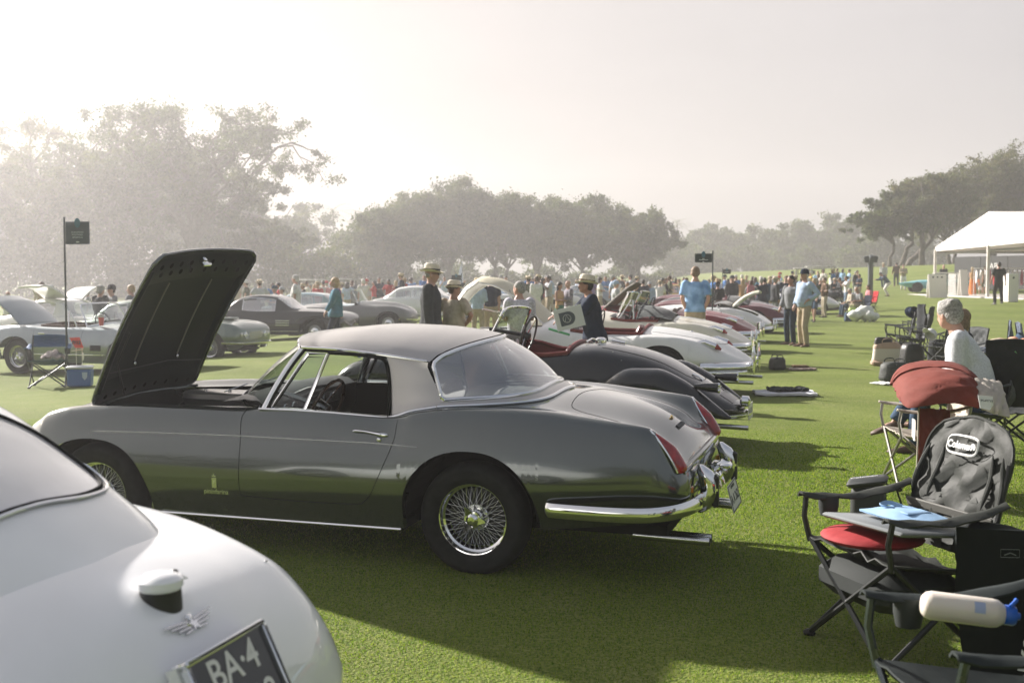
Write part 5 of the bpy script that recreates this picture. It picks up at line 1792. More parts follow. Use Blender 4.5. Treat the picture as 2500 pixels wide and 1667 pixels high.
def build_white_coupe():
 """the pale car whose tail fills the bottom corner"""
 P = paint('white_paint', (0.88, 0.89, 0.90), rough=.3)
 ox, oy = -1.71, 3.2
 R = empty('classic_car', (ox, oy, -.13), HEAD, 'white fastback coupe seen from above its rounded tail, with black number plate', 'car')
 f = Vector((math.cos(HEAD), math.sin(HEAD), 0)); l = Vector((-math.sin(HEAD) * math.cos(.03), math.cos(HEAD) * math.cos(.03), -math.sin(.03)))
 R.rotation_euler = Matrix((f, l, f.cross(l))).transposed().to_euler()
 D = .13
 def rr(*a): return tuple([a[0]] + [v + (D if i % 2 else 0) for i, v in enumerate(a[1:])])
 rows = [rr(3.0, .5, .35, .6, .5, .5, .6, .3, .62, 0, .62), rr(2.6, .7, .2, .8, .5, .7, .8, .5, .8, 0, .84), rr(1.2, .76, .2, .82, .5, .70, .88, .60, .90, 0, .93), rr(.4, .77, .2, .83, .54, .72, .93, .58, .96, 0, .98), rr(0, .77, .23, .83, .55, .72, .955, .54, .985, 0, 1.01),
   rr(-.2, .76, .26, .825, .55, .71, .95, .51, .985, 0, 1.03), rr(-.4, .75, .28, .82, .55, .70, .93, .47, .97, 0, 1.03), rr(-.55, .74, .3, .81, .54, .695, .90, .45, .955, 0, 1.01), rr(-.7, .72, .32, .80, .53, .68, .86, .43, .925, 0, .975), rr(-.85, .69, .34, .78, .52, .67, .80, .40, .875, 0, .925),
   rr(-.95, .62, .36, .745, .50, .64, .735, .36, .82, 0, .875), rr(-1.03, .55, .38, .70, .49, .60, .66, .31, .745, 0, .80), rr(-1.08, .45, .40, .62, .48, .51, .60, .25, .675, 0, .715), rr(-1.12, .24, .43, .34, .48, .26, .55, .14, .59, 0, .61)]
 S = Shell(rows, arches=[(0, .33 + D, .38, .36), (2.4, .33 + D, .38, .36)], dx=.03, ns=22, nt=20)
 S.build('body', P, R, lip=.04)
 for x in (0, 2.4):
  wheel_well(R, x, .30 + D, .33, .45, .75)
  for sg in (1, -1): add_wheel(R, x, sg * .66, .33 + D, 'steel', .33, .2, .17)
 # cabin
 cr = [rr(1.9, .3, .92, .3, .93, .3, .94, 0, .95), rr(1.6, .60, .90, .58, .97, .50, 1.04, 0, 1.08), rr(1.1, .66, .90, .62, 1.12, .50, 1.25, 0, 1.31), rr(.6, .67, .93, .63, 1.14, .52, 1.29, 0, 1.36), rr(.3, .67, .95, .62, 1.14, .51, 1.28, 0, 1.35),
   rr(.05, .66, .96, .61, 1.11, .50, 1.24, 0, 1.315), rr(-.15, .64, .95, .585, 1.06, .47, 1.16, 0, 1.24), rr(-.32, .60, .93, .545, 1.00, .43, 1.075, 0, 1.155), rr(-.48, .54, .90, .48, .95, .38, 1.00, 0, 1.065), rr(-.62, .42, .88, .38, .91, .3, .94, 0, .985), rr(-.72, .25, .86, .22, .88, .16, .90, 0, .92)]
 cr = [tuple([r[0]] + [v + (.045 if i % 2 else .01 * (v > .2)) for i, v in enumerate(r[1:])]) for r in cr]
 C = Shell(cr, dx=.03, ns=12, nt=16, split=2)
 C.build('cabin', P, R, lip=0)
 # rear window: inset pane with a black rubber and thin chrome
 def out(u):
  # outline in plan (x, y)
  pts = [(-.50, 0), (-.49, .22), (-.44, .38), (-.37, .445), (-.28, .455), (-.16, .42), (-.08, .33), (-.04, .18), (-.03, 0)]
  return pts
 o1 = spline(out(0), 6)
 o2 = [(x, -y) for x, y in reversed(o1[:-1])][:-1]
 loop = o1 + o2
 L3 = [(x, y, C.zat(x, y) + .004) for x, y in loop]
 MB().tube(L3, .008, 7, closed=True).build('rear_window_rubber', BLACK, R)
 MB().tube([(x * 1.0 + (-.012 if x < -.3 else .008), y * 1.035, C.zat(x, y * 1.035) + .003) for x, y in loop], .006, 6, closed=True).build('rear_window_trim', CHROME, R)
 g = []
 cx = -.27
 for k in np.linspace(.02, 1, 9):
  g.append([(cx + (x - cx) * k, y * k, C.zat(cx + (x - cx) * k, y * k) + .003) for x, y in loop + [loop[0]]])
 gm = mat('fogged_rear_glass', (0.80, 0.78, 0.78), .12, spec=.6, coat=1.0, noise=.12, nscale=3)
 MB().grid(g).build('rear_window', gm, R, True, 180, fix=True)
 # filler cap with flip lid: white top, black neck
 z = S.zat(-.91, 0)
 MB().lathe([(.052, z - .03), (.05, z + .028), (.046, z + .03)], 28, c=(-.905, 0, 0)).build('filler_neck', LEA_BLK, R)
 fc = MB(); fc.lathe([(.050, z + .026), (.056, z + .034), (.055, z + .050), (.040, z + .062), (0, z + .067)], 28, c=(-.905, 0, 0))
 fc.tube([(-.905, -.02, z + .048), (-.915, -.065, z + .040), (-.92, -.088, z + .030)], [.026, .018, .006], 8, flat=.5, up=(0, 0, 1))
 fc.build('filler_cap', P, R)
 MB().ell((-.915, -.045, z + .058), (.010, .010, .006), 10, 6).build('cap_latch', LEA_BLK, R)
 # winged badge
 def on(x, y, lift=.003):
  zz = S.zat(x, y) + lift
  a = (Vector((x + .02, y, S.zat(x + .02, y))) - Vector((x - .02, y, S.zat(x - .02, y)))).normalized()
  b = (Vector((x, y + .03, S.zat(x, y + .03))) - Vector((x, y - .03, S.zat(x, y - .03)))).normalized()
  n = a.cross(b).normalized()
  return Vector((x, y, zz)), Matrix((-b, n.cross(-b), n)).transposed()
 p, M = on(-.995, 0, .004)
 w = MB()
 for s in (1, -1):
  for q in range(4):
   L = .098 - .017 * q
   y0 = .010 - .008 * q
   w.prism([(s * .012, y0 + .006, 0), (s * .012, y0 - .001, 0), (s * L, y0 + .010 - .004 * q, 0), (s * (L - .004), y0 + .014 - .004 * q, 0)], (0, 0, .003))
 bo = w.build('winged_badge', CHROME_D, R, False); bo.location = p; bo.rotation_euler = M.to_euler()
 st = MB()
 pts = []
 for k in range(10):
  a = math.pi / 2 + math.pi * k / 5; r = .020 if k % 2 == 0 else .009
  pts.append((math.cos(a) * r, math.sin(a) * r, .003))
 st.prism(pts, (0, 0, .003)); st.ell((.0, .022, .005), (.012, .008, .004), 10, 6); st.build('badge_star', CHROME, bo, False)
 # plate in a chromed frame, leaning
 fr = Vector((-1.075, 0, .735 + D))
 Mx = Vector((0, -1, 0)); My = Vector((.42, 0, .907)).normalized(); n = Mx.cross(My)
 M2 = Matrix((Mx, My, n)).transposed()
 po = plate(R, fr + n * .035 - My * .05, M2, .32, .21, [('BA·4', .0, .052, .105), ('98', .07, -.055, .105)], PLATE_B, LET_W, .1)
 fb = MB()
 for (cx_, cy_, dx_, dy_, dz_) in ((0, .112, .345, .014, .05), (0, -.112, .345, .014, .05), (.166, 0, .014, .21, .05), (-.166, 0, .014, .21, .05)):
  fb.box((cx_, cy_, -.012), (dx_, dy_, dz_), bev=.006)
 fb.build('plate_frame', CHROME, po, True, 40)
 sb = MB(); sb.box((0, 0, -.03), (.36, .23, .03)); sb.build('plate_back', P, po, False)
 for sg in (1, -1):
  MB().ell((-.975, sg * .725, .53 + D), (.025, .03, .045), 14, 10).build('tail_lamp', mat('dark_red_lens', (.10, .004, .006), .1, coat=1), R)
  MB().lathe([(.05, -.01), (.054, 0), (.05, .01)], 16, c=(-.97, sg * .70, .53 + D), axis='x').build('tail_lamp_rim', BLACK, R)
  bumper_bar(R, [(-.7, sg * .78, .40 + D), (-.95, sg * .68, .40 + D), (-1.1, sg * .45, .40 + D), (-1.16, sg * .2, .40 + D), (-1.17, 0, .40 + D)], .03)
 MB().ell((-.86, -.575, S.zat(-.86, .575) + .002), (.006, .006, .003), 8, 5).build('fender_stud', CHROME_D, R)
 return R
def build_cars():
 build_white_coupe()
 build_black_roadster()
 CREAM = paint('ivory_paint', (0.68, 0.67, 0.62), rough=.3)
 CREAM2 = paint('cream_paint', (0.70, 0.66, 0.55), rough=.3)
 RED = paint('red_paint', (0.20, 0.018, 0.022), rough=.3)
 DRED = paint('maroon_paint', (0.11, 0.018, 0.025), rough=.3)
 SILV = paint('silver_blue_paint', (0.26, 0.30, 0.32), metal=.7, rough=.3)
 GGREY = paint('sage_grey_paint', (0.15, 0.19, 0.165), metal=.7, rough=.3)
 BLK = paint('dark_paint', (0.008, 0.010, 0.011), rough=.25)
 WHT = paint('bright_white_paint', (0.76, 0.76, 0.74), rough=.3)
 LBL = paint('light_blue_paint', (0.30, 0.42, 0.46), rough=.3)
 GRYR = paint('mid_grey_paint', (0.16, 0.16, 0.155), metal=.3, rough=.3)
 YEL = paint('yellow_paint', (0.62, 0.36, 0.05), rough=.3)
 # ---- the row of tails
 R, S = xk_car('ivory roadster with red leather seats and its long bonnet propped high', 2.23, 16.68, WHT, LEA_RED, ck=(.30, 1.30), bonnet=True, ws_h=.0, wscreen=False, plate_txt=None)
 R, S = xk_car('cream roadster with a folded black soft top on its rear deck', 3.2, 21.6, CREAM2, LEA_RED, ck=(.45, 1.30), wsx=1.20, ws_h=.36, tonneau=True)
 MB().tube([(1.15, .56, .86), (.93, .54, 1.20), (.90, .55, 1.20), (.88, .56, .86)], .014, 6).build('side_window_frame', CHROME, R)
 R, S = xk_car('bright red roadster parked beside the cream one with the black top', 4.35, 26.4, RED, LEA_TAN, red_lamp=False, ws_h=.33)
 LS[0] = -1
 raised_lid(R, [(2.3, .95), (2.05, 1.17), (1.8, 1.38), (1.62, 1.50)], .44, mat('bonnet_brown', (.13, .115, .09), .6), mat('bonnet_brown_inside', (.10, .09, .07), .7), 'bonnet', taper=.9, cupped=.05)
 LS[0] = 1
 mb = MB(); mb.box((-1.14, 0, .50), (.06, .5, .30), bev=.02); mb.build('tail_chrome', CHROME, R)
 # small roundtail with its engine cover lifted
 R, S = base_car('small white roundtail cabriolet with its rear engine cover lifted', 5.75, 30.3, HEAD, WHT, ROWS_P, wb=2.1, wheels='steel', open_=(.45, 1.15), hole_bonnet=(-.55, .08), spat=False, arch=(.36, .34))
 open_cockpit(R, S, .45, 1.15, LEA_BLK, wy=.56, sx=.78)
 LS[0] = -1
 raised_lid(R, [(.10, .90), (-.02, 1.02), (-.2, 1.16), (-.42, 1.26), (-.55, 1.28)], .42, WHT, mat('lid_cream_inside', (.45, .42, .30), .5), 'engine_cover', taper=.8, cupped=.05)
 LS[0] = 1
 MB().box((-.25, 0, .60), (.5, .7, .1)).box((-.2, .1, .68), (.3, .3, .1), bev=.03).build('engine', DARKIN, R)
 bumper_bar(R, [(-.45, .74, .36), (-.75, .62, .36), (-.90, .30, .36), (-.93, 0, .36), (-.90, -.30, .36), (-.75, -.62, .36), (-.45, -.74, .36)], .05, over=[(-.95, .3, .42, .26), (-.95, -.3, .42, .26)])
 for sg in (1, -1): MB().ell((-.70, sg * .50, .50), (.05, .06, .045), 12, 8).build('tail_lamp', REDLENS, R)
 MB().grid([[(x, y, S.zat(x, y) + .05 + .05 * math.sin(3.1 * t)) for t, x in [(q, .10 + .42 * q) for q in np.linspace(0, 1, 7)]] for y in np.linspace(-.54, .54, 11)]).build('folded_top', CLOTHTOP, R, True, 60, fix=True)
 screen(R, 1.2, .93, .32, .18, .54, S)
 R, S = xk_car('maroon roadster partly hidden behind the man in the navy cap', 7.3, 35.4, DRED, LEA_TAN, tonneau=True, red_lamp=False)
 R, S = xk_car('black roadster with a pale windscreen frame, second last of the long row', 8.1, 40.5, BLK, LEA_TAN, red_lamp=False, ws_h=.42)
 R, S = xk_car('dark red roadster with an upright windscreen at the end of the row', 8.6, 46.5, DRED, LEA_BLK, red_lamp=False, ws_h=.42)
 R, S = base_car('white streamlined car standing beyond the man in khaki trousers', 13.6, 52.5, HEAD, WHT, ROWS_P, wb=2.1, wheels='steel', open_=(.45, 1.15))
 open_cockpit(R, S, .45, 1.15, LEA_BLK, wy=.56, sx=.78)
 R, S = xk_car('black roadster seen low behind the white streamlined car', 15.6, 56.5, BLK, LEA_BLK, red_lamp=False)
 # ---- left side
 A = math.radians(-21)
 R, S = base_car('silver roadster with its boot lid up and wire wheels, beside the blue cool box', -8.89, 22.62, A, SILV, ROWS_GT, wb=2.5, open_=(.45, 1.45), hole_bonnet=(-1.0, -.12), arch=(.42, .38))
 open_cockpit(R, S, .45, 1.45, LEA_TAN, wy=.58, sx=.85, steer_y=.3, rim=LEA_TAN)
 screen(R, 1.50, .93, .38, .22, .60, S, r=.016)
 for sg in (1, -1):
  MB().tube([(1.30, sg * .63, .88), (1.14, sg * .61, 1.15), (1.10, sg * .615, 1.15), (1.12, sg * .64, .88)], .010, 6).build('quarter_frame', CHROME, R)
  MB().tube(S.side_line([(.70, .76), (.55, .765)], .02, sg), .014, 6).build('door_handle', CHROME, R)
  seam(S, [(.42, .86), (.43, .5), (.6, .35), (1.4, .35), (1.5, .6), (1.52, .86)], 's', 'door_seam', R, sgn=sg)
  MB().tube(S.side_line([(2.05, .40), (1.2, .385), (.45, .38)], .006, sg), .012, 6).build('side_strip', CHROME, R)
  MB().box((1.86, sg * (S.yat(1.86, .50) + .0), .52), (.24, .008, .10), bev=.002).build('side_vent', BLACK, R)
 LS[0] = -1
 raised_lid(R, [(-.10, .93), (-.35, 1.15), (-.62, 1.33), (-.85, 1.42)], .50, SILV, SILV, 'boot_lid', taper=.92, cupped=.05)
 LS[0] = 1
 A2 = math.radians(-18)
 R, S = base_car('sage grey grand tourer showing its quad headlights behind the raised engine lid', -8.57, 26.4, A2, GGREY, ROWS_GT, wb=2.55, arch=(.42, .385))
 CR = [(1.95, .3, .90, .3, .905, .3, .91, 0, .92), (1.7, .60, .88, .56, .92, .50, .96, 0, 1.0), (1.25, .66, .87, .60, 1.06, .52, 1.22, 0, 1.27), (.6, .67, .87, .61, 1.08, .53, 1.28, 0, 1.33), (.0, .66, .88, .60, 1.06, .52, 1.22, 0, 1.28), (-.4, .60, .88, .54, .97, .46, 1.02, 0, 1.06), (-.62, .4, .87, .36, .90, .3, .92, 0, .935)]
 cabin_shell(R, CR, [GGREY, GLASS_D], [(-.1, .45), (.52, 1.28)], (1.28, 1.88, -.55, -.08))
 for sg in (1, -1):
  lamp(R, 3.215, sg * .545, .60, .075); lamp(R, 3.235, sg * .40, .59, .062)
  MB().box((3.20, sg * .52, .43), (.05, .16, .055), bev=.012).build('indicator', CLEARL, R)
 gr = MB()
 for k in range(9): gr.box((3.235, 0, .50 + k * .018), (.02, .56 - .03 * abs(k - 5), .006))
 for k in range(13): gr.box((3.228, -.24 + k * .04, .572), (.015, .005, .155))
 g_ = gr.build('grille', CHROME_D, R)
 MB().box((3.215, 0, .57), (.03, .60, .19), bev=.02).build('grille_opening', BLACK, g_)
 bumper_bar(R, [(2.9, -.80, .42), (3.15, -.70, .41), (3.30, -.5, .40), (3.34, 0, .40), (3.30, .5, .40), (3.15, .70, .41), (2.9, .80, .42)], .035)
 MB().box((2.5, 0, S.zat(2.5, 0) + .01), (.5, .34, .04), bev=.015).build('bonnet_scoop', GGREY, R)
 # black hardtop roadster
 R, S = base_car('black roadster wearing a hardtop, with bright side strips and a chrome hub cap', -7.55, 33.3, math.radians(-13), BLK, ROWS_GT, wb=2.45, wheels='steel', arch=(.42, .38), rim_m=None, cap=mat('body_rim', (.25, .26, .26), .3, .8))
 cabin_shell(R, [(1.85, .3, .90, .3, .905, .3, .91, 0, .92), (1.65, .58, .88, .54, .93, .48, .98, 0, 1.02), (1.25, .62, .87, .57, 1.06, .49, 1.22, 0, 1.27), (.7, .62, .87, .57, 1.08, .50, 1.27, 0, 1.32), (.2, .60, .88, .55, 1.05, .47, 1.21, 0, 1.27), (-.1, .56, .88, .51, 1.0, .43, 1.08, 0, 1.12), (-.32, .42, .88, .38, .90, .3, .93, 0, .95)], [BLK, GLASS_D], [(.28, 1.25)], (1.28, 1.80, -.28, .08))
 for sg in (1, -1):
  lamp(R, 3.14, sg * .56, .66, .085)
  for zz in (.62, .56, .50): MB().tube(S.side_line([(1.75, zz), (1.35, zz)], .004, sg), .010, 6).build('side_louvre_strip', CHROME, R)
  MB().tube(S.side_line([(2.0, .34), (.5, .33)], .006, sg), .014, 6).build('side_strip', CHROME, R)
  MB().tube([(2.45 + .50 * math.cos(a), sg * (S.yat(min(3.1, 2.45 + .50 * math.cos(a)), .70) + .012), .58 + .16 * math.sin(a)) for a in np.linspace(.3, math.pi - .1, 12)], .022, 6).build('arch_brow', BLK, R)
 bumper_bar(R, [(2.95, -.78, .44), (3.25, -.55, .43), (3.32, 0, .42), (3.25, .55, .43), (2.95, .78, .44)], .04)
 # more on that side
 def coupe(label, x, y, ang, pnt, **k):
  R, S = base_car(label, x, y, math.radians(ang), pnt, ROWS_GT, wb=2.5, wheels='steel', dx=.08)
  cabin_shell(R, CR, [pnt, GLASS_D], [(-.1, .45), (.52, 1.28)], (1.28, 1.88, -.55, -.08))
  for sg in (1, -1): lamp(R, 3.2, sg * .55, .62, .08)
  bumper_bar(R, [(2.95, -.78, .44), (3.25, -.55, .43), (3.32, 0, .42), (3.25, .55, .43), (2.95, .78, .44)], .04)
  return R, S
 coupe('light blue coupe seen over the black hardtop roadster', -7.7, 42, -12, LBL)
 coupe('white coupe standing past the grey open roadster', -4.2, 45.5, -8, WHT)
 coupe('maroon coupe with only its curved roof showing behind the white coupe', -4.6, 52, -8, DRED)
 coupe('pale car hidden mostly by the silver roadster and the raised lid', -11.2, 38, -14, GGREY)
 R, S = base_car('grey open roadster with round headlights, its windscreen standing bare', -6.15, 36.8, math.radians(-10), GRYR, ROWS_XK, wb=2.6, wheels='steel', open_=(.62, 1.55))
 open_cockpit(R, S, .62, 1.55, LEA_TAN, wy=.555, sx=1.02)
 screen(R, 1.6, .98, .36, .2, .52, S)
 for sg in (1, -1): lamp(R, 2.98, sg * .50, .68, .11)
 bumper_bar(R, [(2.9, -.7, .44), (3.2, -.5, .43), (3.3, 0, .42), (3.2, .5, .43), (2.9, .7, .44)], .04)
 # gullwing
 A3 = -28
 R, S = base_car('white car with both gullwing doors standing open', -11.9, 30.0, math.radians(A3), WHT, ROWS_GT, wb=2.4, wheels='steel')
 cabin_shell(R, [(1.85, .3, .90, .3, .905, .3, .91, 0, .92), (1.6, .58, .88, .54, .95, .48, 1.0, 0, 1.04), (1.2, .64, .87, .57, 1.06, .47, 1.22, 0, 1.27), (.6, .64, .87, .57, 1.08, .48, 1.26, 0, 1.31), (.1, .62, .88, .55, 1.05, .46, 1.18, 0, 1.23), (-.3, .50, .88, .46, .94, .4, .98, 0, 1.01), (-.5, .3, .87, .28, .9, .2, .92, 0, .93)], [WHT, GLASS_D], [(.55, 1.15)], (1.22, 1.82, -.40, .02))
 for sg in (1, -1):
  rows_ = []
  for t in np.linspace(0, 1, 7):
   y = .22 + .78 * t; z = 1.29 + .30 * math.sin(t * 1.9) * (1 if t < .9 else .95)
   rows_.append([(x, sg * y, z + .02 * math.sin(math.pi * (x - .5) / .8)) for x in np.linspace(.42, 1.22 - .1 * t, 7)])
  MB().grid(rows_, back=.045).build('gullwing_door', WHT, R, True, 50, fix=True)
  MB().tube([(.6, sg * .52, 1.15), (.62, sg * .75, 1.52)], .012, 6).build('door_strut', CHROME_D, R)
  lamp(R, 3.2, sg * .55, .62, .085)
 # far ones
 R, S = coupe('yellow sports car behind the person in the white suit', 9.2, 63.0, 186, YEL)
 R, S = coupe('low white car behind the woman in the tan dress', 2.0, 55.0, 185, WHT)
 R, S = coupe('silver car behind the plaid shirt man', 4.2, 58.5, 184, SILV)
 R, S = coupe('pale blue car far behind the small green sign', -1.0, 60, 184, LBL)
 R, S = xk_car('small red roadster behind the crowd with a red bucket seat', 11.0, 53.0, RED, LEA_RED, red_lamp=False, ws_h=.3)

def build_golf_cart(label, x, y, ang, body, screen_white=True):
 R = empty('golf_cart', (x, y, g1(x, y)), math.radians(ang), label, 'golf cart', 'golf carts parked behind the show')
 dk = mat('cart_black', (.03, .03, .03), .6)
 mb = MB(); mb.box((1.15, 0, .48), (.7, 1.1, .42), bev=.12); mb.box((.4, 0, .33), (1.0, 1.1, .12), bev=.03); mb.box((-.35, 0, .48), (.8, 1.1, .40), bev=.08)
 mb.build('body', body, R)
 mb = MB(); mb.box((-.1, 0, .74), (.5, 1.0, .14), bev=.04); mb.box((-.38, 0, 1.0), (.12, 1.0, .45), bev=.05); mb.build('seat', mat('cart_seat', (.4, .38, .33), .6), R)
 mb = MB(); mb.box((.25, 0, 1.88), (1.75, 1.2, .07), bev=.03); mb.build('canopy', mat('canopy_beige', (.42, .41, .38), .6), R)
 for sx, sy in ((1, 1), (1, -1), (-.5, 1), (-.5, -1)):
  MB().tube([(sx, sy * .52, .6), (sx - .12 if sx > 0 else sx, sy * .55, 1.86)], .018, 6).build('post', dk, R)
 for k in (1.15, -.35):
  for s in (1, -1): MB().lathe([(.1, -.09), (.23, -.08), (.23, .08), (.1, .09), (.09, .05), (0, .05)], 20, c=(k, s * .48, .23), axis='y').build('wheel', RUBBER, R)
 if screen_white: MB().box((1.02, 0, 1.35), (.012, 1.0, .85), rot=(0, -.12, 0)).build('windscreen', glass_mat('cart_screen', (.8, .82, .82), .35, .1), R)
 return R
# ------------------------------------------------------------------ people
def remeshed(mb, vox, smooth=2, extra=None, name='body'):
 me = mb.mesh(name, [], True, 180)
 o = bpy.data.objects.new('tmp', me)
 COL.objects.link(o)
 m = o.modifiers.new('r', 'REMESH'); m.mode = 'VOXEL'; m.voxel_size = vox; m.use_smooth_shade = True
 s = o.modifiers.new('s', 'SMOOTH'); s.factor = .6; s.iterations = smooth
 dg = bpy.context.evaluated_depsgraph_get()
 out = bpy.data.meshes.new_from_object(o.evaluated_get(dg))
 bpy.data.objects.remove(o); bpy.data.meshes.remove(me)
 if extra is not None:
  bm = bmesh.new(); bm.from_mesh(out)
  m2 = extra.mesh('x', [], True, 180)
  bm.from_mesh(m2); bm.to_mesh(out); bm.free(); bpy.data.meshes.remove(m2)
 out.name = name
 out.polygons.foreach_set('use_smooth', [True] * len(out.polygons))
 return out

V = lambda *a: Vector(a)
POSES = {
 # upper arm / forearm directions for the left (y>0) arm then the right, spread of feet, stride
 'stand': dict(L=((.02, .12, -1), (.12, .05, -1)), R=((.0, .12, -1), (.15, .02, -1)), feet=.10, stride=.02),
 'stand2': dict(L=((-.1, .16, -1), (.25, .0, -1)), R=((.1, .14, -1), (.55, -.1, -.8)), feet=.14, stride=.08),
 'hips': dict(L=((-.15, .62, -.8), (.35, -.62, -.55)), R=((-.15, .62, -.8), (.35, -.62, -.55)), feet=.14, stride=.03),
 'hip1': dict(L=((-.45, .45, -.8), (.60, -.35, -.42)), R=((.1, .1, -1), (.5, -.2, -.75)), feet=.12, stride=.04),
 'hold': dict(L=((.15, .12, -1), (.85, -.42, .18)), R=((.15, .12, -1), (.85, -.42, .15)), feet=.11, stride=.04),
 'photo': dict(L=((.55, .3, -.7), (.55, -.45, .9)), R=((.55, .3, -.7), (.55, -.45, .9)), feet=.12, stride=.05),
 'fold': dict(L=((.1, .2, -1), (.5, -.9, .1)), R=((.12, .2, -1), (.55, -.9, .05)), feet=.13, stride=.02),
 'walk': dict(L=((.38, .1, -1), (.55, .02, -.85)), R=((-.38, .1, -1), (-.1, .05, -1)), feet=.07, stride=.30),
 'reach': dict(L=((.75, .1, -.62), (.95, -.1, -.25)), R=((.8, .1, -.6), (.95, -.15, -.12)), feet=.11, stride=.10, lean=.16),
 'point': dict(L=((.05, .1, -1), (.2, 0, -1)), R=((.75, .5, -.2), (.95, .1, .05)), feet=.12, stride=.05),
 'behind': dict(L=((-.25, .2, -1), (.3, -.35, -.9)), R=((-.25, .2, -1), (.25, -.35, -.9)), feet=.12, stride=.03),
 'crouch': dict(L=((.7, .1, -.7), (.9, -.35, .1)), R=((.7, .1, -.7), (.9, -.35, .1)), feet=.13, stride=.1, lean=.75, drop=.14),
 'sit': dict(L=((.25, .15, -1), (.85, -.3, -.25)), R=((.25, .15, -1), (.85, -.3, -.25)), feet=.12, stride=0, sit=True, lean=.08),
 'sit_cross': dict(L=((.35, .15, -1), (.85, -.4, .0)), R=((.3, .15, -1), (.85, -.4, -.05)), feet=.12, stride=0, sit=True, lean=.30, cross=True),
}
def joints(pose, fem, head_yaw=0, head_pitch=0):
 p = POSES[pose]
 J = {}
 lean = p.get('lean', 0); drop = p.get('drop', 0)
 hz = .93 - drop
 if p.get('sit'): hz = .47
 hip = V(0, 0, hz)
 R = Matrix.Rotation(lean, 3, 'Y')
 def up(x, y, z): return hip + R @ V(x, y, z)
 J['up'] = up; J['R'] = R; J['hip'] = hip
 sw = .165 if fem else .19
 J['sw'] = sw
 for s, k in ((1, 'L'), (-1, 'R')):
  a, b = p[k]
  a = R @ V(a[0], a[1] * s, a[2]).normalized() if lean < .5 else V(a[0], a[1] * s, a[2]).normalized()
  b = V(b[0], b[1] * s, b[2]).normalized()
  sh = up(-.01, s * sw, .50)
  el = sh + a * .285
  wr = el + b * .245
  J['arm' + k] = (sh, el, wr, b)
  st = p['stride'] / 2 * s
  hp = hip + V(0, s * .092, -.02)
  if p.get('sit'):
   if p.get('cross') and s < 0:
    kn = hip + V(.40, s * .03, .13); an = kn + V(.22, .10, -.34); ft = V(.9, .15, -.25)
   elif p.get('cross'):
    kn = hip + V(.42, s * .11, .03); an = V(kn.x + .05, s * .13, .07); ft = V(1, .1, 0)
   else:
    kn = hip + V(.42, s * .12, .02); an = V(kn.x + .04, s * .14, .07); ft = V(1, 0, 0)
  else:
   an = V(st * 1.0, s * (p['feet']), .075 + (0.05 if (st < -.05) else 0))
   kn = (hp + an) / 2 + V(.035 + .04 * (s > 0) + drop * 1.3, s * .015, 0)
   ft = V(1, s * .22, 0)
  J['leg' + k] = (hp, kn, an, ft.normalized())
 J['neck'] = up(-.01, 0, .56)
 J['head'] = up(.02, 0, .70)
 J['Rh'] = Matrix.Rotation(head_yaw, 3, 'Z') @ Matrix.Rotation(lean * .6 + head_pitch, 3, 'Y')
 return J

def torso_rings(J, fem, off=0.0, z0=-.06, z1=.56, belly=0.0, flare=0.0, loose=0.0):
 up = J['up']
 if fem: prof = [(-.12, .098, .150), (-.02, .108, .165), (.08, .094, .142), (.17, .086, .122), (.27, .098, .135), (.36, .115, .148), (.44, .095, .155), (.50, .070, .135), (.54, .05, .07), (.60, .044, .048)]
 else: prof = [(-.12, .10, .150), (-.02, .108, .160), (.08, .105 + belly * .9, .152 + belly * .4), (.17, .108 + belly, .152 + belly * .5), (.27, .112 + belly * .7, .160), (.36, .120, .175), (.44, .108, .182), (.50, .078, .165), (.54, .058, .085), (.60, .054, .056)]
 out = []
 for z, rx, ry in prof:
  if z < z0 or z > z1: continue
  o = off + loose * (1 if z < .4 else .3)
  if flare and z < .12: o += flare * (.12 - z)
  xo = belly * .5 * max(0, 1 - abs(z - .14) / .2)
  out.append([up(math.cos(a) * (rx + o) + xo, math.sin(a) * (ry + o), z) for a in np.linspace(0, 2 * math.pi, 17)[:-1]])
 return out

def hand(mb, wr, d, s, curl=.5, k=1.0):
 """palm and five fingers continuing direction d"""
 d = d.normalized()
 side = V(0, 0, 1).cross(d)
 if side.length < .2: side = V(1, 0, 0)
 side.normalize()
 nrm = d.cross(side).normalized()
 if nrm.z > 0: nrm = -nrm
 pc = wr + d * .05
 mb.ell(pc, (.045, .038, .018), 8, 6, rot=Matrix((d, side, d.cross(side))).transposed())
 for q, (o, L) in enumerate(((-.028, .068), (-.010, .080), (.009, .075), (.026, .058))):
  b = wr + d * .075 + side * o
  m = b + (d * .75 + nrm * .5 * curl).normalized() * L * .5
  e = m + (d * .35 + nrm * 1.0 * curl + d * .3 * (1 - curl)).normalized() * L * .5
  mb.tube([b - d * .02, b, m, e], [.009, .0092, .0085, .0065], 5)
 tb = wr + d * .03 - side * .03 * s
 mb.tube([tb, tb + (d * .6 - side * .8 * s).normalized() * .035, tb + (d * 1.0 - side * .5 * s + nrm * .4).normalized() * .065], [.0125, .011, .008], 5)

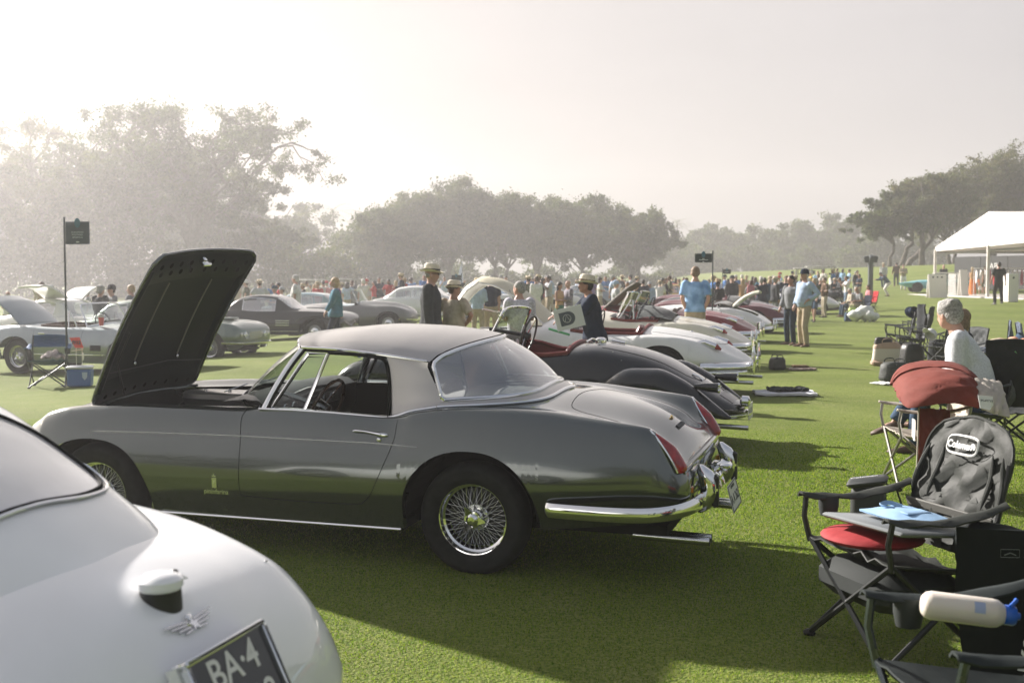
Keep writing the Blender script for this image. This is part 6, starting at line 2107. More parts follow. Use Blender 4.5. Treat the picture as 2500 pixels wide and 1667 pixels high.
PCACHE = {}
def person_mesh(pose, fem, belly, sleeve, legs, vox, hy, hp):
 key = (pose, fem, belly, sleeve, legs, vox, round(hy, 1), round(hp, 1))
 if key in PCACHE: return PCACHE[key]
 J = joints(pose, fem, hy, hp)
 out = {}
 k = .88 if fem else 1.0
 b = MB()
 b.rings(torso_rings(J, fem, 0, -.13, .61, belly))
 ex = MB()
 for s, q in ((1, 'L'), (-1, 'R')):
  sh, el, wr, d = J['arm' + q]
  b.ell(sh + V(0, -.01 * s, 0), (.058 * k, .058 * k, .06 * k), 10, 8)
  b.tube([sh, sh.lerp(el, .4), el, el.lerp(wr, .3), wr, wr + d * .03], [.052 * k, .047 * k, .038 * k, .040 * k, .027 * k, .026 * k], 10)
  hand(ex, wr, d, s)
  b.ell(wr + d * .05, (.03, .03, .03), 8, 6)
  hp_, kn, an, ft = J['leg' + q]
  b.tube([hp_ + V(0, 0, .03), hp_.lerp(kn, .35), kn, kn.lerp(an, .3), an.lerp(kn, .15), an], [.088, .082 * k, .058 * k, .058 * k, .040, .036], 10)
  b.ell(an + ft * .045 - V(0, 0, .03), (.085, .030, .030), 10, 6, rot=ft.to_track_quat('X', 'Z').to_matrix())
 H, Rh = J['head'], J['Rh']
 b.tube([J['neck'] - J['R'] @ V(0, 0, .06), J['neck'] + V(0, 0, .02), H - Rh @ V(.01, 0, .05)], [.056 * k, .052 * k, .05 * k], 10)
 def hd(c, r, rot=None): b.ell(H + Rh @ V(*c), r, 14, 10, rot=(Rh if rot is None else Rh @ rot))
 hd((-.008, 0, .025), (.096, .076, .100)); hd((.028, 0, -.045), (.058, .056, .062)); hd((.055, 0, -.078), (.026, .028, .022))
 hd((.088, 0, -.012), (.020, .012, .026)); hd((.100, 0, -.022), (.012, .014, .011)); hd((.0, .080, -.012), (.018, .010, .030)); hd((.0, -.080, -.012), (.018, .010, .030)); hd((.074, 0, .028), (.018, .045, .014)); hd((.072, 0, -.052), (.018, .026, .012))
 nb = len(ex.v)
 body = remeshed(b, vox, 1 if vox < .02 else 1, ex, 'body')
 out['body'] = body
 # garment above the waist
 t = MB()
 lo = -.11 if sleeve in ('jacket', 'dress', 'untucked') else -.03
 ex_ = .016 if sleeve != 'jacket' else .026
 rg = torso_rings(J, fem, ex_, lo - .001, .52, belly, flare=.28 if sleeve == 'jacket' else (.12 if sleeve == 'untucked' else 0), loose=.008)
 if sleeve == 'jacket':
  e0 = [p - J['R'] @ V(0, 0, .09) for p in rg[0]]
  rg = [e0] + rg
 neckz = .545
 rg.append([J['up'](math.cos(a) * .068, math.sin(a) * .072, neckz) for a in np.linspace(0, 2 * math.pi, 17)[:-1]])
 t.rings(rg)
 for s, q in ((1, 'L'), (-1, 'R')):
  sh, el, wr, d = J['arm' + q]
  if sleeve == 'none': continue
  e2 = ex_ + .004
  t.ell(sh + V(0, -.012 * s, -.004), ((.06 + e2) * k, (.06 + e2) * k, (.06 + e2) * k), 10, 8)
  if sleeve in ('short', 'untucked', 'dress'):
   t.tube([sh, sh.lerp(el, .4), sh.lerp(el, .78)], [.056 * k + e2, .054 * k + e2, .056 * k + e2], 10)
  else:
   w2 = el.lerp(wr, .93)
   t.tube([sh, sh.lerp(el, .4), el, el.lerp(wr, .4), w2], [.055 * k + e2, .050 * k + e2, .042 * k + e2, .040 * k + e2, .032 * k + e2], 10)
 out['top'] = remeshed(t, vox, 1, None, 'shirt')
 l = MB()
 if legs in ('skirt', 'long'):
  hz = J['hip'].z
  L = .42 if legs == 'skirt' else hz - .06
  rr = [[J['up'](math.cos(a) * (.105 + .02), math.sin(a) * (.145 + .02), .10) for a in np.linspace(0, 6.2832, 17)[:-1]], [V(math.cos(a) * .14, math.sin(a) * .175, hz - .05) for a in np.linspace(0, 6.2832, 17)[:-1]]]
  for t_ in np.linspace(.3, 1, 5):
   rr.append([V(math.cos(a) * (.14 + .09 * t_ + .012 * math.cos(6 * a) * t_), math.sin(a) * (.175 + .08 * t_ + .012 * math.cos(6 * a) * t_), hz - .05 - L * t_) for a in np.linspace(0, 6.2832, 17)[:-1]])
  l.rings(rr)
  out['legs'] = remeshed(l, vox, 1, None, 'skirt')
 else:
  l.rings(torso_rings(J, fem, .010, -.13, .09, belly))
  for s, q in ((1, 'L'), (-1, 'R')):
   hp_, kn, an, ft = J['leg' + q]
   if legs == 'shorts':
    l.tube([hp_ + V(0, 0, .03), hp_.lerp(kn, .4), hp_.lerp(kn, .92)], [.10, .098, .095], 10)
   else:
    l.tube([hp_ + V(0, 0, .03), hp_.lerp(kn, .35), kn, kn.lerp(an, .5), an + (kn - an) * .02 - V(0, 0, .012)], [.102, .096 * k, .075 * k, .070, .066], 10)
  out['legs'] = remeshed(l, vox, 1, None, 'trousers')
 sh_ = []
 for s, q in ((1, 'L'), (-1, 'R')):
  an, ft = J['leg' + q][2], J['leg' + q][3]
  m = MB()
  Rf = ft.to_track_quat('X', 'Z').to_matrix()
  c = an + ft * .055 - V(0, 0, .038)
  rr = []
  for x, w, h in ((-.125, .022, .03), (-.115, .036, .06), (-.06, .040, .075), (.0, .042, .07), (.06, .048, .050), (.115, .045, .040), (.145, .030, .032), (.155, .012, .022)):
   rr.append([c + Rf @ V(x, w * math.cos(a), -.035 + h * (.5 + .5 * math.sin(a))) for a in np.linspace(0, 6.2832, 11)[:-1]])
  m.rings(rr)
  sh_.append(m.mesh('shoe', [], True, 60))
 out['shoes'] = sh_
 out['J'] = J
 # hair kinds
 def hair(kind):
  m = MB()
  def q(c, r): m.ell(H + Rh @ V(*c), r, 16, 10, rot=Rh)
  if kind == 'short':
   q((-.018, 0, .045), (.098, .084, .088)); q((-.045, 0, .0), (.070, .082, .075))
  elif kind == 'bald':
   q((-.040, 0, -.005), (.068, .083, .045))
  elif kind == 'wavy':
   q((-.020, 0, .050), (.106, .092, .092)); q((-.05, 0, .0), (.078, .088, .085))
   for a in np.linspace(0, 6.28, 14)[:-1]: q((-.03 + .07 * math.cos(a), .06 * math.sin(a), .085 + .02 * math.sin(3 * a)), (.032, .032, .028))
  elif kind == 'long':
   q((-.020, 0, .045), (.102, .090, .092)); q((-.055, 0, -.05), (.062, .094, .12)); q((-.06, 0, -.14), (.045, .088, .11))
  elif kind == 'bob':
   q((-.020, 0, .045), (.104, .092, .092)); q((-.040, 0, -.03), (.072, .098, .105))
  elif kind == 'bun':
   q((-.020, 0, .045), (.100, .086, .088)); q((-.045, 0, .0), (.066, .084, .075)); q((-.115, 0, .05), (.04, .04, .04))
  return remeshed(m, .014 if vox < .02 else .02, 1, None, 'hair')
 out['hairf'] = hair
 out['hair'] = {}
 PCACHE[key] = out
 return out

HATC = {}
def hat_mesh(kind):
 if kind in HATC: return HATC[kind]
 res = []
 if kind in ('panama', 'fedora', 'widestraw'):
  br = {'panama': .155, 'fedora': .145, 'widestraw': .185}[kind]
  m = MB()
  rr = []
  for r, z in ((br, .004), (br * .86, -.004), (.108, .0), (.102, .02), (.098, .06), (.092, .095), (.075, .112), (.04, .106), (.0, .098)):
   rr.append([(math.cos(a) * (r * 1.12), math.sin(a) * r * .96, z + (.028 * abs(math.sin(a)) ** 3 * (r / br) ** 3 if r > .12 else 0) - (.014 * max(0, math.cos(a)) if r > .12 else 0) + (-.018 * (abs(math.sin(a)) < .35) * (r < .08))) for a in np.linspace(0, 6.2832, 25)[:-1]])
  m.rings(rr, cap0=False, cap1=False)
  rr2 = [[(p[0], p[1], p[2] - .006) for p in r] for r in rr[:3]]
  m.rings(rr2, cap0=False, cap1=False)
  res.append(('crown', m.mesh('hat', [], True, 60)))
  b = MB(); b.rings([[(math.cos(a) * .104 * 1.12 + 0, math.sin(a) * .104 * .96, z) for a in np.linspace(0, 6.2832, 25)[:-1]] for z in (.006, .036)], cap0=False, cap1=False)
  res.append(('hat_band', b.mesh('hat_band', [], True)))
 else:
  m = MB()
  m.rings([[(math.cos(a) * r * 1.08 - .005, math.sin(a) * r * .93, z) for a in np.linspace(0, 6.2832, 21)[:-1]] for r, z in ((.100, -.02), (.101, .02), (.094, .06), (.070, .092), (.035, .106), (.006, .110))], cap0=False)
  g = []
  for t in np.linspace(0, 1, 5):
   g.append([(.085 + (.10 * t) * math.cos(a * 1.1), .078 * math.sin(a) * 1.0 + 0 * t, -.006 - .012 * t - .012 * (math.sin(a) ** 2)) for a in np.linspace(-1.25, 1.25, 9)])
  m.grid(g, back=.004)
  res.append(('crown', m.mesh('cap', [], True, 60)))
 HATC[kind] = res
 return res

def omat(o, m):
 if not o.data.materials: o.data.materials.append(None)
 o.material_slots[0].link = 'OBJECT'
 o.material_slots[0].material = m

SKIN = [mat('skin_fair', (0.46, 0.27, 0.20), .55, noise=.06), mat('skin_tan', (0.34, 0.18, 0.12), .55, noise=.06), mat('skin_brown', (0.18, 0.09, 0.055), .55, noise=.06)]
HAIRC = {'grey': mat('hair_grey', (0.34, 0.33, 0.31), .8, noise=.35, nscale=60, bump=.8, bscale=90), 'white': mat('hair_white', (0.60, 0.58, 0.54), .8, noise=.3, nscale=60, bump=.8, bscale=90), 'dark': mat('hair_dark', (0.020, 0.015, 0.012), .6, noise=.3, nscale=60),
   'brown': mat('hair_brown', (0.08, 0.045, 0.025), .65, noise=.35, nscale=60, bump=.5, bscale=90), 'blonde': mat('hair_blonde', (0.40, 0.28, 0.15), .65, noise=.35, nscale=50, bump=.5, bscale=80), 'sandy': mat('hair_sandy', (0.20, 0.14, 0.09), .7, noise=.3, nscale=60)}
CLO = {n: fabric('cloth_' + n, c) for n, c in dict(white=(.68, .68, .66), offwhite=(.60, .58, .53), paleblue=(.36, .46, .60), blue=(.06, .16, .38), teal=(.055, .16, .22), navy=(.012, .020, .040), black=(.014, .015, .016), charcoal=(.045, .048, .052),
  grey=(.20, .21, .22), lightgrey=(.40, .41, .42), khaki=(.36, .30, .21), beige=(.40, .35, .27), tan=(.42, .26, .13), olive=(.08, .09, .05), green=(.03, .13, .08), red=(.42, .03, .035), pink=(.50, .20, .22), orange=(.62, .20, .06),
  yellow=(.62, .42, .08), jeans=(.045, .075, .12), darkjeans=(.022, .035, .055), brown=(.10, .06, .035), purple=(.12, .07, .2), rose=(.45, .12, .16), palejeans=(.14, .19, .26), lightblue=(.30, .48, .72)).items()}
SHOE = {'black': mat('shoe_black', (.015, .015, .015), .4), 'white': mat('shoe_white', (.6, .6, .58), .5), 'brown': mat('shoe_brown', (.13, .07, .04), .5), 'tan': mat('shoe_tan', (.085, .05, .032), .6)}
STRAW = mat('straw', (0.62, 0.52, 0.36), .8, noise=.12, nscale=60, bump=.5, bscale=150)
STRAW2 = mat('pale_straw', (0.68, 0.62, 0.50), .8, noise=.08, nscale=60, bump=.4, bscale=150)

def person(label, x, y, face, pose='stand', fem=False, h=1.75, top='white', tk='short', legs='khaki', lk='long_t', hair='short', hc='grey', hat=None, hatm=None, band='black', shoe='brown', skin=0, belly=0.0, vox=.030, hy=0.0, hp=0.0, group=None, z=None, feet=True):
 """face: heading in degrees, 0 = to the right of the photo, 90 = away"""
 D = person_mesh(pose, fem, belly, tk, lk, vox, hy, hp)
 z = g1(x, y) if z is None else z
 sc = h / 1.76
 body = D['body']
 o = link('person', body)
 o.location = (x, y, z - .004); o.rotation_euler = (0, 0, math.radians(face)); o.scale = (sc, sc, sc)
 setp(o, label, 'person', group)
 omat(o, SKIN[skin])
 t = link('shirt' if tk != 'jacket' else 'jacket', D['top'], o); omat(t, CLO[top] if isinstance(top, str) else top)
 l = link({'skirt': 'skirt', 'long': 'skirt', 'shorts': 'shorts'}.get(lk, 'trousers'), D['legs'], o); omat(l, CLO[legs] if isinstance(legs, str) else legs)
 if feet:
  for m in D['shoes']:
   s = link('shoe', m, o); omat(s, SHOE[shoe])
 if hair:
  if hair not in D['hair']: D['hair'][hair] = D['hairf'](hair)
  hh = link('hair', D['hair'][hair], o); omat(hh, HAIRC[hc])
 if hat:
  J = D['J']
  base = J['head'] + J['Rh'] @ V(-.012, 0, .052)
  ro = J['Rh'] @ Matrix.Rotation(-.06, 3, 'Y')
  first = None
  for nm, me in hat_mesh(hat):
   q = bpy.data.objects.new('hat' if nm == 'crown' else nm, me); COL.objects.link(q)
   q.parent = first or o
   if first is None:
    q.location = base; q.rotation_euler = ro.to_euler(); first = q
    omat(q, hatm if hatm else STRAW)
   else: omat(q, CLO[band])
 return o
# ------------------------------------------------------------------ things on the green
def crumple(x, y, s=1.0, seed=0):
 return s * (math.sin(x * 17 + seed + 2.1 * math.sin(y * 9)) * .5 + math.sin(y * 23 + seed * 1.7 + 1.6 * math.sin(x * 13)) * .35 + math.sin((x + y) * 41 + seed) * .15)

def camp_chair(label, x, y, face, cloth, frame, back_h=.88, w=.56, seat_z=.43, round_back=False, group=None, arms=True, cr=.012, scale=1.0, back_only=None, z=None, lean=.20, pad=None, seat_m=None, tube=.011, cup=False, smooth=True):
 R = empty('folding_chair', (x, y, g1(x, y) if z is None else z), math.radians(face), label, 'folding chair', group)
 R.scale = (scale,) * 3
 hw = w / 2
 F = {(1, 1): (.25, hw - .02), (1, -1): (.25, -hw + .02), (-1, 1): (-.24, hw - .04), (-1, -1): (-.24, -hw + .04)}
 S4 = {(1, 1): (.24, hw), (1, -1): (.24, -hw), (-1, 1): (-.22, hw - .03), (-1, -1): (-.22, -hw + .03)}
 def leg(a, b, zt):
  p, q = F[a], S4[b]
  o = MB().tube([(p[0], p[1], .02), (q[0], q[1], zt)], tube, 7).build('leg', frame, R)
  MB().ell((p[0], p[1], .018), (.028, .028, .018), 8, 6).build('foot', LEA_BLK, o)
 leg((1, 1), (1, -1), seat_z); leg((1, -1), (1, 1), seat_z)
 leg((-1, 1), (-1, -1), seat_z - .06); leg((-1, -1), (-1, 1), seat_z - .06)
 for s in (1, -1):
  leg((1, s), (-1, s), seat_z - .05); leg((-1, s), (1, s), seat_z)
 # seat sling
 g = []
 for i, u in enumerate(np.linspace(0, 1, 13)):
  row = []
  for j, v in enumerate(np.linspace(-1, 1, 13)):
   z = seat_z - .06 * (1 - u) - .055 * (1 - v * v) * math.sin(math.pi * min(1, u * .8 + .2)) + crumple(u, v, cr, 3) * (1 - v ** 4)
   row.append((-.22 + .47 * u, v * (hw - .03 * (1 - u)), z))
  g.append(row)
 MB().grid(g, back=.006).build('seat', seat_m or cloth, R, True, 80)
 # back posts
 bx = lambda z: -.22 - lean * (z - seat_z)
 for s in (1, -1):
  top = back_h - (.16 if round_back else 0)
  MB().tube([(-.22, s * (hw - .03), seat_z - .08), (bx(.65), s * (hw - .02), .65), (bx(top), s * (hw - .03), top)], tube, 7).build('back_post', frame, R)
  if arms:
   ax, az = .25, .63
   MB().tube([(.24, s * hw, seat_z - .02), (.265, s * (hw + .01), .53), (ax, s * (hw + .02), az)], tube, 7).build('arm_post', frame, R)
   ag = []
   for u in np.linspace(0, 1, 11):
    xx = bx(.64) + (ax + .03 - bx(.64)) * u
    zz = .66 - .035 * math.sin(math.pi * u) - .03 * u
    ww = .024 + .016 * math.sin(math.pi * u)
    ag.append([(xx, s * (hw + .015) + ww * v, zz - .012 * v * v + crumple(u, v, cr * .4, 1)) for v in np.linspace(-1, 1, 5)])
   am = MB().grid(ag, back=.008).build('armrest', cloth, R, True, 80)
   if cup and s == cup:
    MB().lathe([(.045, 0), (.044, -.05), (.036, -.09), (0, -.092)], 14, c=(.14, s * (hw + .015), .615)).build('cup_holder', mat('mesh_black', (.02, .025, .025), .7), am)
 z0 = seat_z - .02 if back_only is None else back_only
 g = []
 nI, nJ = 19, 17
 for i, t in enumerate(np.linspace(0, 1, nI)):
  z = z0 + (back_h - z0) * t
  wk = hw - .02
  if round_back and t > .70:
   wk *= math.sqrt(max(.0, 1 - ((t - .70) / .33) ** 2.4))
  row = []
  for j, v in enumerate(np.linspace(-1, 1, nJ)):
   belly = -.05 * (1 - v * v) * math.sin(math.pi * min(1, t * 1.1)) * (0 if round_back else 1)
   row.append((bx(z) + belly + crumple(t * 1.3, v, cr * 1.6, 7) * (1 - v ** 6) * math.sin(math.pi * t) ** .5, v * wk, z + (.008 * math.cos(v * 3) if t > .97 else 0)))
  g.append(row)
 bo = MB().grid(g, back=.012).build('backrest', cloth, R, True, 80)
 edge = [r[0] for r in g] + list(g[-1]) + [r[-1] for r in reversed(g)]
 MB().tube(edge, .007, 6).build('piping', pad or cloth, bo)
 R['bx'] = 0
 return R, bx

def text_plane(R, txt, size, m, origin, xdir, ydir, name='lettering', **k):
 X = Vector(xdir).normalized(); Y = Vector(ydir); Y = (Y - X * Y.dot(X)).normalized()
 M = Matrix((X, Y, X.cross(Y))).transposed()
 return text_mesh(txt, size, m, name, R, origin, M, **k)

def bag(name, label, x, y, face, size, m, cat='bag', seed=0, taper=.85, handles=True, z=None, top=None, group=None, tilt=0, soft=.05):
 """soft bag: bulging rounded block with a flap, a seam line and handles"""
 L, W, H = size
 R = empty(name, (x, y, g1(x, y) if z is None else z), math.radians(face), label, cat, group, ry=tilt)
 rs = []
 for t in np.linspace(0, 1, 9):
  k = (1 - (1 - taper) * t) * (1 - .22 * (abs(2 * t - 1)) ** 6)
  rs.append([(L / 2 * k * math.copysign(abs(math.cos(a)) ** .55, math.cos(a)) * (1 + crumple(a, t, soft, seed)), W / 2 * k * math.copysign(abs(math.sin(a)) ** .6, math.sin(a)) * (1 + crumple(t, a, soft, seed + 2)), H * t) for a in np.linspace(0, 6.2832, 25)[:-1]])
 MB().rings(rs).build('body', m, R, True, 60)
 if top: MB().rings([[(p[0] * 1.03, p[1] * 1.03, p[2] * 1.0 - .0) for p in rs[6]], [(p[0] * 1.04, p[1] * 1.04, p[2]) for p in rs[7]], [(p[0] * 1.0, p[1] * 1.0, p[2] + .012) for p in rs[8]]], cap0=False).build('flap', top, R, True, 60)
 if handles:
  for s in (1, -1):
   MB().tube(spline([(-L * .2, s * W * .42, H * .8), (-L * .16, s * W * .36, H * 1.15), (L * .16, s * W * .36, H * 1.15), (L * .2, s * W * .42, H * .8)], 5), .010, 6, flat=.5).build('handle', top or m, R)
 MB().tube([(p[0] * 1.01, p[1] * 1.01, p[2]) for p in rs[2]], .004, 5, closed=True).build('seam', top or m, R)
 return R

def flag_sign(label, px, D, ytop, w, h, side, col, lines=None, group='flag signs standing among the cars', z=None, bars=False):
 x = xat(px, D)
 z = g1(x, D) if z is None else z
 ztop = CAMH - (ytop - HORIZ) / FPX * D - z
 R = empty('flag_sign', (x, D, z), 0, label, 'sign', group)
 MB().tube([(0, 0, -.05), (0, 0, ztop)], .016, 8).tube([(0, 0, 0), (0, 0, .01)], .10, 14).build('pole', mat('pole_dark', (.035, .05, .05), .5), R)
 pm = mat('sign_panel_' + str(col[0]), col, .6)
 z1 = ztop - .07
 o = MB().box((side * (w / 2 + .02), 0, z1 - h / 2), (w, .012, h), bev=.004).build('panel', pm, R)
 em = MB()
 em.rings([[(side * (w / 2 + .02) + .045 * math.cos(a), yy, z1 - .02 + .075 * math.sin(a)) for a in np.linspace(0, 6.2832, 21)[:-1]] for yy in (-.012, .0)])
 em.build('crest', mat('crest_blue', (.03, .12, .17), .5), o)
 lw = mat('sign_letter', (.45, .52, .52), .6)
 if lines:
  for q, (t, s, dz) in enumerate(lines):
   text_plane(o, t, s, lw, (side * (w / 2 + .02), -.010, z1 - dz), (1, 0, 0), (0, 0, 1), depth=.001)
 if bars:
  b = MB()
  for (bw, dz) in bars: b.box((side * (w / 2 + .02), -.009, z1 - dz), (bw, .003, .018))
  b.build('small_print', lw, o, False)
 return R

def build_tent():
 W_ = mat('tent_fabric', (0.80, 0.76, 0.72), .7, bump=.1, bscale=3)
 ALU = mat('tent_post', (0.60, 0.57, 0.53), .45, metal=.2)
 L = Vector((25.6, 72, 0)); Mx = Vector((25.2, 63, 0)); Rr = Vector((24.8, 54, 0))
 ze, zr = 3.62, 5.25
 R = empty('marquee', (25.2, 63, 0), 0, 'white gabled marquee with lettering across its front', 'tent')
 ax = Vector((10.5, 0.5, 0))           # along the ridge
 def P(p, z): return (p.x - 25.2, p.y - 63, z)
 Lf, Mf, Rf = L, Mx, Rr
 e = .25
 gable = [P(L, ze - .18), P(L, ze), P(Mx, zr), P(Rr, ze), P(Rr, ze - .1)]
 n = 12
 def edge(a, za, b, zb, sag): return [((a.lerp(b, t)).x - 25.2, (a.lerp(b, t)).y - 63, za + (zb - za) * t - sag * math.sin(math.pi * t)) for t in np.linspace(0, 1, n)]
 top = edge(L, ze, Mx, zr, .0)[:-1] + edge(Mx, zr, Rr, ze, .0)
 bot = edge(L, ze - .22, Rr, ze - .10, .0)
 bot = resamp(bot, len(top))
 MB().grid([[top[i], tuple((np.array(top[i]) + bot[i]) / 2), bot[i]] for i in range(len(top))], back=.03).build('gable', W_, R, True, 60)
 for (a, za, b, zb) in ((L, ze, Mx, zr), (Mx, zr, Rr, ze)):
  A = edge(a, za, b, zb, 0); B = [tuple(np.array(p) + np.array(ax)) for p in A]
  MB().grid(ruled(A, B, 14, 8, (0, 0, -.06)), back=.03).build('roof_panel', W_, R, True, 60)
 for s, a in ((0, L), (0, Rr)):
  A = [P(a, ze), P(a, ze - .25)]; B = [tuple(np.array(p) + np.array(ax)) for p in A]
  MB().grid([A, B], back=.02).build('valance', W_, R, False)
 def post(p, z1=None, r=.09, gx=0):
  q = p + ax * gx
  zb = g1(q.x, q.y)
  MB().box((q.x - 25.2, q.y - 63, (zb + (z1 or ze) - .1) / 2), (r * 1.6, r * 1.6, (z1 or ze) - .1 - zb), bev=.02).build('post', ALU, R)
  MB().box((q.x - 25.2, q.y - 63, zb + .03), (.35, .35, .05), bev=.01).build('base_plate', ALU, R)
 for p in (L, Mx, Rr): post(p); post(p, gx=1.0)
 post(Mx, zr, gx=.5)
 bm_ = mat('beam_grey', (.25, .25, .24), .5)
 MB().tube([P(L + ax * .06, ze - .35), P(Rr + ax * .06, ze - .35)], .06, 6).build('beam', bm_, R)
 MB().tube([P(L, ze - .3), tuple(np.array(P(L, ze - .3)) + np.array(ax))], .06, 6).build('beam', bm_, R)
 MB().tube([P(Mx, zr - .15), tuple(np.array(P(Mx, zr - .15)) + np.array(ax))], .06, 6).build('beam', bm_, R)
 # lettering: runs from the far end to the near end of the gable
 d = (Rr - L).normalized()
 nrm = Vector((d.y, -d.x, 0))
 if nrm.x > 0: nrm = -nrm
 c = P(L.lerp(Rr, .50), ze + .30)
 lt = mat('tent_letter', (.42, .38, .35), .6)
 text_plane(R, 'SHOPS ON THE GREEN', .43, lt, Vector(c) + nrm * .06, d, (0, 0, 1), depth=.003, xs=1.75)
 # dark banner wall inside
 BW = mat('banner_black', (.030, .032, .032), .7)
 a = Vector((29.0, 78, 0)); b = Vector((34.5, 66, 0))
 wall = empty('banner_wall', (a.x, a.y, g1(a.x, a.y)), math.atan2(b.y - a.y, b.x - a.x), 'black banner wall with pale emblems at the back of the tent', 'banner')
 Lw = (b - a).length
 n = 6
 for k in range(n):
  x0 = Lw * k / n
  o = MB().box((x0 + Lw / n / 2, 0, 1.05), (Lw / n - .03, .05, 2.1), bev=.01).build('wall_panel', BW, wall)
  if k in (1, 5):
   text_mesh('AB', .55, LET_W, 'emblem', o, (x0 + Lw / n / 2, -.04, 1.45), Matrix(((1, 0, 0), (0, 0, 1), (0, 1, 0))).to_euler() if False else (math.pi / 2, 0, 0), .002)
   MB().box((x0 + Lw / n / 2, -.032, 1.05), (.9, .006, .05)).build('small_print', mat('faint_print', (.3, .3, .3), .6), o, False)
  if k in (2, 3):
   MB().box((x0 + Lw / n / 2, -.032, 1.15), (1.3, .006, .06)).build('small_print', mat('faint_print', (.3, .3, .3), .6), o, False)
 # long dark screen to the left of the front post
 MB()
 # clothes rails
 cm = [CLO[k] for k in ('white', 'offwhite', 'red', 'rose', 'brown', 'charcoal', 'navy', 'lightgrey', 'pink', 'khaki')]
 def rail(label, x0, y0, L_, cols, n, ang):
  zz = g1(x0, y0)
  T = empty('clothes_rail', (x0, y0, zz), ang, label, 'clothes rail', 'clothes rails in the tent')
  MB().tube([(0, 0, 0), (0, 0, 1.62), (L_, 0, 1.62), (L_, 0, 0)], .025, 6).tube([(0, -.25, .05), (0, .25, .05)], .025, 6).tube([(L_, -.25, .05), (L_, .25, .05)], .025, 6).tube([(0, 0, .15), (L_, 0, .15)], .02, 6).build('frame', mat('rail_white', (.7, .68, .65), .4), T)
  for k in range(n):
   xx = .12 + (L_ - .24) * k / (n - 1)
   g = []
   for t in np.linspace(0, 1, 6):
    ww = (.06 + .20 * min(1, t * 4)) * (1 - .1 * t)
    g.append([(xx + .03 * math.sin(v * 5 + k + t * 3), v * ww, 1.52 - t * (.75 + .1 * ((k * 7) % 3))) for v in np.linspace(-1, 1, 7)])
   MB().grid(g, back=.03).build('garment', cols[k % len(cols)], T, True, 80)
 rail('clothes rail hung with white and red shirts', 26.6, 68.5, 3.4, [CLO['white'], CLO['offwhite'], CLO['white'], CLO['rose'], CLO['red'], CLO['charcoal'], CLO['pink']], 14, math.radians(-14))
 rail('clothes rail hung with dark jackets behind the man in black', 26.9, 62.0, 3.6, [CLO['charcoal'], CLO['brown'], CLO['rose'], CLO['navy'], CLO['black'], CLO['charcoal']], 15, math.radians(-10))
 # boards
 def board(label, px, D, w, h, m, lean=.25, print_=None, name='sandwich_board'):
  x = xat(px, D); T = empty(name, (x, D, g1(x, D)), 0, label, 'sign board')
  for s in (1, -1):
   MB().add([(-w / 2, s * lean, 0), (w / 2, s * lean, 0), (w / 2, s * .03, h), (-w / 2, s * .03, h), (-w / 2, s * (lean + .03), 0), (w / 2, s * (lean + .03), 0), (w / 2, s * .06, h), (-w / 2, s * .06, h)],
      [(0, 1, 2, 3), (7, 6, 5, 4), (0, 4, 5, 1), (1, 5, 6, 2), (2, 6, 7, 3), (3, 7, 4, 0)]).build('panel', m, T, False)
  MB().tube([(-w / 2, 0, h), (w / 2, 0, h)], .02, 6).build('hinge', CHROME_D, T)
  if print_:
   b = MB()
   for k, dx in enumerate((-.25, 0, .25)): b.ell((dx * w, -.09, h * .88), (.05, .01, .05), 10, 6)
   b.build('printed_dots', LET_D, T)
  return T
 board('white board leaning at the corner post of the tent with a row of dark dots', 2286, 64, .95, 1.25, mat('board_white', (.72, .69, .66), .5), print_=True)
 board('tall narrow white board standing between the clothes', 2350, 66, .42, 1.5, mat('board_white', (.72, .69, .66), .5), lean=.3)
 T = empty('display_cabinet', (xat(2320, 68), 68, g1(xat(2320, 68), 68)), math.radians(-12), 'white framed glass display case beside the leaning board', 'cabinet')
 MB().tube([(-.9, 0, 0), (.9, 0, 0), (.9, 0, 1.35), (-.9, 0, 1.35)], .045, 4, closed=True).tube([(-.9, .5, 0), (.9, .5, 0), (.9, .5, 1.35), (-.9, .5, 1.35)], .045, 4, closed=True).build('frame', mat('rail_white', (.7, .68, .65), .4), T)
 MB().box((0, 0, .68), (1.7, .01, 1.25)).build('pane', GLASS_D, T, False)
 MB().box((0, .3, .4), (1.2, .3, .5), bev=.05).build('display', mat('display_grey', (.4, .4, .38), .5), T)
 x = xat(2466, 52); T = empty('podium', (x, 52, g1(x, 52)), math.radians(8), 'white podium with a small round mark beside the man in black', 'podium')
 MB().box((0, 0, .62), (.46, .46, 1.24), bev=.01).build('cabinet', mat('board_white', (.72, .69, .66), .5), T)
 MB().rings([[(.05 * math.cos(a), yy, 1.05 + .05 * math.sin(a)) for a in np.linspace(0, 6.28, 17)[:-1]] for yy in (-.235, -.23)]).build('round_mark', LET_D, T)
 x = xat(2435, 70)
 T = empty('deck_platform', (28.5, 66, g1(28.5, 66) + .02), math.radians(0), 'low pale floor under the tent', 'platform')
 MB().box((0, 0, -.02), (7.5, 17, .14), bev=.02).build('deck', mat('deck_pale', (.45, .43, .40), .7), T)

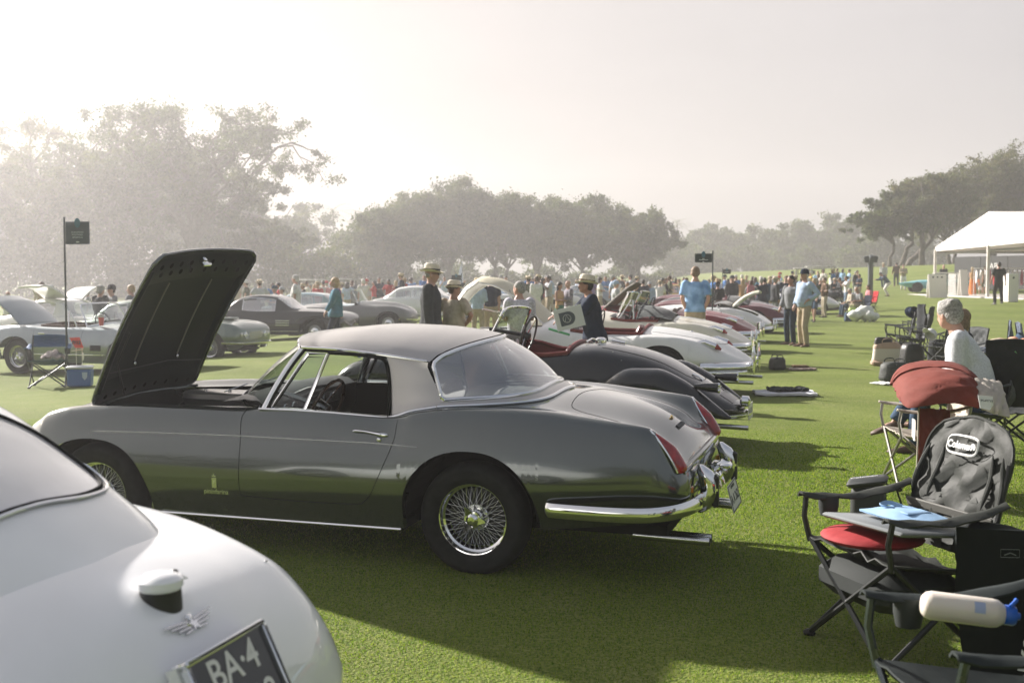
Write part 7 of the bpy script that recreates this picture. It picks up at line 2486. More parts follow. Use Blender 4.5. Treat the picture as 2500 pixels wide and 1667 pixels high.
def build_speaker():
 D = 60; x = xat(2124, D); z = g1(x, D)
 R = empty('speaker_post', (x, D, z), 0, 'dark grey column with loudspeakers fixed around its top', 'speaker post')
 m = mat('speaker_wrap', (.075, .09, .09), .6)
 h = CAMH - (632 - HORIZ) / FPX * D - z
 MB().rings([[(.13 * math.cos(a), .13 * math.sin(a), zz) for a in np.linspace(0, 6.28, 17)[:-1]] for zz in (0, h)]).build('column', m, R)
 for i, a in enumerate((3.0, -.2, -1.6, 1.5)):
  r = .2
  MB().box((r * math.cos(a), r * math.sin(a), h - .02), (.26, .24, .32), bev=.03, rot=(0, .25, a)).build('loudspeaker', mat('speaker_box', (.05, .06, .06), .6), R)
 MB().ell((0, 0, h + .1), (.13, .13, .12)).build('cap', m, R)

def ground_sheet(name, label, x, y, w, d, face, m, cat, th=.012, seed=1, rough=.02):
 R = empty(name, (x, y, g1(x, y) + .006), math.radians(face), label, cat)
 g = [[(w * (u - .5) * (1 + .02 * math.sin(v * 9)), d * (v - .5) * (1 + .03 * math.sin(u * 7 + 1)), abs(crumple(u * .6, v * .6, rough, seed)) + .004) for v in np.linspace(0, 1, 15)] for u in np.linspace(0, 1, 19)]
 MB().grid([list(r) for r in g], back=th).build('sheet', m, R, True, 60, fix=True)
 return R

def build_props():
 # ---- signs
 flag_sign('teal flag sign lettered EUROPEAN POSTWAR SPORTS II beside the camp chair', 161, 18.5, 531, .37, .35, 1, (.035, .055, .07), lines=[('EUROPEAN', .037, .165), ('POSTWAR', .037, .205), ('SPORTS II', .037, .245)], bars=[(.045, .315)])
 flag_sign('dark green flag sign behind the man in the palm leaf shirt', 1739, 28, 612, .40, .21, -1, (.015, .035, .035), bars=[(.055, .125), (.21, .150), (.04, .195)])
 flag_sign('small dark flag sign, middle one of the three over the crowd', 1763, 57, 654, .38, .22, 1, (.03, .042, .042), bars=[(.2, .13)])
 flag_sign('faintest and smallest flag sign, over the golf carts', 1974, 82, 658, .40, .25, 1, (.06, .07, .07))
 flag_sign('dark flag sign beside the two straw hats', 1127, 45, 667, .36, .2, -1, (.02, .035, .04))
 R = empty('feather_banner', (xat(1131, 62), 62, g1(0, 62)), 0, 'white feather banner behind the bonnet and the straw hats', 'banner')
 g = [[(-.28 * (1 - t ** 3) * (1 - v) - .05 * t * t, .02 * math.sin(v * 4 + t * 6), .9 + 1.6 * t) for v in np.linspace(0, 1, 5)] for t in np.linspace(0, 1, 9)]
 MB().grid(g, back=.01).build('cloth', mat('banner_white', (.6, .6, .68), .7), R)
 MB().tube([(0, 0, 0), (0, 0, 1.8), (-.1, 0, 2.5)], .015, 6).build('pole', CHROME_D, R)
 # ---- left: chair, cool box, placard
 cb = mat('cooler_blue', (.045, .13, .36), .45); cw = mat('cooler_white', (.62, .63, .66), .45)
 x = xat(193, 18.2)
 R = empty('cool_box', (x, 18.2, g1(x, 18.2)), math.radians(8), 'blue cool box with a white lid by the sign pole', 'cool box')
 MB().box((0, 0, .14), (.34, .22, .27), bev=.02, taper=1.06).build('box', cb, R)
 MB().box((0, 0, .30), (.37, .245, .05), bev=.018).build('lid', cw, R)
 MB().tube([(-.19, 0, .22), (-.2, -.1, .25), (-.19, -.12, .3)], .01, 6).build('handle', cw, R)
 MB().prism([(.05, -.125, .23), (.13, -.125, .23), (.125, -.125, .15), (.09, -.125, .11), (.055, -.125, .15)], (0, .004, 0)).build('label_patch', mat('label_pale', (.4, .5, .6), .5), R, False)
 camp_chair('blue folding camp chair holding a crumpled cloth, beside the cool box', xat(116, 18.5), 18.5, -75, mat('chair_blue', (.035, .09, .20), .8, bump=.3, bscale=14), mat('chair_frame_dark', (.04, .05, .05), .4, .5), back_h=.80, back_only=.62, w=.56, cup=1)
 x = xat(128, 18.45)
 c = empty('cloth', (x, 18.45, g1(x, 18.45) + .46), .3, 'pale crumpled cloth with dark stripes lying on the blue chair', 'cloth')
 MB().grid([[(.34 * (u - .5), .26 * (v - .5), .10 * math.sin(3.1 * u) * math.sin(3.1 * v) + crumple(u, v, .035, 5)) for v in np.linspace(0, 1, 13)] for u in np.linspace(0, 1, 15)], back=.01).build('cloth_sheet', mat('cloth_stripe', (.55, .45, .42), .85, noise=.6, nscale=9, col2=(.05, .06, .06)), c, True, 80, fix=True)
 x = xat(187, 20.2)
 R = empty('placard', (x, 20.2, g1(x, 20.2)), 0, 'orange red placard with a number on a thin white stand', 'placard')
 o = MB().prism([(-.11, -.06, .70), (.06, -.06, .71), (.14, -.10, .53), (.0, -.10, .53)], (0, .012, 0)).build('panel', mat('placard_red', (.75, .06, .03), .6), R, False)
 text_plane(o, 'P/12', .085, LET_D, (.025, -.105, .62), (1, -.12, 0), (-.42, .2, 1), depth=.002, bold=.003)
 MB().tube([(-.02, 0, .58), (-.02, 0, 0)], .006, 6).tube([(.08, 0, .58), (.08, 0, 0)], .006, 6).tube([(-.1, 0, .47), (.1, 0, .50)], .006, 6).build('stand', mat('stand_white', (.6, .6, .6), .5), R)
 MB().ell((.10, -.02, .38), (.02, .01, .07)).build('tag', LET_W, R)
 # red cup standing on the silver roadster
 p = Vector((xat(247, 21.4), 21.4, 0)); 
 R = empty('cup', (p.x, p.y, CAMH - (795 - HORIZ) / FPX * 21.4 ), 0, 'red drink in a clear cup seen through the silver roadster windscreen', 'cup')
 MB().lathe([(.035, 0), (.05, .13), (.052, .15)], 16).lathe([(.0, .002), (.035, .002)], 16).build('glass', mat('cup_red', (.6, .10, .10), .3), R)
 MB().lathe([(.052, .15), (.058, .19), (.05, .2)], 16).build('rim', mat('cup_clear', (.6, .55, .55), .2), R)
 # ---- golf carts
 cartg = mat('cart_paint', (.10, .11, .10), .4)
 build_golf_cart('golf cart under its canopy behind the man with white hair', xat(762, 66), 66, -15, cartg)
 build_golf_cart('golf cart with a pale windscreen, nearer to the hat wearers', xat(868, 62), 62, 190, cartg)
 build_golf_cart('golf cart parked behind the crowd beside the faintest flag sign', xat(1985, 68), 68, 170, cartg)
 build_golf_cart('golf cart half hidden by another one behind the crowd', xat(2012, 72), 72, 175, cartg)
 build_speaker()
 # ---- light blue racing car by the tent
 D = 76; x = xat(2258, D)
 R = empty('racing_car', (x + .6, D, g1(x, D) + .02), math.radians(172), 'pale blue pointed single seat racing car beside the tent', 'racing car')
 lb = paint('ice_blue_paint', (.22, .55, .60), rough=.3)
 S = Shell([(2.2, .02, .5, .04, .55, .03, .60, .02, .61, 0, .61), (1.7, .14, .35, .22, .5, .18, .62, .1, .66, 0, .67), (1.0, .3, .25, .38, .45, .33, .66, .2, .74, 0, .78), (.2, .4, .22, .48, .42, .42, .66, .3, .76, 0, .82), (-.8, .42, .22, .5, .42, .44, .68, .3, .80, 0, .88), (-1.5, .35, .3, .42, .5, .36, .7, .22, .8, 0, .84), (-2.1, .12, .45, .18, .55, .14, .65, .1, .7, 0, .72)], dx=.12, ns=8, nt=6)
 S.build('body', lb, R, lip=0)
 MB().ell((-.3, 0, .95), (.45, .3, .22)).build('canopy_bubble', WHTM, R); MB().ell((-.9, 0, .9), (.5, .25, .2)).build('engine_cowl', WHTM, R)
 MB().box((1.6, 0, .62), (.7, 1.5, .03), bev=.01).build('nose_wing', lb, R)
 for xx in (1.2, -1.3):
  for s in (1, -1): MB().lathe([(.12, -.12), (.30, -.11), (.33, -.06), (.33, .06), (.30, .11), (.12, .12), (.1, .03), (0, .03)], 24, c=(xx, s * .72, .33), axis='y').build('wheel', RUBBER, R)
 # ---- things lying on the turf
 R = ground_sheet('towel', 'white towel spread on the grass with a dark garment on it', xat(1917, 16.1), 16.1, .80, .55, -6, mat('towel_white', (.66, .66, .70), .9), 'towel', th=.03)
 R2 = ground_sheet('garment', 'dark garment lying on the white towel', xat(1925, 16.1), 16.1, .52, .26, 2, CLO['charcoal'], 'clothing', th=.02, seed=4, rough=.05); R2.location.z += .045
 x = xat(1899, 20.6)
 bag('backpack', 'small black backpack alone on the open grass', x, 20.6, 20, (.30, .22, .22), LEA_BLK, seed=3)
 R = ground_sheet('magazine', 'open magazines lying beside the small black backpack', xat(1958, 20.5), 20.5, .46, .3, 5, mat('magazine_print', (.45, .36, .30), .6, noise=.6, nscale=9, col2=(.10, .06, .05)), 'magazine', th=.02)
 x = xat(1955, 20.6)
 R = empty('notebook', (x, 20.6, g1(x, 20.6) + .045), 0, 'brown notebook on top of the magazines', 'notebook'); MB().box((0, 0, .02), (.26, .18, .035), bev=.005).build('cover', CLO['brown'], R)
 # heap of plastic bags
 x = xat(2106, 44)
 R = empty('plastic_bags', (x, 44, g1(x, 44)), 0, 'heap of white plastic sacks beside the lime green bag', 'sack')
 for k, (dx, dy, r, hh) in enumerate(((-.25, 0, .30, .32), (.1, .05, .34, .45), (.38, -.1, .22, .26), (.2, -.25, .2, .3))):
  rr = [[(dx + r * math.cos(a) * math.sin(max(.1, t * 2.6)) * (1 + crumple(a * .35, t, .25, k)), dy + r * .8 * math.sin(a) * math.sin(max(.1, t * 2.6)) * (1 + crumple(t, a * .35, .25, k)), hh * 1.3 * t * (1 + crumple(a * .3, t, .12, k))) for a in np.linspace(0, 6.28, 17)[:-1]] for t in np.linspace(0, 1, 9)]
  MB().rings(rr).build('sack', mat('plastic_white', (.62, .64, .60), .4, noise=.12), R, True, 60)
 bag('shoulder_bag', 'lime green bag standing by the white plastic sacks', xat(2081, 45), 45, 10, (.34, .25, .5), mat('lime_bag', (.35, .48, .10), .7), seed=5)
 bag('shoulder_bag', 'dark blue bag leaning by the lime green bag', xat(2071, 44.6), 44.6, 10, (.3, .25, .34), CLO['jeans'], seed=6)
 # ---- bags at the chairs
 cream = mat('canvas_cream', (.52, .48, .42), .85, bump=.25, bscale=20)
 tanm = mat('canvas_tan', (.38, .27, .20), .8)
 R = bag('tote_bag', 'cream canvas tote bag with tan straps and base', xat(2168, 21.6), 21.6, -8, (.56, .26, .42), cream, seed=1, top=tanm, soft=.02)
 MB().box((0, 0, .05), (.57, .27, .10), bev=.03).build('base_band', tanm, R)
 bag('pouch', 'black pouch sticking out of the cream tote bag', xat(2158, 21.6), 21.6, -8, (.34, .16, .14), LEA_BLK, seed=2, z=g1(6.8, 21.6) + .38, handles=False, soft=.03)
 bag('backpack', 'black backpack standing between the tote bag and the chairs', xat(2228, 20.6), 20.6, 15, (.42, .32, .46), LEA_BLK, seed=9)
 bag('backpack', 'black mesh bag with loose straps nearest the seated man', xat(2186, 18.2), 18.2, 25, (.50, .30, .30), mat('mesh_bag', (.04, .045, .04), .7, noise=.4, nscale=30), seed=11)
 bag('backpack', 'flat dark camera bag under the chair with the white cap', xat(2272, 18.6), 18.6, 5, (.55, .4, .16), LEA_BLK, seed=13)
 R = ground_sheet('magazine', 'white book lying half under the black mesh bag', xat(2160, 17.7), 17.7, .25, .3, 30, LET_W, 'book')
 # ---- group of chairs further back
 BKC = mat('chair_black', (.025, .030, .032), .75, bump=.5, bscale=10)
 NVC = mat('chair_navy_plaid', (.07, .09, .13), .8, noise=.5, nscale=24, bump=.3, bscale=16)
 FRM = mat('chair_frame_black', (.02, .022, .022), .35, .3)
 FRG = mat('chair_frame_grey', (.30, .29, .27), .3, .7)
 gp = 'black camp chairs on the turf by the bags'
 camp_chair('black camp chair whose back carries the draped dark coat', xat(2195, 25.0), 25.0, 165, BKC, FRM, group=gp)
 camp_chair('black camp chair standing just behind the cream tote bag', xat(2225, 23.6), 23.6, 170, BKC, FRM, group=gp)
 camp_chair('black camp chair with a white cap resting on its side', xat(2305, 20.2), 20.2, 200, BKC, FRM, group=gp, back_h=.72, cup=1)
 camp_chair('black camp chair farthest back, behind the hat and the coat', xat(2240, 27.0), 27.0, 150, BKC, FRM, group=gp, back_h=.95)
 bag('duffel_bag', 'long black duffel bag under the chair with the navy hat', xat(2205, 24.2), 24.2, 12, (.62, .3, .30), LEA_BLK, seed=41)
 bag('backpack', 'grey and black backpack leaning on the chair with the white cap', xat(2288, 21.6), 21.6, 40, (.34, .26, .48), CLO['charcoal'], seed=43)
 bag('shoulder_bag', 'dark olive shoulder bag between the chair with the white cap and the seated pair', xat(2330, 16.2), 16.2, 10, (.42, .22, .30), CLO['olive'], seed=45)
 R = empty('coat', (xat(2250, 23.8), 23.8, g1(8, 23.8)), math.radians(80), 'dark coat hanging tall over a chair back', 'coat')
 g = [[(.22 * v * (.45 + .55 * math.sin(math.pi * min(1, (1 - t) * .9 + .12))), .06 * math.cos(v * 3) + crumple(t, v, .02), .35 + .72 * t) for v in np.linspace(-1, 1, 11)] for t in np.linspace(0, 1, 13)]
 MB().grid(g, back=.03).build('cloth', CLO['charcoal'], R, True, 80, fix=True)
 R = empty('hat', (xat(2228, 25), 25, g1(8, 25) + .90), 0, 'navy sun hat hung on top of a chair', 'hat')
 MB().lathe([(0, .12), (.08, .11), (.11, .04), (.12, 0), (.2, -.04), (.21, -.05)], 20).xform(Matrix.Rotation(.9, 4, 'X') @ Matrix.Scale(.75, 4)).build('crown', CLO['navy'], R)
 MB().ell((.02, -.02, .02), (.09, .06, .09)).build('lining', CLO['black'], R)
 R = empty('cap', (xat(2273, 20.3), 20.3, g1(7, 20) + .62), math.radians(200), 'white cap hooked on the arm of a black chair', 'cap')
 mb = hat_mesh('cap')[0][1]; o = link('crown', mb, R); omat(o, CLO['white']); o.rotation_euler = (.3, -.8, 0)
 for k, (px, D, f) in enumerate(((2418, 16.4, 160), (2456, 15.6, 165))):
  camp_chair(['navy plaid camp chair with a straight narrow back', 'navy plaid camp chair leaning forward, closer to the border'][k], xat(px, D), D, f, NVC, FRM, group='navy plaid chairs', back_h=1.0, w=.5, lean=.06 if k == 0 else -.12)
 camp_chair('dark camp chair half hidden behind the grey haired seated man', xat(2345, 17.5), 17.5, 190, BKC, FRM, group=gp, back_h=.86)
 R = empty('jacket', (xat(2488, 15.0), 15.0, g1(6, 15) + .35), math.radians(90), 'dark blue jacket heaped on a chair at the border', 'jacket')
 MB().grid([[(.32 * (u - .5) * 2 * .8, .1 * math.sin(3.1 * v) + crumple(u, v, .05), .55 * v * (1 - .5 * (2 * u - 1) ** 2)) for v in np.linspace(0, 1, 11)] for u in np.linspace(0, 1, 13)], back=.03).build('cloth', CLO['jeans'], R, True, 80, fix=True)
 # ---- tan chair with the rust coloured sun shade thrown back
 RUST = mat('rust_canvas', (.15, .024, .013), .85, bump=.35, bscale=8, noise=.06)
 CRM = mat('shade_cream', (.42, .38, .32), .85, bump=.2, bscale=8)
 Rb, bx = camp_chair('tan camp chair in front of the seated man, holding the rust coloured shade', xat(2262, 9.2), 9.2, 175, CRM, FRG, w=.60, back_h=.74, arms=True, tube=.012)
 # hanging paper tag
 MB().box((.16, .33, .48), (.004, .11, .16)).build('care_tag', LET_W, Rb)
 R = empty('sun_shade', (xat(2300, 8.9), 8.9, 0), 0, 'rust and cream sun shade folded over the tan chair', 'sun shade')
 ctrl = [(2178, 938, 9.2), (2200, 915, 9.15), (2240, 902, 9.1), (2300, 898, 9.0), (2360, 912, 8.85), (2385, 930, 8.8)]
 topc = [at(px, py, D) for px, py, D in spline(ctrl, 5)]
 ctrb = [(2192, 968, 8.9), (2215, 995, 8.7), (2260, 990, 8.6), (2310, 985, 8.55), (2365, 990, 8.5), (2392, 995, 8.5)]
 botc = [at(px, py, D) for px, py, D in spline(ctrb, 5)]
 off = Vector((xat(2300, 8.9), 8.9, 0))
 def sheet(A, B, m, nm, bulge, seed=0, cr=.020):
  g = ruled([tuple(p - off) for p in A], [tuple(p - off) for p in B], 25, 13, bulge)
  for i, r in enumerate(g):
   for j, p in enumerate(r):
    r[j] = p + Vector((0, -1, .4)) * crumple(i / 26, j / 5, cr, seed)
  MB().grid(g, back=.015).build(nm, m, R, True, 80, fix=True)
 sheet(topc, botc, RUST, 'canopy', (0, -.14, .05), 1)
 bk_t = [at(px, py, D) for px, py, D in spline([(2178, 938, 9.2), (2200, 905, 9.5), (2260, 893, 9.6), (2340, 898, 9.5), (2385, 925, 9.2)], 5)]
 sheet(topc, bk_t, RUST, 'canopy_back', (0, .05, .03), 3)
 A = [at(px, py, D) for px, py, D in spline([(2380, 926, 8.8), (2386, 960, 8.6), (2392, 998, 8.5)], 6)]
 B = [at(px, py, D) for px, py, D in spline([(2440, 935, 9.1), (2452, 975, 8.7), (2462, 1022, 8.5)], 6)]
 sheet(A, B, CRM, 'shade_flap', (0, -.05, .02), 5)
 A = [at(px, py, D) for px, py, D in ((2242, 996, 8.75), (2320, 1000, 8.75))]
 B = [at(px, py, D) for px, py, D in ((2238, 1142, 8.75), (2325, 1190, 8.7))]
 sheet(A, B, RUST, 'hanging_panel', (0, -.04, 0), 8)
 MB().tube([tuple(Vector(p) - off) for p in (at(2243, 996, 8.73), at(2241, 1070, 8.73), at(2238, 1142, 8.73))], .006, 6).build('panel_edge', CRM, R)
 c = at(2408, 985, 8.38) - off
 lb_ = MB().prism([c + Vector((-.06, 0, .06)), c + Vector((.045, 0, .05)), c + Vector((.05, 0, -.01)), c + Vector((.02, -.02, -.045)), c + Vector((-.05, -.02, -.03))], (0, .004, 0)).build('label_patch', LET_W, R, False)
 text_plane(lb_, 'ECLIPSE', .026, LET_D, c + Vector((-.002, -.008, .02)), (-1, 0, .08), (0, .1, -1), depth=.001)
 # sun hat and orange cloth over the next chair
 R = empty('cloth', (xat(2470, 13.5), 13.5, g1(6, 13.5) + .72), 0, 'orange and beige cloth lying over a chair at the border', 'cloth')
 MB().grid([[(.22 * (u - .5) * 2, .2 * (v - .5), .16 * math.sin(3.1 * v) + crumple(u, v, .03)) for v in np.linspace(0, 1, 9)] for u in np.linspace(0, 1, 11)], back=.02).build('cloth_sheet', mat('orange_beige', (.62, .2, .09), .85, noise=.5, nscale=4, col2=(.5, .42, .32)), R, True, 80, fix=True)
 Rk, bx = camp_chair('tall black camp chair with a green emblem, cut by the border', xat(2472, 11.0), 11.0, 70, mat('chair_deep_black', (.012, .015, .015), .8, bump=.3, bscale=10), FRM, back_h=1.02, w=.5)
 MB().tube([(-.33, .02, .84), (-.345, -.03, .90), (-.35, -.01, .92)], .006, 5).build('green_emblem', mat('emblem_green', (.15, .45, .12), .6), Rk)
 # small soft cooler beside the big chair
 x = xat(2115, 8.2)
 R = bag('cooler_bag', 'black soft cooler bag standing behind the red cushion', x, 8.05, -20, (.26, .2, .27), mat('cooler_black', (.022, .026, .026), .6), seed=21, handles=False, soft=.02, tilt=-.06, z=g1(x, 8.05))
 MB().box((0, 0, .285), (.27, .22, .05), bev=.02, rot=(0, -.10, 0)).build('lid', mat('cooler_black2', (.03, .034, .034), .5), R)
 text_plane(R, 'Coleman', .05, LET_W, (-.02, -.02, .318), (1, .1, .10), (0, 1, .0), depth=.001)
 MB().tube([(.12, -.06, .28), (.19, -.08, .24), (.22, -.05, .12), (.2, .02, .05)], .010, 6, flat=.4).build('strap', LEA_BLK, R)
 # red cushion
 x, y = xat(2075, 6.9), 6.95
 # ---- the big black chair
 BIG = mat('chair_big_black', (.034, .037, .033), .6, spec=.2, bump=.25, bscale=9, noise=.1, nscale=6)
 cx, cyy, fa = 1.84, 5.60, 197
 zc = g1(cx, cyy)
 Rc, bx = camp_chair('big black padded camp chair with an oval white maker mark on its backrest', cx, cyy, fa, BIG, FRM, back_h=.97, w=.60, seat_z=.44, round_back=True, cr=.022, tube=.0125, cup=-1, z=zc, lean=.30, scale=1.13)
 MB().box((.05, 0, .30), (.40, .50, .16), bev=.05).build('storage_pocket', mat('pocket_black', (.012, .016, .015), .8), Rc)
 MB().box((bx(.58) + .02, 0, .58), (.012, .57, .040), bev=.004, rot=(0, .25, 0)).build('strap', mat('strap_grey', (.09, .09, .08), .7), Rc)
 # pleats of the backrest: raised padded folds
 for k, v in enumerate((-.26, -.16, .18, .27)):
  MB().tube([(bx(z) + .018 + .01 * math.sin(z * 20 + k), v + .02 * math.sin(z * 9 + k), z) for z in np.linspace(.62, .84, 8)], [.002, .008, .011, .012, .010, .012, .008, .002], 8).build('pleat', BIG, Rc)
 # maker's mark: rounded frame with lettering
 zz = .86; fx = bx(zz) + .036
 xd, yd = Vector((0, 1, 0)), Vector((-.28, 0, 1)).normalized()
 fr = []
 for a in np.linspace(0, 6.2832, 33)[:-1]:
  fr.append(Vector((fx, 0, zz)) + xd * .098 * math.copysign(abs(math.cos(a)) ** .5, math.cos(a)) + yd * .040 * math.copysign(abs(math.sin(a)) ** .5, math.sin(a)))
 lo = MB().tube(fr, .0055, 6, closed=True, flat=.4).build('maker_mark', LET_W, Rc)
 text_plane(lo, 'Coleman', .044, LET_W, Vector((fx + .003, -.012, zz - .002)), xd, yd, depth=.001, bold=.0009)
 MB().lathe([(.015, 0), (0, .003)], 12, axis='x').xform(Matrix.Translation((fx + .002, .072, zz))).build('mark_dot', LET_W, lo)
 # seat load: red cushion, grey panel, blue shirt
 ca, sa = math.cos(math.radians(fa)), math.sin(math.radians(fa))
 def loc(px_, py_, pz_):
  px_, py_, pz_ = px_ * 1.13, py_ * 1.13, pz_ * 1.13 - .015
  return (cx + px_ * ca - py_ * sa, cyy + px_ * sa + py_ * ca, zc + pz_)
 R = empty('cushion', loc(.08, -.07, .445), math.radians(fa), 'round red cushion lying in the big black chair', 'cushion')
 MB().ell((0, 0, .05), (.24, .25, .042), 28, 12).build('cover', mat('cushion_red', (.30, .018, .022), .8, bump=.4, bscale=9), R)
 R = empty('laptop_case', loc(.05, .03, .545), math.radians(fa + 8), 'flat grey case lying on the red cushion', 'case')
 MB().box((-.02, 0, .012), (.44, .54, .022), bev=.008, rot=(0, -.10, 0)).build('shell', mat('case_grey', (.19, .205, .21), .45), R)
 R = empty('folded_shirt', loc(-.02, .02, .575), math.radians(fa), 'folded light blue shirt on the grey case', 'clothing')
 bs = mat('folded_blue', (.24, .38, .55), .85, bump=.25, bscale=12)
 MB().grid([[(.27 * (u - .5), .36 * (v - .5), .012 + .026 * math.sin(3.1 * u) ** .7 * math.sin(3.1 * v) ** .5 * (1 + .3 * math.sin(v * 9 + u * 4)) + crumple(u * .5, v * .5, .0025)) for v in np.linspace(0, 1, 17)] for u in np.linspace(0, 1, 15)], back=.010).build('cloth_sheet', bs, R, True, 80, fix=True)
 MB().box((0, .06, .045), (.13, .09, .010), bev=.004).build('pocket', bs, R)
 MB().tube(spline([(-.05, -.10, .040), (0, -.14, .055), (.06, -.11, .050), (.02, -.06, .045)], 5), .012, 6, flat=.4).build('collar', bs, R)
 # black carry bag with white letters hanging at the side of the big chair
 R = empty('carry_bag', (2.16, 5.25, g1(2.1, 5.25)), math.radians(-6), 'tall black chair bag with white letters cut by the border', 'bag')
 CB = mat('carry_black', (.008, .011, .011), .85, spec=.1, bump=.3, bscale=5)
 g = [[(-.17 + .55 * u + .10 * (t < .5) * (.5 - t) * (1 - u), -.06 * math.sin(3.1 * u) + crumple(t, u, .012, 4), .02 + .66 * t) for u in np.linspace(0, 1, 13)] for t in np.linspace(0, 1, 17)]
 MB().grid(g, back=.12).build('body', CB, R, True, 80, fix=True)
 for k, u in enumerate((.10, .20)):
  MB().tube([(-.10 + u, -.075, .60), (-.02 + u, -.075, .60), (-.02 + u, -.075, .565), (-.10 + u, -.075, .565)], .0018, 4, closed=True).tube([(-.085 + u, -.077, .575), (-.06 + u, -.077, .585), (-.035 + u, -.077, .575)], .003, 4).build('care_pictogram', mat('icon_grey', (.12, .14, .13), .6), R)
 text_plane(R, 'EKOF', .085, LET_W, (.13, -.09, .16), (.18, 0, 1), (-1, 0, .18), depth=.001, bold=.003)
 # ---- nearest chair arm with the bottle
 Rn, bx = camp_chair('black camp chair nearest of all, cut by the bottom border, a bottle on its arm', 1.56, 3.72, 185, mat('chair_near_black', (.022, .028, .028), .7, spec=.2, bump=.3, bscale=9), mat('tube_gloss', (.03, .04, .045), .18, .3, coat=1), back_h=.9, w=.56, z=-.122, tube=.013, cup=-1, scale=1.16)
 x, y, z = at(2355, 1487, 3.93)
 R = empty('water_bottle', (x, y, z), 0, 'frosted white drinking bottle with a blue cap', 'bottle')
 BM = mat('frosted_plastic', (.72, .66, .58), .35, sub=.2, coat=.3)
 M_ = Matrix.Rotation(.10, 4, 'Y') @ Matrix.Rotation(-.12, 4, 'Z')
 r_ = .048
 MB().lathe([(0, -.142), (.030, -.140), (.043, -.128), (r_, -.11), (r_, .085), (.045, .105), (.034, .122), (.030, .128), (.030, .135)], 32, axis='x').xform(M_).build('body', BM, R)
 MB().lathe([(.033, .125), (.034, .155), (.030, .163), (.014, .166), (.012, .178), (0, .180)], 28, axis='x').xform(M_).build('cap', mat('bottle_blue', (.01, .12, .55), .3, coat=.5), R)
 MB().tube([(.14, -.034, .02), (.165, -.02, .036), (.175, .01, .03)], .007, 6).build('cap_loop', mat('bottle_blue', (0, 0, 0)), R)
 o = MB().grid([[tuple(M_ @ Vector((.02 + .035 * u, -(r_ + .0008) * math.cos(a), (r_ + .0008) * math.sin(a)))) for a in np.linspace(.1, .9, 7)] for u in (0, .5, 1)]).build('blue_print', mat('print_pale_blue', (.35, .42, .60), .5), R)
WHTM = mat('canopy_white', (.65, .65, .65), .3)
def hgt(ytop, D, x, hat=0.0):
 return min(1.98, max(1.45, CAMH - (ytop - HORIZ) / FPX * D - g1(x, D) - hat))

def PP(label, px, D, ytop, face, **k):
 x = xat(px, D)
 hat = .045 if k.get('hat') in ('panama', 'fedora', 'widestraw') else .02
 if 'h' not in k: k['h'] = hgt(ytop, D, x, hat if k.get('hat') else 0)
 return person(label, x, D, face, **k)

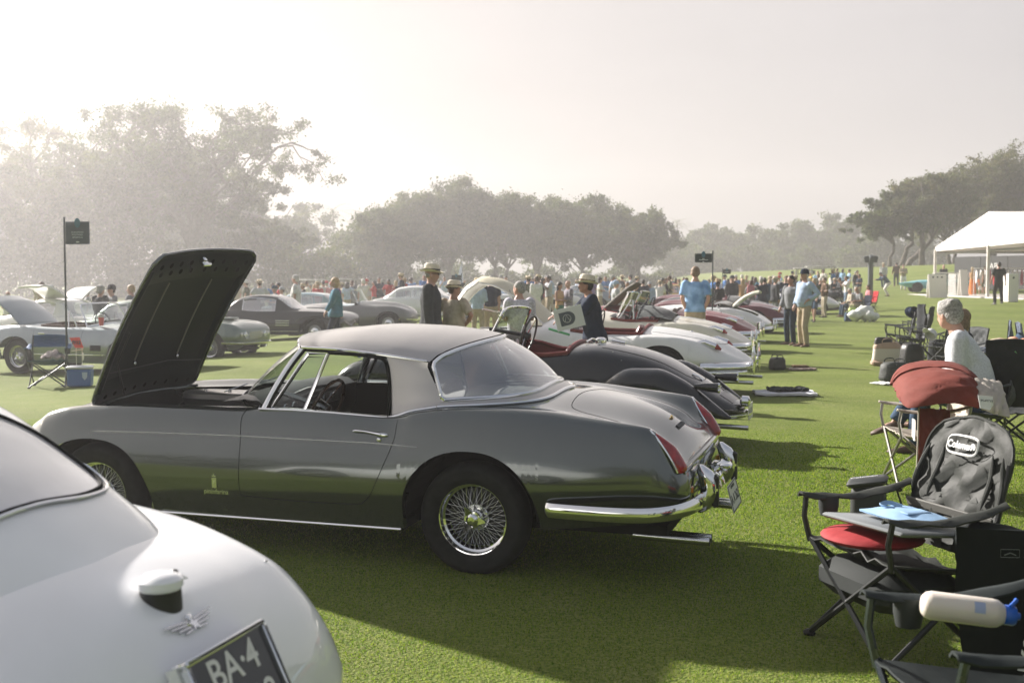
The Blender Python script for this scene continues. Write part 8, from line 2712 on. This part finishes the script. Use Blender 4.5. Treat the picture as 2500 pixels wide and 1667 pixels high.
def build_people():
 V2 = .016
 # --- the larger figures
 o = PP('person in a dark suit and black banded straw hat, wearing sunglasses', 1052, 16.6, 640, -5, pose='stand', top='charcoal', tk='jacket', legs='charcoal', hair='bald', hc='grey', hat='panama', hatm=STRAW2, vox=V2, skin=0, hp=.12)
 g_ = MB().box((.098, .034, .022), (.012, .05, .032), bev=.006).box((.098, -.034, .022), (.012, .05, .032), bev=.006).tube([(.095, .06, .028), (.0, .082, .02)], .004, 5).tube([(.095, -.06, .028), (.0, -.082, .02)], .004, 5).build('sunglasses', LEA_BLK, o)
 J = joints('stand', False, 0, .12); g_.location = J['head']; g_.rotation_euler = J['Rh'].to_euler()
 PP('person in a knitted beige top and small straw hat with a black ribbon', 1108, 16.9, 680, 62, pose='hips', top='beige', tk='short', legs='darkjeans', hair='bun', hc='brown', hat='fedora', hatm=STRAW2, vox=V2, skin=1, hy=-.9, hp=.1, belly=.06)
 o = PP('person with short grey hair in a pale checked shirt next to the raised bonnet', 1268, 16.4, 685, 110, pose='hold', top=mat('checked_shirt', (.55, .53, .58), .85, noise=.25, nscale=40), tk='short', legs='beige', hair='short', hc='grey', vox=V2, hy=.7, belly=.03)
 o = PP('person in a navy jacket and cream panama hat holding a large programme', 1452, 15.4, 678, 186, pose='reach', h=1.62, top='navy', tk='jacket', legs='charcoal', hair='short', hc='dark', hat='panama', hatm=STRAW2, band='brown', vox=V2, skin=1, hp=-.18)
 J = joints('reach', False, 0, -.18)
 gl = MB()
 for s in (1, -1): gl.tube([(.100 + .004 * 0, s * .034 + .022 * math.cos(a), .020 + .018 * math.sin(a)) for a in np.linspace(0, 6.28, 13)[:-1]], .003, 4, closed=True).tube([(.098, s * .056, .024), (.0, s * .082, .02)], .003, 4)
 g_ = gl.build('glasses', LEA_BLK, o); g_.location = J['head']; g_.rotation_euler = J['Rh'].to_euler()
 m_ = MB().ell((.098, 0, -.040), (.012, .030, .009)).build('moustache', HAIRC['dark'], o); m_.location = J['head']; m_.rotation_euler = J['Rh'].to_euler()
 p = at(1386, 777, 14.9)
 R = empty('programme', p, 0, 'large white programme with a dark rounded emblem held by the person in navy', 'booklet')
 Rm = Matrix.Rotation(math.radians(-14), 4, 'Y')
 MB().box((.02, 0, 0), (.36, .016, .27)).xform(Rm).build('cover', mat('paper_white', (.68, .68, .70), .6), R, False)
 MB().prism([(-.10, -.010, -.085), (-.10, -.010, .085)] + [(.01 + .085 * math.cos(a), -.010, .085 * math.sin(a)) for a in np.linspace(1.57, -1.57, 12)], (0, .001, 0)).xform(Rm).build('emblem_field', mat('emblem_slate', (.075, .09, .115), .6), R, False)
 MB().tube([(-.01 + .05 * math.cos(a), -.012, .05 * math.sin(a)) for a in np.linspace(0, 6.28, 17)[:-1]], .003, 4, closed=True).tube([(-.04, -.012, -.03), (-.01, -.012, .04), (.02, -.012, -.03)], .003, 4).xform(Rm).build('emblem_line', LET_W, R)
 MB().box((.09, .004, -.16), (.28, .02, .03), bev=.006).xform(Matrix.Translation((-.15, 0, .01)) @ Matrix.Rotation(math.radians(16), 4, 'Y')).build('page_edge', mat('paper_green', (.12, .42, .22), .6), R)
 PAT = mat('palm_shirt', (.30, .50, .78), .85, noise=.8, nscale=5.5, col2=(.10, .22, .42))
 PP('person in a light blue palm patterned shirt seen from behind', 1697, 23.0, 655, 84, pose='behind', top=PAT, tk='untucked', legs='khaki', hair='short', hc='sandy', vox=V2, belly=.03, h=1.83)
 PP('person in pale blue shirt and navy cap, one hand on the hip', 1964, 27.8, 661, 205, pose='hip1', top='paleblue', tk='long', legs='khaki', hair='short', hc='white', hat='cap', hatm=CLO['navy'], vox=V2, belly=.05, shoe='brown', h=1.80)
 PP('dark haired young person in a grey shirt and jeans beside the navy cap', 1931, 28.6, 676, 215, pose='stand2', top='grey', tk='long', legs='darkjeans', hair='short', hc='dark', vox=V2, shoe='brown', skin=1, h=1.68)
 PP('person with blond hair in a long teal jacket walking past the black hardtop car', 819, 26.0, 706, 190, pose='walk', fem=True, top='teal', tk='jacket', legs='navy', hair='bob', hc='blonde', vox=V2, h=1.62)
 PP('white haired person in a white short sleeved shirt behind the black hardtop car', 723, 35.2, 692, 180, pose='stand', top='white', tk='short', legs='khaki', hair='wavy', hc='white', vox=.024, h=1.80, belly=.03)
 PP('person in a blue brimmed hat and grey blue shirt beside the white haired person', 672, 38.5, 695, 200, pose='hold', top='grey', tk='short', legs='darkjeans', hair='short', hc='grey', hat='fedora', hatm=CLO['jeans'], band='navy')
 PP('person in a plain white top standing close behind the blue hat', 689, 39.5, 699, 210, pose='hold', fem=True, top='white', tk='short', legs='beige', hair='bun', hc='brown', hat='cap', hatm=CLO['lightgrey'])
 PP('person with curly grey hair in a dark jacket behind the silver roadster', 246, 27.5, 696, 60, pose='hold', top='charcoal', tk='jacket', legs='charcoal', hair='wavy', hc='grey', vox=.024)
 PP('person in a dark cap and grey shirt facing the one in the dark jacket', 274, 28.2, 694, 215, pose='fold', top='grey', tk='short', legs='darkjeans', hair='short', hc='dark', hat='cap', hatm=CLO['black'], vox=.024)
 PP('person in a pale cap and pale shirt behind the gullwing car', 214, 36, 704, 200, pose='stand', top='lightgrey', tk='short', legs='khaki', hair='short', hc='brown', hat='cap', hatm=CLO['offwhite'])
 PP('dark haired person seen over the open gullwing door', 103, 36.5, 687, 70, pose='stand', top='khaki', tk='long', legs='charcoal', hair='short', hc='brown')
 PP('person in a white shirt standing at the very border behind the silver cars', 20, 35, 710, 90, pose='hold', top='white', tk='short', legs='khaki', hair='bald', hc='grey')
 PP('person with a white cap peeking over the gullwing car', 125, 38, 695, 60, pose='stand', top='white', tk='short', legs='khaki', hair='short', hc='grey', hat='cap', hatm=CLO['white'])
 PP('blond person in grey standing next to the raised black engine lid', 322, 27, 694, 175, pose='hold', top='grey', tk='jacket', legs='darkjeans', hair='short', hc='blonde')
 PP('person standing behind the engine lid with only the dark trousers in view', 432, 11.2, 660, 190, pose='stand', top='charcoal', tk='jacket', legs='black', hair='short', hc='grey', h=1.68)
 # --- middle distance, left of the bonnet
 PP('person in a light shirt, khaki trousers and straw hat behind the raised ivory bonnet', 1166, 30, 676, 75, pose='fold', top='paleblue', tk='long', legs='khaki', hair='short', hc='grey', hat='panama')
 PP('person in a dark green polo shirt beside the straw hat wearer in khaki', 1199, 30.5, 672, 95, pose='stand', top='navy', tk='short', legs='khaki', hair='short', hc='grey')
 PP('dark haired person in a tan dress with bare arms', 1366, 33, 688, -40, pose='fold', fem=True, top='tan', tk='none', legs='green', lk='skirt', hair='long', hc='dark', skin=1)
 PP('bald person in a dark plaid shirt talking to the one in the tan dress', 1388, 33.2, 684, 200, pose='hold', top=mat('plaid_dark', (.06, .07, .10), .85, noise=.9, nscale=20, col2=(.25, .22, .25)), tk='long', legs='white', hair='bald', hc='grey', skin=0)
 PP('person in a grey jacket with a light blue cap near the brown bonnet', 1503, 35, 684, 10, pose='hold', top='lightgrey', tk='jacket', legs='lightgrey', hair='short', hc='grey', hat='cap', hatm=CLO['paleblue'])
 PP('grey haired person looking over the brown propped bonnet', 1531, 40, 686, -80, pose='hold', top='khaki', tk='short', legs='khaki', hair='short', hc='grey', skin=1)
 PP('person in a black cap bending beside the brown propped bonnet', 1545, 38, 692, 10, pose='reach', top='olive', tk='short', legs='khaki', hair='short', hc='dark', hat='cap', hatm=CLO['black'])
 PP('person in a dark blue suit seen from behind near the yellow car', 1570, 46, 682, 80, pose='stand', top='navy', tk='jacket', legs='navy', hair='short', hc='dark')
 PP('person in a pale linen suit and cap in front of the yellow car', 1586, 47, 687, -110, pose='stand2', top='paleblue', tk='jacket', legs='lightgrey', hair='short', hc='grey', hat='cap', hatm=CLO['lightgrey'], shoe='white', skin=1)
 PP('person in a white shirt, black trousers and wide straw hat near the yellow car', 1610, 50, 682, 75, pose='reach', top='white', tk='long', legs='black', hair='short', hc='grey', hat='widestraw')
 # --- right crowd
 PP('person in a black cap and black jacket seen from behind among the crowd', 1752, 42, 687, 80, pose='fold', top='black', tk='jacket', legs='charcoal', hair='short', hc='dark', hat='cap', hatm=CLO['black'])
 PP('person in a pale straw hat with a black band next to the palm shirt', 1725, 40, 684, 60, pose='hold', top='green', tk='short', legs='khaki', hair='short', hc='grey', hat='panama', hatm=STRAW2)
 PP('person in a dark cap and dark sweater facing the camera, hands behind', 1787, 47, 672, -85, pose='behind', top='charcoal', tk='long', legs='grey', hair='short', hc='dark', hat='cap', hatm=CLO['charcoal'])
 PP('long haired blond person in tan by the pink backpack', 1813, 50, 680, 70, pose='hold', fem=True, top='tan', tk='long', legs='darkjeans', hair='long', hc='blonde')
 o = PP('brown haired person carrying a pink backpack and taking a picture', 1834, 42, 683, 70, pose='photo', fem=True, top='grey', tk='long', legs='darkjeans', hair='long', hc='brown')
 D = 42; x = xat(1833, 41.75)
 R = bag('backpack', 'dusty pink backpack on the back of the one taking a picture', x, 41.78, 70, (.15, .28, .40), CLO['pink'], seed=30, z=g1(x, 41.8) + .98, handles=False)
 PP('grey haired person in a navy jacket with folded arms in the crowd', 1858, 44, 678, 75, pose='fold', top='navy', tk='jacket', legs='charcoal', hair='short', hc='grey')
 PP('dark haired person in a blue suit just behind the grey haired one', 1866, 46, 677, 100, pose='stand', top='jeans', tk='jacket', legs='navy', hair='short', hc='dark')
 PP('blond person in beige half hidden behind the suit with the straw hat', 1879, 47, 682, -60, pose='hold', fem=True, top='beige', tk='short', legs='khaki', hair='bob', hc='blonde')
 PP('person in a grey suit jacket, straw hat and white shirt facing right', 1892, 43, 673, 15, pose='stand', top='charcoal', tk='jacket', legs='grey', hair='short', hc='grey', hat='panama', hatm=STRAW2)
 PP('dark haired person in a dark suit looking down at a phone', 1918, 46, 673, -100, pose='hold', top='navy', tk='jacket', legs='grey', hair='short', hc='brown')
 PP('person in a grey green shirt and shorts walking behind the navy cap', 1988, 44, 679, 230, pose='walk', top='olive', tk='short', legs='jeans', lk='shorts', hair='short', hc='grey', hat='cap', hatm=CLO['khaki'], shoe='black')
 PP('person in a dark suit with a lanyard behind the brown polo shirt', 2002, 53, 678, -80, pose='stand', top='charcoal', tk='jacket', legs='charcoal', hair='short', hc='grey', hat='cap', hatm=CLO['offwhite'])
 PP('person in a brown polo shirt and light khaki trousers looking down', 2013, 49, 677, 190, pose='fold', top='brown', tk='short', legs='beige', hair='short', hc='brown', belly=.03, shoe='black')
 PP('person in a dark blazer with a straw hat, farther down the lawn', 2037, 57, 679, -70, pose='hold', top='charcoal', tk='jacket', legs='khaki', hair='short', hc='grey', hat='panama')
 PP('dark haired person holding a cup beside the straw hat and blazer', 2049, 56, 677, 190, pose='hold', fem=True, top='charcoal', tk='long', legs='grey', hair='long', hc='dark', skin=1)
 PP('person in a pale pink top lifting both hands to the face', 2066, 54, 673, 185, pose='photo', fem=True, top='white', tk='short', legs='palejeans', hair='bun', hc='dark', skin=1)
 PP('pale figure far away to the left of the navy and yellow shirt', 2087, 80, 672, 90, pose='stand', top='lightgrey', tk='long', legs='lightgrey', hair='short', hc='grey', shoe='white')
 PP('person in a navy shirt with yellow sleeves standing behind the seated pair', 2097, 63, 670, 200, pose='fold', top='navy', tk='short', legs='khaki', hair='short', hc='dark', skin=1)
 D = 50
 PP('bald seated person in a grey shirt by the lime green bag', 2103, 48, 697, 195, pose='sit_cross', top='grey', tk='short', legs='khaki', hair='bald', hc='grey', h=1.72, skin=1)
 camp_chair('low dark camp chair under the bald seated person', xat(2103, 48), 48.0, 195, CLO['navy'], mat('chair_frame_black', (.02, .02, .02)), group='chairs by the plastic sacks')
 PP('seated person in jeans stretching the legs by the lime green bag', 2078, 49, 705, 185, pose='sit', top='beige', tk='long', legs='jeans', hair='short', hc='grey', h=1.6)
 camp_chair('low camp chair under the person in jeans', xat(2078, 49), 49.0, 185, CLO['jeans'], mat('chair_frame_black', (.02, .02, .02)), group='chairs by the plastic sacks')
 PP('seated person in red and white to the right of the bald one', 2122, 52, 705, 190, pose='sit', fem=True, top='pink', tk='short', legs='darkjeans', hair='long', hc='brown', h=1.6)
 camp_chair('low camp chair under the person in red and white', xat(2122, 52), 52.0, 190, CLO['red'], mat('chair_frame_black', (.02, .02, .02)), group='chairs by the plastic sacks')
 # --- mound and tent
 PP('crouching person in a blue jacket taking a photograph near the mound', 2168, 70, 700, 185, pose='crouch', top='jeans', tk='long', legs='offwhite', hair='short', hc='dark', h=1.75)
 PP('person in maroon strolling below the leaning oaks', 2187, 84, 664, 90, pose='walk', top='brown', tk='long', legs='charcoal', hair='short', hc='dark', h=1.7)
 PP('person in a striped shirt and white trousers below the leaning oaks', 2204, 80, 662, -90, pose='hold', top='khaki', tk='long', legs='white', hair='short', hc='brown', h=1.75)
 PP('person in a black shirt and trousers walking towards the tent', 2437, 50, 643, 95, pose='walk', top='black', tk='short', legs='black', hair='short', hc='dark', shoe='black', h=1.80, vox=.024)
 PP('person in a long orange dress and straw hat inside the tent', 2373, 71, 672, 60, pose='hold', fem=True, top='tan', tk='none', legs='orange', lk='long', hair='long', hc='blonde', hat='panama', h=1.66)
 PP('child in an orange shirt and white shorts beside the orange dress', 2393, 70.5, 690, 90, pose='stand', top='orange', tk='short', legs='white', lk='shorts', hair='short', hc='blonde', h=1.15)
 PP('person in an olive shirt and grey shorts beside the child', 2404, 70, 667, 120, pose='stand', top='khaki', tk='short', legs='olive', lk='shorts', hair='short', hc='brown', shoe='white', h=1.76)
 PP('bald person in black standing in the shade by the tent post', 2302, 76, 661, -90, pose='stand', top='black', tk='long', legs='black', hair=None, h=1.75)
 # --- seated pair close by
 x, y = 4.16, 10.6
 o = person('grey curly haired person in a white shirt sitting with legs crossed, seen from behind', x, y, 158, 'sit_cross', h=1.94, top=mat('dotted_white_shirt', (.58, .60, .62), .85, noise=.12, nscale=70, bump=.35, bscale=12), tk='short', legs='jeans', hair='wavy', hc='grey', vox=V2, belly=.09, shoe='tan', skin=0, hy=-.55, z=g1(x, y) - .004)
 camp_chair('dark camp chair under the grey curly haired person', x + .02, y + .01, 158, mat('chair_black', (.02, .02, .02)), mat('chair_frame_black', (.02, .02, .02)), back_h=.66, w=.58)
 x, y = 4.75, 12.4
 person('person with brown grey hair sitting just behind the white shirt', x, y, 150, 'sit', h=1.72, top='charcoal', tk='long', legs='charcoal', hair='bob', hc='sandy', vox=V2)
 camp_chair('dark camp chair under the person with brown grey hair', x, y, 150, mat('chair_black', (.02, .02, .02)), mat('chair_frame_black', (.02, .02, .02)), back_h=.7)
 # --- passers by further away
 crowd()

def crowd():
 rs = random.Random(5)
 tops = [('white', 'white'), ('offwhite', 'cream'), ('paleblue', 'pale blue'), ('blue', 'deep blue'), ('navy', 'navy'), ('black', 'black'), ('grey', 'grey'), ('lightgrey', 'light grey'), ('khaki', 'khaki'), ('red', 'red'), ('pink', 'pink'),
   ('green', 'dark green'), ('yellow', 'yellow'), ('teal', 'teal'), ('beige', 'beige'), ('rose', 'rose'), ('lightblue', 'sky blue'), ('purple', 'purple'), ('olive', 'olive'), ('orange', 'orange')]
 lows = [('khaki', 'khaki'), ('darkjeans', 'dark'), ('beige', 'beige'), ('white', 'white'), ('grey', 'grey'), ('jeans', 'jeans blue'), ('black', 'black')]
 zones = [  # px0, px1, D0, D1, count, what is near
  (560, 700, 44, 60, 5, 'behind the black hardtop car'), (735, 850, 48, 64, 12, 'in front of the golf carts'), (850, 1010, 46, 66, 12, 'behind the grey open roadster'), (1020, 1130, 50, 70, 4, 'beyond the two straw hats'),
  (1205, 1245, 48, 60, 3, 'beyond the tail of the raised bonnet'), (1285, 1350, 42, 62, 10, 'left of the tan dress'), (1405, 1500, 48, 66, 6, 'beyond the navy jacket'), (1500, 1560, 55, 70, 4, 'beyond the brown bonnet'),
  (1615, 1680, 50, 72, 8, 'right of the yellow car'), (1715, 1800, 50, 72, 9, 'under the dark green flag signs'), (1795, 1905, 52, 74, 10, 'beyond the pink backpack'), (1900, 2000, 56, 78, 8, 'beyond the navy cap'), (1990, 2100, 60, 84, 7, 'near the loudspeaker post'), (2140, 2160, 80, 90, 1, 'on the slope of the mound')]
 used = set()
 hairs = [('short', 'dark', 'dark hair'), ('short', 'grey', 'grey hair'), ('short', 'brown', 'brown hair'), ('long', 'brown', 'long brown hair'), ('long', 'blonde', 'long blond hair'), ('wavy', 'white', 'white hair'), ('bob', 'sandy', 'sandy hair'), ('long', 'dark', 'long dark hair'), ('bun', 'dark', 'hair in a bun')]
 hats = [('panama', None, 'a straw hat'), ('cap', 'white', 'a white cap'), ('cap', 'navy', 'a navy cap'), ('cap', 'red', 'a red cap'), ('fedora', None, 'a narrow straw hat')]
 poses = ['stand', 'stand2', 'hips', 'hold', 'fold', 'photo', 'behind', 'walk', 'point']
 for (a, b, d0, d1, n, where) in zones:
  for k in range(n):
   px = a + (b - a) * (k + .2 + .6 * rs.random()) / n
   D = d0 + (d1 - d0) * rs.random()
   for _ in range(60):
    t = rs.choice(tops) if rs.random() < .6 else rs.choice(tops[:9]); h = rs.choice(hairs); ht = rs.choice(hats) if rs.random() < .32 else None
    key = (t[0], ht[2] if ht else h[2], where)
    if key not in used: break
   used.add(key)
   fem = h[0] in ('long', 'bob', 'bun') and not ht
   lo = rs.choice(lows)
   lab = f"person in {t[1]} with {(ht[2] if ht else h[2])} {where}"
   person(lab, xat(px, D), D, rs.choice([0, 40, 90, 120, 180, 200, 250, 290]), rs.choice(poses), fem=fem, h=rs.uniform(1.58, 1.7) if fem else rs.uniform(1.68, 1.84), top=t[0], tk=rs.choice(['short', 'short', 'long']) if not (t[0] in ('navy', 'black', 'grey')) else 'jacket',
     legs=lo[0], hair=h[0] if not ht else 'short', hc=h[1], hat=ht[0] if ht else None, hatm=(CLO[ht[1]] if ht and ht[1] else None), skin=rs.choice([0, 0, 0, 1, 1, 2]), vox=.030, group='visitors strolling in the distance')

build_ground()
build_blades()
build_trees()
build_woods()
build_tent()
HERO, HS = build_hero()
build_cars()
build_props()
build_people()
build_haze()
